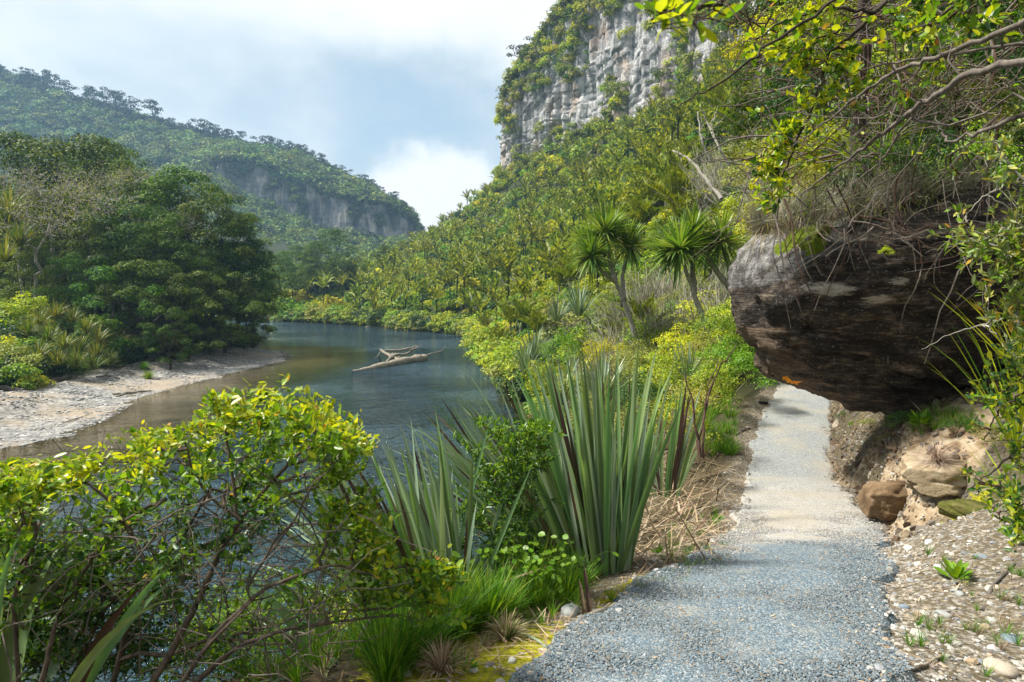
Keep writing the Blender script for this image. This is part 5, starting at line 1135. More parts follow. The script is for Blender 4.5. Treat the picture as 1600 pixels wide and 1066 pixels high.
# --- flax clumps: every blade its own part
def flax(name_loc, label, n, L, W, lean, spread, seed, mats=(.56, .32, .12), az=None, droop=.22, base_r=.2, squash=.5, xmax=9.):
    droop *= 1.5
    rng = np.random.default_rng(seed); o = thing('flax_clump', name_loc, label, 'flax plant')
    prof = lambda t: (.55 + .45 * np.minimum(1, t * 3)) * (1 - max(0, (t - .55) / .45) ** 1.7)
    for i in range(n):
        a = rng.uniform(0, 6.28) if az is None else rng.normal(az, 1.1); ti = abs(rng.normal(0, spread)); r = base_r * rng.random() ** .5
        d = np.array([min(math.cos(a) * math.sin(ti) + lean[0], xmax), math.sin(a) * math.sin(ti) * squash + lean[1], math.cos(ti)]); L_ = L * rng.uniform(.62, 1.08); k = rng.random()
        m = M_flax if k < mats[0] else M_flaxpale if k < mats[0] + mats[1] else M_deadflax
        fa = rng.uniform(-.9, .9); side = np.array([math.cos(fa), math.sin(fa), 0]); g = Geo(); dr = droop * rng.uniform(.3, 1.8) * (1 + 1.6 * ti) * (1. if rng.random() > .14 else 3.2)
        blades(g, np.array([[math.cos(a) * r, math.sin(a) * r * .7, -.08]]), d[None], L_, W * rng.uniform(.75, 1.15), 9, dr, prof, .45, side[None], 2.)
        put('blade', g.mesh('blade', m, True), o)
    return o
FA = hit(935, 893); FB = hit(690, 972); 
flax(FA, 'tall blue-green flax clump with stiff blades beside the path', 150, 2.0, .046, (-.12, .04, 0), .27, 101, base_r=.27, xmax=.15)
flax(FA + [-.32, .35, -.1], 'broad flax clump fanning out to the left just behind the tallest one', 120, 1.8, .046, (-.55, .04, 0), .34, 102, (.55, .37, .08), base_r=.22)
flax(FB + [-.15, .35, -.15], 'pale blue-green flax fanning left over the water, left of the leafy shrub', 140, 1.42, .036, (-.40, .06, 0), .42, 103, (.25, .67, .08), base_r=.3)
flax(hit(610, 965) + [0, .3, -.1], 'low pale flax spreading left behind the shrub twigs', 90, 1.3, .036, (-.50, .05, 0), .40, 108, (.2, .72, .08), base_r=.28)
flax(P(540, 1010, 3.7) - [0, 0, .5], 'dark flax with broad blades bending down near the bottom of the frame', 22, 1.25, .06, (-.30, -.05, 0), .6, 104, (.7, .1, .2), droop=1.6, base_r=.15)
flax(P(-20, 1040, 2.9) - [0, 0, .5], 'flax with dark blades at the bottom left corner', 18, 1.5, .06, (.12, 0, 0), .4, 105, (.7, .15, .15), droop=.9)
flax(P(1040, 690, 9.5) - [0, 0, .7], 'thin flax with split pale tips right of the tall clump', 26, 1.6, .05, (.05, 0, 0), .35, 106, (.5, .3, .2), xmax=.2)
rngk = np.random.default_rng(107)
for i, (px, py, d, s, lab) in enumerate([(905, 470, 34, 1.5, 'grey-green flax on the slope left of the cabbage tree trunks'), (870, 485, 36, 1.2, 'small grey-green flax lower left of the hillside flax'), (835, 540, 34, 1.5, 'pale flax with spiky blades low on the river bank'), (820, 565, 31, 1.2, 'pale flax just above the waterline rocks'), (940, 590, 16, 1.1, 'yellowish flax behind the tall clump'), (880, 600, 19, 1.2, 'pale flax behind the left half of the tall clump'), (760, 500, 80, 1.6, 'yellowish flax on the point of the right bank'), (1075, 575, 18, 1.0, 'small drooping flax left of the path bend')]):
    q = P(px, py, d); me = tuft(rngk, 60, 1.3, .05, M_flaxfar if i != 6 else M_kie, 'flax', .7, 5, .5); put('flax', me, loc=q - [0, 0, .5 * s], scl=s, rot=(0, 0, i), label=lab, category='flax plant')

# --- heap of dead flax leaves
def litter():
    rng = np.random.default_rng(110); c = hit(1050, 815); o = thing('dead_leaf_heap', c, 'heap of dry brown flax leaves beside the path right of the tall flax', 'leaf litter'); n = 460
    px, py = rng.uniform(985, 1120, n), rng.uniform(690, 885, n); px = px + (885 - py) * .08; g = Geo(); k = 0
    for a, b in zip(px, py):
        q = hit(a, b, 3, 16); q = q + [0, 0, rng.uniform(0, .55) * max(0, 1 - abs(a - 1035) / 100)]; th = rng.normal(.55, .8); el = rng.normal(.15, .38); d = np.array([math.cos(th) * math.cos(el), math.sin(th) * math.cos(el), math.sin(el)]); L = rng.uniform(.3, .95)
        gg = Geo(); blades(gg, (q - d * L * .5 - c)[None], d[None], L, rng.uniform(.008, .026), 5, rng.uniform(-.3, .6), lambda t: 1 - .6 * t, .3)
        if k < 120 and L > .45: put('dead_leaf', gg.mesh('dead_leaf', M_dry if rng.random() < .7 else M_deadflax), o); k += 1
        else: g.add(np.concatenate(gg.V), *[np.concatenate(v) for v in gg.F.values()])
    put('fallen_leaves', g.mesh('fallen_leaves', M_dry), o, kind='stuff')
    # loose litter along both verges
    g = Geo(); n = 2600; y = rng.uniform(2.7, 19, n); s = rng.random(n) < .62; xl, xr = np.interp(y, PY, PXL), np.interp(y, PY, PXR); e = np.abs(rng.normal(.25, .35, n)); x = np.where(s, xl - e, xr + e * 1.8)
    z = ground(x, y) + .015; th = rng.uniform(0, 6.28, n); d = np.stack([np.cos(th), np.sin(th), rng.normal(0, .15, n)], 1); L = rng.uniform(.03, .22, n) * np.where(s, 1.3, .8)
    blades(g, np.stack([x, y, z], 1), d, L, rng.uniform(.003, .010, n), 3, .1, lambda t: 1 - .5 * t, .2); put('leaf_litter', g.mesh('leaf_litter', M_dry), kind='stuff')
litter()
def rubble():
    """earth stones and dry stems on the slope right of the path, under the boulder"""
    rng = np.random.default_rng(115); n = 5200; y = rng.uniform(6.9, 19, n); xr = np.interp(y, PY, PXR); x = xr + np.abs(rng.normal(.05, .8, n)); z = ground(x, y); p = np.stack([x, y, z], 1); k = seen(p, 10) & (rng.random(n) < .6); p = p[k]; n = len(p)
    sm = stonemat('earth_stones', [(.06, .04, .025), (.15, .10, .06), (.26, .20, .13), (.12, .11, .10), (.36, .30, .22)]); pr = [stone_mesh(rng, sm, 'clod', 1, (1, .8, .6), .25) for _ in range(4)]
    scatter('earth_rubble', p, rng.uniform(0, 6.28, (n, 3)), np.exp(rng.normal(-3.7, .65, n)), rng.integers(0, 4, n), pr, kind='stuff')
    n = 900; y = rng.uniform(8.6, 19, n); xr = np.interp(y, PY, PXR); x = xr + rng.uniform(-.05, 1.2, n); z = ground(x, y) + rng.uniform(0, .08, n); th = rng.uniform(0, 6.28, n); g = Geo(); blades(g, np.stack([x, y, z], 1), np.stack([np.cos(th), np.sin(th), rng.normal(.1, .4, n)], 1), rng.uniform(.1, .5, n), rng.uniform(.006, .014, n), 3, .4, lambda t: 1 - .5 * t, .2); put('dry_stems', g.mesh('dry_stems', M_dry), kind='stuff')
    n = 420; y = 2.7 + 9 * rng.random(n) ** 1.4; t = rng.random(n) ** .8; xl, xr = np.interp(y, PY, PXL), np.interp(y, PY, PXR); x = xl + (xr - xl) * t; z = np.interp(y, PY, PZ) + .035; th = rng.uniform(0, 6.28, n); g = Geo(); leaves(g, np.stack([x, y, z], 1), np.stack([np.cos(th), np.sin(th), rng.normal(0, .12, n)], 1), unit(np.stack([rng.normal(0, .2, n), rng.normal(0, .2, n), np.ones(n)], 1)), rng.uniform(.012, .05, n), rng.uniform(.004, .014, n), 'oval'); put('path_leaf_litter', g.mesh('path_leaf_litter', M_dry), kind='stuff')
rubble()

# --- grass
rng = np.random.default_rng(120)
GT = [tuft(rng, 38, .34, .0065, M_grass, 'grass_clump', .85, 4, 1.2) for _ in range(4)] + [tuft(rng, 34, .24, .005, M_dry, 'dry_grass_clump', .6, 4, 1.4) for _ in range(2)]
def grass():
    rng = np.random.default_rng(121); R = []
    def area(n, f, dry=.06, s=(.7, 1.3)):
        for _ in range(n):
            a, b = f(); q = hit(a, b, 2.2, 30); R.append((*q, rng.uniform(*s), rng.integers(4, 6) if rng.random() < dry else rng.integers(0, 4)))
    def band():
        t = rng.random(); a = 600 + 310 * t; top = np.interp(a, [600, 700, 800, 910], [1060, 1000, 960, 925]); return a, top - abs(rng.normal(0, 30)) + 12
    area(330, band, .05, (.6, 1.15)); area(80, lambda: (rng.uniform(380, 640), rng.uniform(960, 1075)), .15, (.4, .8)); area(90, lambda: (rng.uniform(1095, 1150) , rng.uniform(600, 715)), .1, (.8, 1.4))
    area(60, lambda: (rng.uniform(660, 960), 1010 - rng.uniform(-15, 15) + (810 - rng.uniform(660, 960)) * .0), .0, (.25, .45)) if False else None
    area(70, lambda: (lambda a: (a, np.interp(a, [690, 800, 930, 1080], [1050, 985, 940, 905]) + rng.normal(0, 7)))(rng.uniform(680, 1080)), .75, (.25, .5)); area(60, lambda: (rng.uniform(1420, 1600), rng.uniform(860, 1060)), .6, (.2, .4)); area(50, lambda: (rng.uniform(1380, 1520), rng.uniform(650, 680)), .3, (.5, .8)); area(120, lambda: (rng.uniform(1040, 1140), rng.uniform(800, 900)), .5, (.2, .5))
    A = np.array(R); n = len(A); scatter('grass', A[:, :3], np.stack([rng.uniform(-.2, .2, n), rng.uniform(-.2, .2, n), rng.uniform(0, 6.28, n)], 1), A[:, 3], A[:, 4].astype(int), GT, kind='stuff')
    for px, py, s, k, lab in ((835, 940, 1.25, 0, 'tall upright green grass tuft in front of the leafy shrub'), (700, 1000, 1.1, 1, 'arching green grass tuft near the moss'), (760, 985, 1., 2, 'green grass tuft between the arching one and the tall one')):
        put('grass_tuft', tuft(rng, 110, .42, .009, M_grass, 'grass_tuft', .95, 5, .9), loc=hit(px, py), scl=s, label=lab, category='grass tuft')
    put('dry_tussock', tuft(rng, 190, .24, .006, M_dry, 'dry_tussock', .5, 4, 2.2), loc=hit(690, 1052), scl=.8, label='dead straw-coloured tussock by the moss at the bottom of the frame', category='grass tuft')
    put('dry_tussock', tuft(rng, 160, .2, .006, M_dry, 'dry_tussock', .3, 4, 2.), loc=hit(790, 1000), scl=.9, label='flattened patch of dead grass between the moss and the green grass', category='grass tuft')
    q = P(1463, 722, 7.6); put('dry_tussock', tuft(rng, 260, .42, .006, leafmat('pinkish_dry_blades', [(.18, .11, .08), (.34, .24, .18), (.5, .4, .3)], .1, .8, .2, 0, (1, 1, 1)), 'dry_tussock', .2, 4, 2.6), loc=q, scl=.8, label='brown mop of dead grass hanging on the pale bank', category='grass tuft')
grass()

B_stem = barkmat('shrub_bark', (.030, .022, .017), (.15, .115, .085), 45)
# --- shrub in front: small leaves, yellow-green at the outside
def front_shrub():
    rng = np.random.default_rng(130); top = lambda x: np.interp(x, [-80, 0, 60, 120, 200, 290, 335, 400, 470, 530, 560, 590], [700, 706, 722, 708, 668, 652, 606, 588, 606, 632, 655, 690]); bot = lambda x: np.interp(x, [-80, 200, 380, 440, 500, 560, 590], [1000, 940, 860, 810, 770, 720, 700])
    n = 1150; px = rng.uniform(-80, 585, n); t = rng.random(n) ** 1.35; gap = pn(px * .018, t * 4 + 3, 1.); k = rng.random(n) < .62 + gap * 1.6; px, t = px[k], t[k]; py = top(px) + 8 + 26 * pn(px * .022, 7.7) + 30 * pn(px * .06, 1.1) + (bot(px) - top(px)) * t
    d = rng.uniform(2.5, 4.1, len(px)) + t * .3; T1 = np.array([P(a, b, c) for a, b, c in zip(px, py, d)])
    # sprays reaching right over the pale flax
    m = 80; a = rng.uniform(0, 1, m); px2 = 470 + 270 * a + rng.normal(0, 10, m); py2 = 880 + 50 * a + rng.normal(0, 26, m); T2 = np.array([P(x, y, rng.uniform(2.9, 3.2)) for x, y in zip(px2, py2)]); t2 = np.full(m, .05)
    m = 60; a = rng.uniform(0, 1, m); px3 = 500 + 110 * a + rng.normal(0, 10, m); py3 = 760 + 80 * a + rng.normal(0, 30, m); T3 = np.array([P(x, y, rng.uniform(3.0, 3.5)) for x, y in zip(px3, py3)])
    m = 420; px4 = rng.uniform(-70, 400, m); py4 = rng.uniform(840, 1060, m); k4 = rng.random(m) < np.interp(px4, [0, 200, 400], [1, .7, .25]); T4 = np.array([P(x, y, rng.uniform(3.1, 4.3)) for x, y in zip(px4[k4], py4[k4])])
    roots = [P(235, 1120, 2.95), P(150, 1130, 3.0), P(40, 1120, 2.9), P(300, 1130, 3.2)]
    o = thing('foreground_shrub', P(235, 1120, 2.95), 'large small-leaved shrub filling the lower left with yellow-green outer leaves', 'shrub'); b = np.array(o.location)
    segs = []; allT = np.concatenate([T1, T2, T3, T4]); lim = lambda pts, r: segs.append((np.array(pts), np.array(r)))
    def ctrl(pts, rs, k=9):
        q = np.array([P(*p) for p in pts]); tt = np.linspace(0, len(q) - 1, k * (len(q) - 1) + 1); C = np.stack([np.interp(tt, range(len(q)), q[:, i]) for i in range(3)], 1)
        for _ in range(3): C[1:-1] = (C[:-2] + 2 * C[1:-1] + C[2:]) / 4
        C += rng.normal(size=C.shape) * .0016; return C, np.interp(tt, range(len(q)), rs)
    mains = [ctrl([(225, 1090, 2.9), (300, 960, 2.95), (345, 860, 3.0), (375, 812, 3.0), (425, 752, 3.05), (470, 705, 3.1), (545, 682, 3.1)], [.016, .0145, .013, .011, .009, .007, .003]), ctrl([(270, 1090, 2.8), (340, 985, 2.85), (415, 918, 2.9), (520, 880, 2.95), (600, 905, 3.0)], [.012, .010, .009, .006, .003]), ctrl([(280, 1090, 2.9), (370, 1010, 2.9), (440, 985, 2.95), (505, 975, 3.), (620, 960, 3.1)], [.012, .010, .009, .008, .004]),
             ctrl([(170, 1090, 3.1), (205, 960, 3.15), (236, 900, 3.2), (300, 860, 3.2), (375, 830, 3.2)], [.014, .013, .011, .009, .006]), ctrl([(236, 900, 3.2), (190, 800, 3.3), (120, 740, 3.3)], [.012, .009, .005]), ctrl([(372, 816, 3.), (362, 740, 3.05), (350, 660, 3.1), (365, 612, 3.1)], [.010, .008, .006, .004]), ctrl([(60, 1090, 2.8), (90, 960, 2.9), (150, 860, 3.), (260, 780, 3.1)], [.012, .010, .009, .005]), ctrl([(30, 1090, 2.9), (20, 930, 2.9), (60, 830, 3.0), (30, 740, 3.0)], [.011, .009, .007, .004]), ctrl([(100, 1090, 3.3), (160, 950, 3.4), (280, 850, 3.5), (330, 760, 3.5)], [.015, .013, .010, .006]), ctrl([(375, 812, 3.0), (330, 780, 3.0), (300, 740, 3.0), (290, 690, 3.0)], [.008, .007, .006, .004])]
    # every twig starts from the nearest main stem
    MC = np.concatenate([c[4:] for c, r in mains]); own = np.argmin(((allT[:, None] - MC[None]) ** 2 * [1, .5, 1]).sum(-1) + (allT[:, None, 2] < MC[None, :, 2] - .02) * .25, 1)
    cell = {}; 
    for i, j in enumerate(own): cell.setdefault(int(j) // 5, []).append(i)
    for j, ids in cell.items():
        r0 = MC[min(j * 5 + 2, len(MC) - 1)]; segs += skeleton(rng, r0, allT[ids], .0035 + .0012 * math.sqrt(len(ids)), .07, .45, .0011, .0)
    g = Geo(); rtubes(g, [(c - b, r) for c, r in segs], 4); put('twigs', g.mesh('twigs', B_stem), o)
    for c, r in mains: g = Geo(); tubes(g, (c - b)[None], r[None], 8); put('stem', g.mesh('stem', B_stem, True), o)
    ends = []; outd = []
    for c, r in segs:
        if r[-1] <= .0012: ends.append(c[-1]); outd.append(unit(c[-1] - c[-2])); ends.append(c[-3]); outd.append(unit(c[-2] - c[-3]))
    ends = np.array(ends); outd = np.array(outd); pos, al, nr, L, W = rosettes(rng, ends, outd, 8, .047, .50, .05)
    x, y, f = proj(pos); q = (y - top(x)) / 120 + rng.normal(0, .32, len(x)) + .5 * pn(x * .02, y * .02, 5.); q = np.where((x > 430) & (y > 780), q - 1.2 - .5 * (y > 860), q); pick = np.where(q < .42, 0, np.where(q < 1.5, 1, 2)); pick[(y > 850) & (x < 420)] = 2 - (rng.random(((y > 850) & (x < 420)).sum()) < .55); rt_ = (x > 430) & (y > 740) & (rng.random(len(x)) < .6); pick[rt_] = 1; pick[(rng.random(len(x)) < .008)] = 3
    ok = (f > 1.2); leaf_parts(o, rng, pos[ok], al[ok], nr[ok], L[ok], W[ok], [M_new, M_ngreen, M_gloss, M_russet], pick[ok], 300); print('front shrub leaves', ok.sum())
front_shrub()
# dark leafy plants under it, and twigs
def under_left():
    rng = np.random.default_rng(140)
    for i, (px, py, d, s, k, lab) in enumerate([(60, 1020, 3.6, .34, 'deep', 'dark leafy plant in the bottom left under the shrub'), (150, 1050, 3.4, .28, 'deep', 'second dark leafy plant under the shrub stems'), (10, 930, 3.9, .36, 'deep', 'dark foliage at the left edge under the shrub'), (330, 1050, 4.2, .32, 'bright', 'bright green ferny plant between the shrub stems'), (430, 1000, 4.6, .36, 'bright', 'bright green plant right of the main shrub stem'), (530, 1040, 4.3, .28, 'green', 'green ground plant behind the bent flax'), (90, 960, 4.6, .4, 'deep', 'dark plant behind the leftmost shrub stems'), (380, 1060, 3.8, .25, 'green', 'low green plant at the bottom edge between stems')]):
        q = P(px, py, d); put('leafy_bush', KIND[k][0][i % 3], loc=q - [0, 0, .3 * s], scl=s, rot=(0, 0, i), label=lab, category='plant')
    g = Geo(); n = 330; C = []
    for _ in range(n):
        p = P(rng.uniform(-30, 560), rng.uniform(800, 1080), rng.uniform(2.8, 4)); d = unit(np.array([rng.normal(.3, 1), rng.normal(0, .4), rng.normal(.5, .7)])); c = [p]
        for _ in range(6): d = unit(d + rng.normal(size=3) * .22); c.append(c[-1] + d * rng.uniform(.05, .12))
        C.append(c)
    tubes(g, np.array(C), np.linspace(.004, .0015, 7)[None].repeat(n, 0), 4); put('dead_twigs', g.mesh('dead_twigs', B_twig), kind='stuff')
under_left()

# --- leafy shrub between the flax clumps
def mid_shrub():
    rng = np.random.default_rng(150); o = thing('leafy_shrub', hit(800, 900), 'dark green narrow-leaved shrub growing between the two big flax clumps', 'shrub'); b = np.array(o.location)
    n = 260; px = rng.normal(792, 34, n); py = rng.uniform(655, 890, n); px = px + np.where(py < 740, 22, 0) * 1.; px = np.where(py > 780, rng.normal(790, 48, n), px); T = np.array([P(a, c, rng.uniform(4.5, 5.0)) for a, c in zip(px, py)])
    sg = skeleton(rng, b, T, .014, .05, .42, .0015); g = Geo(); rtubes(g, [(c - b, r) for c, r in sg], 4); put('stems', g.mesh('stems', B_red), o)
    E = np.array([c[-1] for c, r in sg if r[-1] <= .0016]); D = np.array([unit(c[-1] - c[-2]) for c, r in sg if r[-1] <= .0016]); pos, al, nr, L, W = rosettes(rng, E, D, 15, .058, .26, .04)
    x, y, f = proj(pos); pick = (rng.random(len(x)) < np.interp(y, [650, 760, 900], [.15, .6, .8])).astype(int); leaf_parts(o, rng, pos, al, nr, L, W, [M_ngreen, M_gloss], pick, 200)
    o = thing('round_leaved_plant', hit(865, 905), 'plant with round heart-shaped bright leaves at the foot of the tall flax', 'plant'); b = np.array(o.location); n = 120; px = np.concatenate([rng.normal(868, 26, 60), rng.uniform(740, 850, 60)]); py = np.concatenate([rng.normal(880, 18, 60), rng.normal(868, 16, 60)]); T = np.array([P(a, c, rng.uniform(4.2, 4.6)) for a, c in zip(px, py)])
    g = Geo(); rtubes(g, [(c - b, r) for c, r in skeleton(rng, b, T, .006, .06, .4, .0015)], 4); put('stems', g.mesh('stems', M_ngreen), o)
    leaf_parts(o, rng, T, unit(np.stack([rng.normal(0, .6, n), rng.normal(-.6, .4, n), rng.normal(-.2, .3, n)], 1)), unit(np.stack([rng.normal(0, .35, n), rng.normal(-.5, .3, n), np.full(n, .9)], 1)), rng.uniform(.03, .06, n), rng.uniform(.028, .05, n), [M_bright, M_ngreen], rng.integers(0, 2, n), 120)
mid_shrub()

# --- cabbage trees
def cabbage(label, base, forks, heads, seed):
    rng = np.random.default_rng(seed); o = thing('cabbage_tree', base, label, 'tree'); b = np.array(base)
    for pts, r in forks:
        q = np.array([P(*p) for p in pts]) - b; g = Geo(); limb(g, q, r, 8, 14, .012, seed); put('trunk', g.mesh('trunk', B_grey, True), o)
    for (px, py, d, s, n) in heads:
        q = P(px, py, d) - b; h = cord_head(rng, int(n * 1.5), 1.25 * s, .080, 6); put('leaf_head', h.mesh('leaf_head', M_cord, True), o, loc=q)
    return o
cabbage('cabbage tree with several spiky leaf heads, left one of the big pair', P(993, 520, 27.5) - [0, 0, .6], [([(993, 525, 27.5), (975, 470, 27.5), (962, 440, 27.5)], [.11, .09, .08]), ([(962, 440, 27.5), (952, 405, 27.5), (945, 372, 27.5)], [.11, .09, .08]), ([(962, 440, 27.5), (940, 425, 27), (924, 402, 27)], [.09, .08, .07]), ([(975, 470, 27.5), (972, 430, 28), (983, 388, 28)], [.10, .08, .07]), ([(945, 400, 27.5), (925, 385, 28), (915, 375, 28)], [.08, .07, .06])],
        [(945, 366, 27.5, 1.08, 150), (924, 402, 26.8, .95, 130), (984, 384, 28, .95, 120), (914, 374, 28.4, .7, 90), (960, 352, 29, .7, 80)], 160)
cabbage('cabbage tree with broad leaf heads leaning left beside the boulder', P(1104, 512, 24) - [0, 0, .6], [([(1104, 515, 24), (1085, 460, 24), (1063, 398, 24)], [.11, .085, .06]), ([(1085, 460, 24), (1082, 420, 24.5), (1082, 366, 24.5)], [.11, .09, .07]), ([(1158, 470, 24.5), (1120, 425, 24.5), (1100, 395, 24.5)], [.12, .10, .07]), ([(1150, 455, 24.5), (1140, 420, 24.5), (1127, 380, 24.5)], [.11, .09, .07])],
        [(1062, 392, 24, 1.12, 160), (1084, 362, 24.6, .85, 110), (1128, 378, 24.4, .98, 140), (1038, 398, 24.6, .7, 90), (1104, 392, 24.8, .8, 100)], 161)
for i, (px, py, d, s, lab) in enumerate([(1085, 178, 60, 1.2, 'small cabbage tree above the big palms near the top of the slope'), (856, 345, 62, 1.1, 'slim cabbage tree with a thin pale trunk left of the big pair'), (1180, 225, 36, 1., 'single spiky head above the pale bent stems'), (842, 368, 60, .8, 'little spiky head just below the slim cabbage tree'), (1050, 275, 50, .9, 'spiky head among the big palms'), (1120, 265, 44, .8, 'spiky head beside the pale curved stem'), (1135, 330, 26, .9, 'spiky head behind the top of the leaning cabbage tree')]):
    q = above(px, py, 2.3, 15); s = s * min(1.6, max(.6, q[1] / d)); o = thing('cabbage_tree', q, lab, 'tree', rz=i); o.scale = (s,) * 3; put('leaf_head', CORDF[i % 3], o); g = Geo(); limb(g, [(0, 0, 0), (.1, 0, -1.5), (.35, 0, -3.4)], [.05, .07, .09], 5, 7, .02, i); put('trunk', g.mesh('trunk', B_grey), o)
# big nikau palms close to the upper right of the slope
for i, (px, py, d, s, lab) in enumerate([(1075, 252, 34, 1.15, 'large golden-green palm with fronds fanned upright in the middle of the slope'), (1020, 262, 38, 1.05, 'large palm left of the golden fanned one'), (1160, 190, 34, 1.2, 'large palm with erect golden fronds near the right of the slope'), (1010, 315, 36, 1., 'palm with low golden fronds above the cabbage trees'), (1055, 305, 33, .95, 'palm half hidden above the left cabbage tree head'), (930, 325, 44, .95, 'palm upper left of the cabbage trees'), (1130, 150, 44, 1.1, 'palm above the erect golden one'), (855, 402, 44, .9, 'palm above the pale grey shrub on the left of the slope'), (870, 395, 42, .8, 'golden palm right of the pale grey shrub'), (815, 478, 46, .75, 'palm at the edge of the river bank, its fronds bent down'), (960, 300, 46, .95, 'palm on the slope left of the low golden one')]):
    q = above(px, py + 25, 1.9, 20); s = s * min(1.5, max(.7, q[1] / d)); fm, tm, cm = PALMN[i % 2]; o = thing('nikau_palm', q, lab, 'palm tree', rz=i * 2.1); o.scale = (s,) * 3; o.rotation_euler[1] = .1 * math.sin(i * 3.)
    for f in fm: put('frond', f, o)
    put('trunk', tm, o); put('crownshaft', cm, o)
# pale twiggy shrubs and bent pale stems below and above them
rng = np.random.default_rng(170); TWF = [twiggy(rng, 1.3, 2.2, 300, .014) for _ in range(3)]
for i, (px, py, d, s, lab) in enumerate([(1010, 500, 25, 1.1, 'dense pale twiggy shrub between the cabbage tree trunks'), (1045, 480, 26, 1.1, 'pale grey brush of twigs behind the cabbage tree trunks'), (975, 520, 24, 1., 'pale twiggy shrub at the foot of the left cabbage tree'), (1085, 500, 22, .9, 'grey twiggy shrub at the foot of the leaning cabbage tree'), (1030, 535, 20, .9, 'pale shrub above the tall flax tips'), (965, 560, 18, .8, 'straw-coloured twiggy shrub behind the flax tips'), (1090, 590, 14, .7, 'pale dead twigs left of the path bend'), (800, 455, 48, 1.2, 'whitish bare shrub on the left edge of the slope'), (815, 440, 46, 1., 'second whitish bare shrub beside it'), (1140, 480, 19, .8, 'grey twigs beside the boulder'), (1150, 320, 26, 1.1, 'bare pale twigs above the leaning cabbage tree'), (1130, 290, 30, 1.2, 'pale branching twigs below the erect golden palm'), (1200, 300, 22, .9, 'tangle of pale twigs above the boulder nose')]):
    q = above(px, py, .9, 9); s = s * min(1.6, max(.5, q[1] / d)); put('twiggy_shrub', TWF[i % 3], loc=q - [0, 0, .9], scl=s, rot=(0, 0, i), label=lab, category='shrub')
for i, (pts, lab) in enumerate([([(1128, 310, 30), (1100, 275, 31), (1075, 245, 32), (1050, 235, 33)], 'long pale bare stem bending left across the big palms'), ([(1140, 260, 34), (1120, 225, 34), (1105, 190, 35), (1095, 168, 35)], 'pale curved stem rising right of the golden palm'), ([(1112, 255, 36), (1095, 215, 36), (1090, 175, 37)], 'slim pale stem beside the curved one'), ([(1220, 250, 20), (1205, 190, 20), (1190, 140, 20), (1185, 110, 20)], 'pale crooked stem at the right of the slope')]):
    q = np.array([P(*p) for p in pts]); c = q[0].copy(); g = Geo(); limb(g, q - c, [.07, .05, .03], 5, 14, .02, 40 + i); rg = np.random.default_rng(i)
    for k in range(5): a = (q - c)[-1] * rg.uniform(.4, 1); e = a + np.array([rg.normal(0, .6), rg.normal(0, .4), rg.uniform(.2, 1)]); limb(g, [a, (a + e) / 2 + rg.normal(size=3) * .1, e], [.025, .018, .008], 4, 6, .03, k)
    put('sapling', g.mesh('sapling', B_grey), loc=c, label=lab, category='tree')

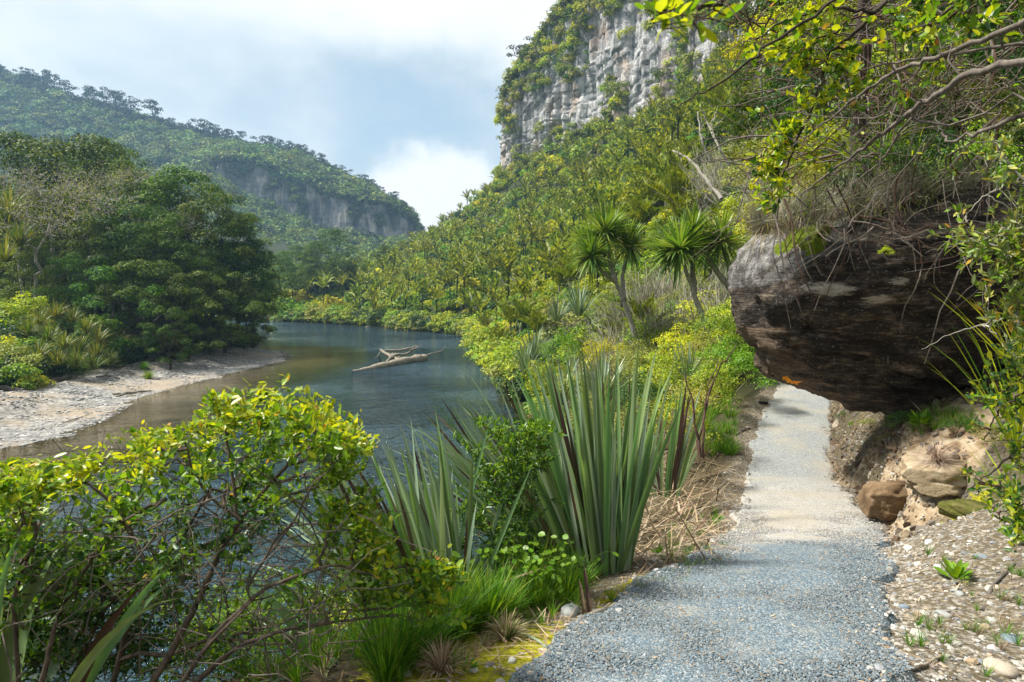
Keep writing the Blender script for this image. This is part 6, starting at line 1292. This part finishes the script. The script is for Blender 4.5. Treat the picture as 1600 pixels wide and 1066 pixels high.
# --- thicket above and behind the boulder
def thicket():
    rng = np.random.default_rng(180); k = 0
    KK = ['deep', 'deep', 'olive', 'deep', 'green', 'yellow']
    for gy in range(9):
        for gx in range(9):
            px = 1195 + gx * 56 + rng.uniform(-22, 22); py = 330 - gy * 44 + rng.uniform(-16, 16); d = 12.2 + gy * .22 + rng.uniform(-1., 1.2) + (px < 1260) * 3
            kk = 'yellow' if px < 1290 and rng.random() < .6 else KK[rng.integers(0, 5)]; s = rng.uniform(.5, .75); q = P(px, py, d)
            where = 'above the boulder nose' if px < 1300 else 'above the boulder middle' if px < 1450 else 'above the right end of the boulder'; lvl = 'low down' if gy < 3 else 'midway' if gy < 6 else 'high up'
            put('leafy_bush', KIND[kk][0][k % 3], loc=q - [0, 0, .5], scl=s, rot=(rng.uniform(-.5, .3), rng.uniform(-.4, .4), rng.uniform(0, 6)), label=f'{WORDS[kk]} {lvl} {where}', category='bush', group=f'{WORDS[kk]}es {lvl} {where}'); k += 1
    # hanging and crossing twigs
    g = Geo(); n = 400; C = []
    for _ in range(n):
        p = P(rng.uniform(1170, 1620), rng.uniform(-10, 390), rng.uniform(6.5, 11.5)); d = unit(np.array([rng.normal(-.5, 1), rng.normal(0, .5), rng.normal(-.3, .7)])); c = [p]; st = rng.uniform(.08, .22)
        for _ in range(7): d = unit(d + rng.normal(size=3) * .2 + [0, 0, -.05]); c.append(c[-1] + d * st)
        C.append(c)
    r = rng.choice([.004, .006, .009, .013], n)[:, None] * np.linspace(1, .4, 8)[None]; tubes(g, np.array(C), r, 4); put('twig_tangle', g.mesh('twig_tangle', B_twig), kind='stuff')
    g = Geo(); C = np.array(C)[:260] + np.array([.3, .4, .1]); tubes(g, C, r[:260], 4); put('dark_twig_tangle', g.mesh('dark_twig_tangle', B_red), kind='stuff')
    q = [P(1350, 300, 10.5), P(1344, 240, 10.5), P(1342, 160, 10.4), P(1350, 60, 10.3), P(1352, -20, 10.2)]; c = q[0].copy(); g = Geo(); limb(g, np.array(q) - c, [.16, .13, .12, .10], 8, 16, .008, 3); put('thin_trunk', g.mesh('thin_trunk', B_dark, True), loc=c, label='dark upright trunk rising from the top of the boulder', category='tree')
    # fringe hanging over the boulder's top edge
    for i, (px, py, s, m, lab) in enumerate([(1300, 345, .5, 0, 'tuft of dry strands over the shoulder of the boulder'), (1350, 330, .7, 1, 'green hanging tuft on top of the boulder'), (1400, 318, .7, 0, 'dry hanging tuft right of the green one'), (1460, 312, .8, 1, 'green hanging tuft above the dark face'), (1210, 352, .45, 0, 'dry strands on the nose of the boulder'), (1250, 345, .5, 0, 'dry strands beside the moss cushion'), (1500, 318, .8, 0, 'dry tuft under the grey-leaved shrub'), (1430, 280, .9, 1, 'long-bladed green tuft in the shade above the boulder'), (1380, 240, .9, 1, 'green sedge tuft by the upright trunk'), (1240, 330, .5, 1, 'small green tuft behind the moss cushion')]):
        q = P(px, py, 9.4); put('hanging_tuft', tuft(rng, 130, .8, .010, [M_dry, M_mid][m], 'hanging_tuft', -.3, 5, 2.4), loc=q, scl=s, rot=(0, 0, i), label=lab, category='plant')
    rk = np.random.default_rng(181)
    for i in range(26):
        px = 1180 + i * 14 + rk.uniform(-6, 6); py = np.interp(px, [1180, 1330, 1400, 1550], [362, 338, 322, 322]) + rk.uniform(-10, 8); kd = i % 3; s_ = rk.uniform(.45, .8)
        me = tuft(rk, 90, .8, .009, [M_dry, M_olive, M_dry][kd], 'hanging_strands', -.4, 6, 2.8) if kd else TWF[i % 3]; nm = 'hanging_strands' if kd else 'twiggy_shrub'
        side = 'nose' if px < 1330 else 'crest'; lb = ['pale twiggy shrub', 'olive strands', 'dry strands'][kd] + f' hanging over the boulder {side}'
        put(nm, me, loc=P(px, py, 9.0), scl=s_ if kd else s_ * .38, rot=(.4 if not kd else 0, 0, i), label=lb, category='plant', group=lb)
    for i, (px, py, d, s, kk, lab) in enumerate([(1385, 400, 8.0, .07, 'yellow', 'tiny yellow-green sprig on the dark face of the boulder'), (1240, 305, 8.6, .3, 'olive', 'small olive bush on the nose of the boulder'), (1190, 350, 9.3, .2, 'yellow', 'yellow sprig at the tip of the boulder nose'), (1300, 330, 9.2, .3, 'deep', 'dark bush on the shoulder of the boulder'), (1375, 300, 9.0, .38, 'deep', 'dark bush on the crest of the boulder'), (1455, 285, 9.0, .4, 'deep', 'dark bush on the crest further right'), (1530, 300, 8.6, .42, 'green', 'green bush where the boulder meets the slope')]):
        put('leafy_bush', KIND[kk][0][i % 3], loc=P(px, py, d), scl=s, rot=(0, 0, i), label=lab, category='bush')
thicket()

# --- branches reaching in from the upper right, close to the camera
def branch_thing(label, stems, tips, mats, leafL, ar, seed, per=7, nparts=250, picker=None, bark=None, spread=.035, tr=.0013):
    rng = np.random.default_rng(seed); base = P(*stems[0][0][0]); o = thing('overhanging_branch', base, label, 'branch'); MC = []
    for pts, rs in stems:
        q = np.array([P(*p) for p in pts]); tt = np.linspace(0, len(q) - 1, 8 * (len(q) - 1) + 1); C = np.stack([np.interp(tt, range(len(q)), q[:, i]) for i in range(3)], 1)
        for _ in range(3): C[1:-1] = (C[:-2] + 2 * C[1:-1] + C[2:]) / 4
        C += rng.normal(size=C.shape) * .005; g = Geo(); tubes(g, (C - base)[None], np.interp(tt, np.linspace(0, len(q) - 1, len(rs)), rs)[None], 7); put('stem', g.mesh('stem', bark or B_dark, True), o); MC.append(C)
    MC = np.concatenate(MC); T = []
    for (px, py, rx, ry, d0, d1, n) in tips:
        for _ in range(n): T.append(P(px + rng.normal(0, rx), py + rng.normal(0, ry), rng.uniform(d0, d1)))
    T = np.array(T); own = np.argmin(((T[:, None] - MC[None]) ** 2).sum(-1), 1); cell = {}; segs = []
    for i, j in enumerate(own): cell.setdefault(int(j) // 6, []).append(i)
    for j, ids in cell.items(): segs += skeleton(rng, MC[min(j * 6 + 3, len(MC) - 1)], T[ids], .003 + .001 * math.sqrt(len(ids)), .07, .4, tr)
    g = Geo(); rtubes(g, [(c - base, r) for c, r in segs], 4); put('twigs', g.mesh('twigs', bark or B_red), o)
    E = np.array([c[-1] for c, r in segs if r[-1] <= tr * 1.05]); D = np.array([unit(c[-1] - c[-2]) for c, r in segs if r[-1] <= tr * 1.05]); pos, al, nr, L, W = rosettes(rng, E, D, per, leafL, ar, spread); x, y, f = proj(pos)
    pick = picker(x, y, rng) if picker else rng.integers(0, len(mats), len(x)); leaf_parts(o, rng, pos, al, nr, L, W, mats, pick, nparts); return o
mixp = lambda *w: (lambda x, y, r: r.choice(len(w), len(x), p=np.array(w) / sum(w)))
branch_thing('blurred leafy twig reaching in from the top of the frame in front of the cliff', [([(1200, -60, 1.9), (1150, -10, 1.8), (1110, 10, 1.75), (1040, 15, 1.65), (1020, 35, 1.6)], [.006, .005, .003]), ([(1400, -60, 2.3), (1230, 50, 2.3), (1140, 120, 2.3), (1060, 165, 2.3), (1020, 180, 2.3)], [.006, .005, .004, .002, .001])], [(1055, 25, 26, 14, 1.5, 1.7, 9), (1100, 12, 16, 16, 1.6, 1.8, 5)], [M_new, M_bright, M_ngreen], .060, .42, 190, 4, 60, mixp(.45, .35, .2))
branch_thing('long bare diagonal branch sweeping down from the right edge above the boulder', [([(1640, 90, 2.3), (1520, 110, 2.5), (1430, 170, 2.8), (1350, 230, 3.1), (1290, 275, 3.4), (1250, 305, 3.6)], [.015, .013, .011, .008, .006, .003]), ([(1640, 20, 2.6), (1500, 75, 2.8), (1400, 110, 3.0), (1320, 165, 3.2), (1230, 235, 3.4)], [.013, .011, .008, .006, .002]), ([(1640, 165, 2.4), (1560, 195, 2.5), (1480, 225, 2.7), (1460, 180, 2.8)], [.010, .008, .005, .002]), ([(1640, 60, 3.), (1450, 90, 3.2), (1330, 110, 3.4), (1290, 120, 3.4)], [.008, .006, .004, .002]), ([(1430, 170, 2.8), (1380, 250, 3.), (1330, 290, 3.1)], [.006, .004, .002])],
             [(1340, 200, 70, 40, 3.0, 3.6, 40), (1500, 120, 60, 50, 2.6, 3.2, 24)], [M_ngreen, M_new, M_gloss], .034, .5, 191, 3, 100, mixp(.5, .2, .3), B_twig)
branch_thing('branches with bright yellow-green leaves hanging left of the upright trunk', [([(1420, -60, 3.4), (1370, 20, 3.4), (1300, 80, 3.5), (1240, 120, 3.6)], [.014, .011, .008, .004]), ([(1370, 20, 3.4), (1300, 10, 3.4), (1230, 30, 3.5), (1180, 60, 3.6)], [.009, .007, .004]), ([(1300, 80, 3.5), (1270, 170, 3.6), (1230, 260, 3.8), (1200, 320, 3.9)], [.008, .006, .003]), ([(1560, -60, 3.2), (1480, 20, 3.2), (1420, 60, 3.3)], [.010, .007, .003])],
             [(1275, 50, 42, 32, 3.3, 3.7, 46), (1215, 85, 26, 30, 3.4, 3.8, 22), (1320, 120, 34, 34, 3.3, 3.8, 26), (1225, 250, 28, 38, 3.6, 4.1, 42), (1255, 190, 26, 26, 3.5, 3.9, 18), (1190, 300, 14, 24, 3.8, 4.1, 14), (1430, 40, 60, 34, 3.1, 3.6, 34), (1530, 30, 50, 26, 3.0, 3.5, 24), (1400, 90, 60, 30, 3.3, 3.9, 20)], [M_new, M_ngreen, M_gloss, M_russet], .052, .55, 192, 7, 300, lambda x, y, r: np.where(r.random(len(x)) < np.where(x < 1340, .55, .3), 0, np.where(r.random(len(x)) < .02, 3, np.where(r.random(len(x)) < .65, 1, 2))))
branch_thing('grey-green leaved shrub leaning in from the right edge before the boulder', [([(1700, 480, 3.9), (1640, 420, 4.), (1570, 385, 4.1), (1510, 378, 4.2)], [.014, .012, .008, .004]), ([(1700, 380, 4.), (1620, 300, 4.1), (1570, 250, 4.2), (1550, 215, 4.2)], [.012, .010, .006, .003]), ([(1700, 500, 4.), (1620, 480, 4.1), (1560, 500, 4.2), (1490, 520, 4.3), (1440, 545, 4.4)], [.010, .008, .005, .003, .001]), ([(1700, 420, 4.2), (1610, 350, 4.2), (1540, 300, 4.3), (1500, 350, 4.4)], [.010, .007, .004, .002])],
             [(1530, 375, 34, 22, 4.0, 4.4, 46), (1580, 400, 30, 34, 3.9, 4.3, 50), (1590, 300, 26, 42, 4.0, 4.4, 40), (1575, 460, 30, 26, 3.9, 4.3, 36), (1560, 245, 24, 30, 4., 4.4, 16), (1600, 520, 24, 34, 3.9, 4.2, 34)], [M_olea, M_olive, M_ngreen, M_russet], .062, .36, 193, 7, 300, mixp(.55, .22, .2, .03), B_grey)
branch_thing('mixed glossy and yellow leaves hanging down the right edge beside the bank', [([(1700, 560, 3.2), (1620, 600, 3.3), (1560, 640, 3.4), (1540, 690, 3.4)], [.008, .006, .003]), ([(1700, 640, 3.2), (1620, 680, 3.3), (1560, 730, 3.4), (1500, 775, 3.5)], [.008, .006, .002]), ([(1700, 760, 3.1), (1620, 780, 3.2), (1560, 800, 3.3)], [.006, .005, .002])],
             [(1570, 640, 24, 34, 3.2, 3.6, 40), (1590, 720, 22, 34, 3.1, 3.5, 34), (1565, 790, 26, 22, 3.2, 3.5, 20), (1530, 760, 16, 12, 3.4, 3.6, 8), (1585, 570, 18, 22, 3.3, 3.7, 22), (1600, 820, 14, 24, 3.1, 3.3, 12)], [M_gloss, M_new, M_ngreen], .042, .52, 194, 6, 250, mixp(.4, .3, .3))
for i, (px, py, d, L, lab) in enumerate([(1590, 720, 4.2, 1.0, 'long yellow-green sedge arching beside the right end of the boulder'), (1610, 610, 4.4, .9, 'sedge with broad pale blades at the right edge'), (1600, 830, 3.7, .6, 'low green sedge on the bank at the right edge')]):
    rr_ = np.random.default_rng(200 + i); o = thing('sedge', P(px, py, d), lab, 'plant'); n = 30; a = rr_.uniform(0, 6.28, n); el = rr_.uniform(.9, 1.5, n)
    for k in range(n): g = Geo(); dd = np.array([[math.cos(a[k]) * math.cos(el[k]) - .15, math.sin(a[k]) * math.cos(el[k]), math.sin(el[k])]]); blades(g, np.zeros((1, 3)), dd, L * rr_.uniform(.6, 1.1), .014, 7, rr_.uniform(.3, 1.6)); put('blade', g.mesh('blade', M_yel if k % 3 else M_grass), o)

# --- bushes that fill the bank between path, flax and boulder
rng = np.random.default_rng(210)
for i, (px, py, d, s, kk, lab) in enumerate([(1170, 575, 16.5, .62, 'bright', 'bright green bush at the path bend beside the boulder tip'), (1140, 560, 17.5, .7, 'bright', 'bright green bush left of the path bend'), (1185, 545, 21, .9, 'deep', 'shaded bush behind the path bend'), (1110, 600, 15.5, .55, 'green', 'green bush above the grass strip'), (1075, 620, 13, .5, 'olive', 'olive bush right of the tall flax'), (1060, 660, 11, .42, 'green', 'green bush low between the flax and the dry leaves'), (1040, 580, 14, .5, 'green', 'green bush behind the right blades of the tall flax'), (1000, 560, 17, .6, 'olive', 'olive bush behind the tall flax tips'), (940, 555, 22, .7, 'yellow', 'yellow-green bush behind the flax tips'), (880, 540, 28, .8, 'bright', 'bright bush above the river behind the flax'), (1130, 520, 20, .8, 'green', 'green bush close beside the boulder nose'), (1150, 500, 22, .9, 'yellow', 'yellow bush touching the outline of the boulder'), (1100, 545, 19, .7, 'olive', 'olive bush below the leaning cabbage tree'), (1060, 540, 21, .8, 'yellow', 'yellow bush under the cabbage tree trunks'), (1230, 560, 26, 1.2, 'deep', 'dark bush seen under the boulder tip'), (1180, 500, 27, 1.3, 'green', 'green bush hidden behind the boulder nose'), (760, 560, 66, .9, 'olive', 'olive bush on the waterline of the right bank'), (850, 590, 26, .7, 'green', 'green bush low on the bank behind the flax'), (900, 600, 18, .5, 'olive', 'olive bush right behind the tall flax'), (1010, 620, 12, .45, 'deep', 'dark bush inside the right of the tall flax')]):
    q = P(px, py, d); b = gz(q[0], q[1]); z = max(q[2] - .9 * s, b - .3); put('leafy_bush', KIND[kk][0][i % 3], loc=(q[0], q[1], z), scl=s, rot=(0, 0, i * 1.4), label=lab, category='bush')
rr2 = np.random.default_rng(212)
for i in range(46):
    px, py = rr2.uniform(880, 1160), rr2.uniform(425, 590); q = above(px, py, .7, 9); kk = ['yellow', 'green', 'olive', 'bright', 'yellow'][i % 5]; s = .028 * q[1] * rr2.uniform(.7, 1.2) + .1; z = q - [0, 0, .7]
    tw = i % 4 == 0; me = TWF[i % 3] if tw else KIND[kk][0][i % 3]; wh = 'round the cabbage tree trunks' if py < 510 else 'between the cabbage trees and the flax'; kd = 'pale twiggy shrub' if tw else WORDS[kk]
    put('twiggy_shrub' if tw else 'leafy_bush', me, loc=z, scl=s * (.7 if tw else 1), rot=(0, 0, i), label=f'{kd} {wh}', category='shrub' if tw else 'bush', group=f'{kd} plants {wh}')
rr2 = np.random.default_rng(213)
for i, (px, py, s, kk, lab) in enumerate([(1320, 655, .16, 'deep', 'small dark plant where the boulder meets the path'), (1360, 670, .2, 'olive', 'low olive plant under the boulder lip'), (1420, 668, .22, 'deep', 'dark plant in the shade under the boulder'), (1385, 690, .14, 'olive', 'small dry plant on the brown earth'), (1500, 676, .2, 'deep', 'dark plant at the back of the bank'), (1555, 690, .22, 'olive', 'olive plant at the top of the bank by the right edge')]):
    q = hit(px, py); put('low_plant', KIND[kk][0][i % 3], loc=q, scl=(s, s, s * .6), rot=(0, 0, i), label=lab, category='plant')
for i, (pts, lab) in enumerate([([(1095, 715, 8.5), (1085, 640, 8.6), (1070, 585, 8.7)], 'dark thin stem right of the tall flax'), ([(1100, 716, 8.5), (1100, 640, 8.7), (1120, 560, 9)], 'second dark thin stem leaning right'), ([(1092, 712, 8.6), (1110, 600, 8.8), (1150, 540, 9.2)], 'thin pale stem leaning towards the boulder')]):
    q = np.array([P(*p) for p in pts]); c = q[0].copy(); g = Geo(); limb(g, q - c, [.022, .014, .006], 5, 12, .03, i); put('sapling', g.mesh('sapling', B_red), loc=c, label=lab, category='shrub')

# --- small things on and beside the path
def small():
    rng = np.random.default_rng(220); ST = [((890, 964), .075, (1, .8, .75), 'smooth grey stone in the grass by the moss'), ((1088, 903), .022, (1, .7, .5), 'white stone at the left side of the blue chippings'), ((1060, 962), .03, (1, .7, .5), 'bluish stone at the left side of the path'), ((1413, 952), .035, (1, .8, .6), 'dark blue-grey stone at the right edge of the chippings'), ((1465, 890), .05, (1, .6, .5), 'white stone left of the leafy seedling'), ((1435, 995), .05, (1.2, .6, .5), 'pale stone right of the path'), ((1475, 962), .045, (1.2, .7, .4), 'flat grey stone below the seedling'), ((1562, 1050), .07, (1.2, .8, .5), 'broad tan stone in the bottom right corner'), ((1580, 1003), .06, (1.3, .7, .4), 'flat blue-grey stone near the right edge'), ((1535, 872), .05, (1.2, .8, .4), 'blue slaty stone above the seedling'), ((1420, 860), .05, (1, .8, .6), 'pale pebble pile stone by the bank'), ((1452, 850), .045, (1, .8, .6), 'pale stone at the foot of the clay bank'), ((800, 1035), .025, (1, .8, .6), 'white stone beside the moss'), ((740, 1050), .025, (1, .8, .6), 'small white stone in the moss'), ((1400, 1048), .03, (1.3, .7, .5), 'pale chip at the bottom right of the path'), ((1500, 930), .035, (1, .7, .5), 'grey stone just right of the seedling stem'), ((1330, 855), .03, (1, .8, .5), 'pale stone at the edge of the pale gravel')]
    gm = solidmat('grey_stone', (.28, .29, .28), .8); bm_ = solidmat('blue_stone', (.16, .20, .24), .7); wm = solidmat('white_stone', (.55, .53, .48), .8); tm = solidmat('tan_stone', (.38, .32, .25), .85)
    for (p, s, ax, lab) in ST:
        m = bm_ if 'blu' in lab else wm if ('white' in lab or 'pale' in lab) else tm if 'tan' in lab else gm; q = hit(*p); put('stone', stone_mesh(rng, m, 'stone', 3, ax, .12), loc=q + [0, 0, s * ax[2] * .45], scl=s, rot=(0, 0, rng.uniform(0, 6)), label=lab, category='stone')
    def stick(pts, r, lab, mat, up=.02):
        q = np.array([hit(*p) for p in pts]) + [0, 0, up]; c = q[0].copy(); g = Geo(); limb(g, q - c, r, 6, 9, .03, 7); put('stick', g.mesh('stick', mat, True), loc=c, label=lab, category='stick')
    stick([(1311, 797), (1330, 803), (1354, 810)], [.022, .028, .02], 'short dark stick lying on the pale gravel', W_dark); stick([(1535, 960), (1560, 905), (1590, 880)], [.016, .014, .008], 'dark twig lying near the right edge', W_dark); stick([(918, 968), (945, 958), (968, 948)], [.02, .022, .018], 'grey weathered stick on the verge by the grey stone', W_drift)
    stick([(1400, 1060), (1430, 1050), (1470, 1030)], [.008, .012, .006], 'pale bent stick at the bottom right', W_drift); stick([(1140, 690), (1165, 672), (1185, 668)], [.02, .016, .01], 'brown stick on the left verge of the path', W_dark, .04)
    for i, (a, b) in enumerate([((905, 905), (915, 972)), ((912, 880), (922, 968))]):
        q0, q1 = P(a[0], a[1], 4.35), P(b[0], b[1], 4.2); g = Geo(); blades(g, (q1 - q1)[None], (q0 - q1)[None], np.linalg.norm(q0 - q1), .03, 5, .05, lambda t: 1 - .3 * t, .6, np.array([[1., .2, 0]])); put('dead_leaf', g.mesh('dead_leaf', M_deadflax), loc=q1, label=['brown dead flax leaf propped upright in front of the grass, left one', 'darker dead flax leaf propped right against the left one'][i], category='leaf')
    q0, q1 = P(650, 960, 4.), P(868, 878, 4.5); g = Geo(); blades(g, np.zeros((1, 3)), (q1 - q0)[None], np.linalg.norm(q1 - q0), .03, 6, .05, lambda t: 1 - .5 * t, .3, np.array([[.2, 1., .5]])); put('dead_leaf', g.mesh('dead_leaf', M_dry), loc=q0, label='long pale dead flax leaf lying slanted through the leafy shrub', category='leaf')
    # dark marker at the edge of the drain
    q = hit(1193, 633); m = solidmat('black_plastic', (.012, .014, .02), .4, .1); g = Geo(); V = np.array([(x, y, z) for x in (-.16, .16) for y in (-.06, .06) for z in (0, .2)]) + np.array([(0, 0, 0), (0, 0, .0), (0, 0, 0), (0, 0, .0), (0, 0, 0), (0, 0, -.05), (0, 0, 0), (0, 0, -.05)]); g.add(V, [(0, 1, 3, 2), (4, 6, 7, 5), (0, 4, 5, 1), (2, 3, 7, 6), (0, 2, 6, 4), (1, 5, 7, 3)]); put('drain_cover', g.mesh('drain_cover', m), loc=q - [0, 0, .04], scl=.75, rot=(0, 0, .4), label='small black drain block at the left edge of the path bend', category='drain')
    # broad-leaved seedling and small weeds
    for j, (px, py, s, lab) in enumerate([(1492, 912, .16, 'broad-leaved green seedling among the stones'), (730, 1052, .06, 'tiny green rosette in the moss'), (1030, 870, .09, 'small bright weed in front of the dead leaves'), (1120, 815, .10, 'thin weedy herb at the left verge'), (1585, 850, .12, 'green leaves at the foot of the bank at the right edge'), (1330, 668, .12, 'small herb at the base of the boulder'), (1440, 668, .2, 'green ferny plant in the shade under the boulder')]):
        q = hit(px, py); o = thing('seedling', q, lab, 'plant'); n = 22 if j != 6 else 60; a = rng.uniform(0, 6.28, n); el = rng.uniform(.1, 1.2, n); al = np.stack([np.cos(a) * np.cos(el), np.sin(a) * np.cos(el), np.sin(el)], 1); nr = unit(np.array([0, 0, 1.]) + rdir(rng, n) * .3); g = Geo()
        me = None
        for k in range(n):
            g = Geo(); leaves(g, al[k:k + 1] * s * .25 + [0, 0, .02], al[k:k + 1], nr[k:k + 1], s * rng.uniform(.5, 1), s * .32, 'oval'); put('leaf', g.mesh('leaf', M_bright if k % 3 else M_ngreen, True), o)
small()

# ------------------------------------------------------------------ labels that tell copies apart by their place in a small row
def number_labels():
    by = {}
    for o in COL.objects:
        if o.get('group') and o.get('label') and not o.parent: by.setdefault(o['label'], []).append(o)
    N = ['first', 'second', 'third', 'fourth', 'fifth', 'sixth', 'seventh', 'eighth', 'ninth', 'tenth', 'eleventh', 'twelfth']
    for lab, L in by.items():
        if len(L) == 1 or len(L) > 24: continue
        L.sort(key=lambda o: float(proj(np.array(o.location))[0]))
        for i, o in enumerate(L):
            j = len(L) - 1 - i
            t = ('leftmost' if i == 0 else 'rightmost' if j == 0 else f'{N[i]} from the left' if i <= j else f'{N[j]} from the right')
            o['label'] = f'{lab}, {t}'
number_labels()
if USE_HAZE: build_haze()
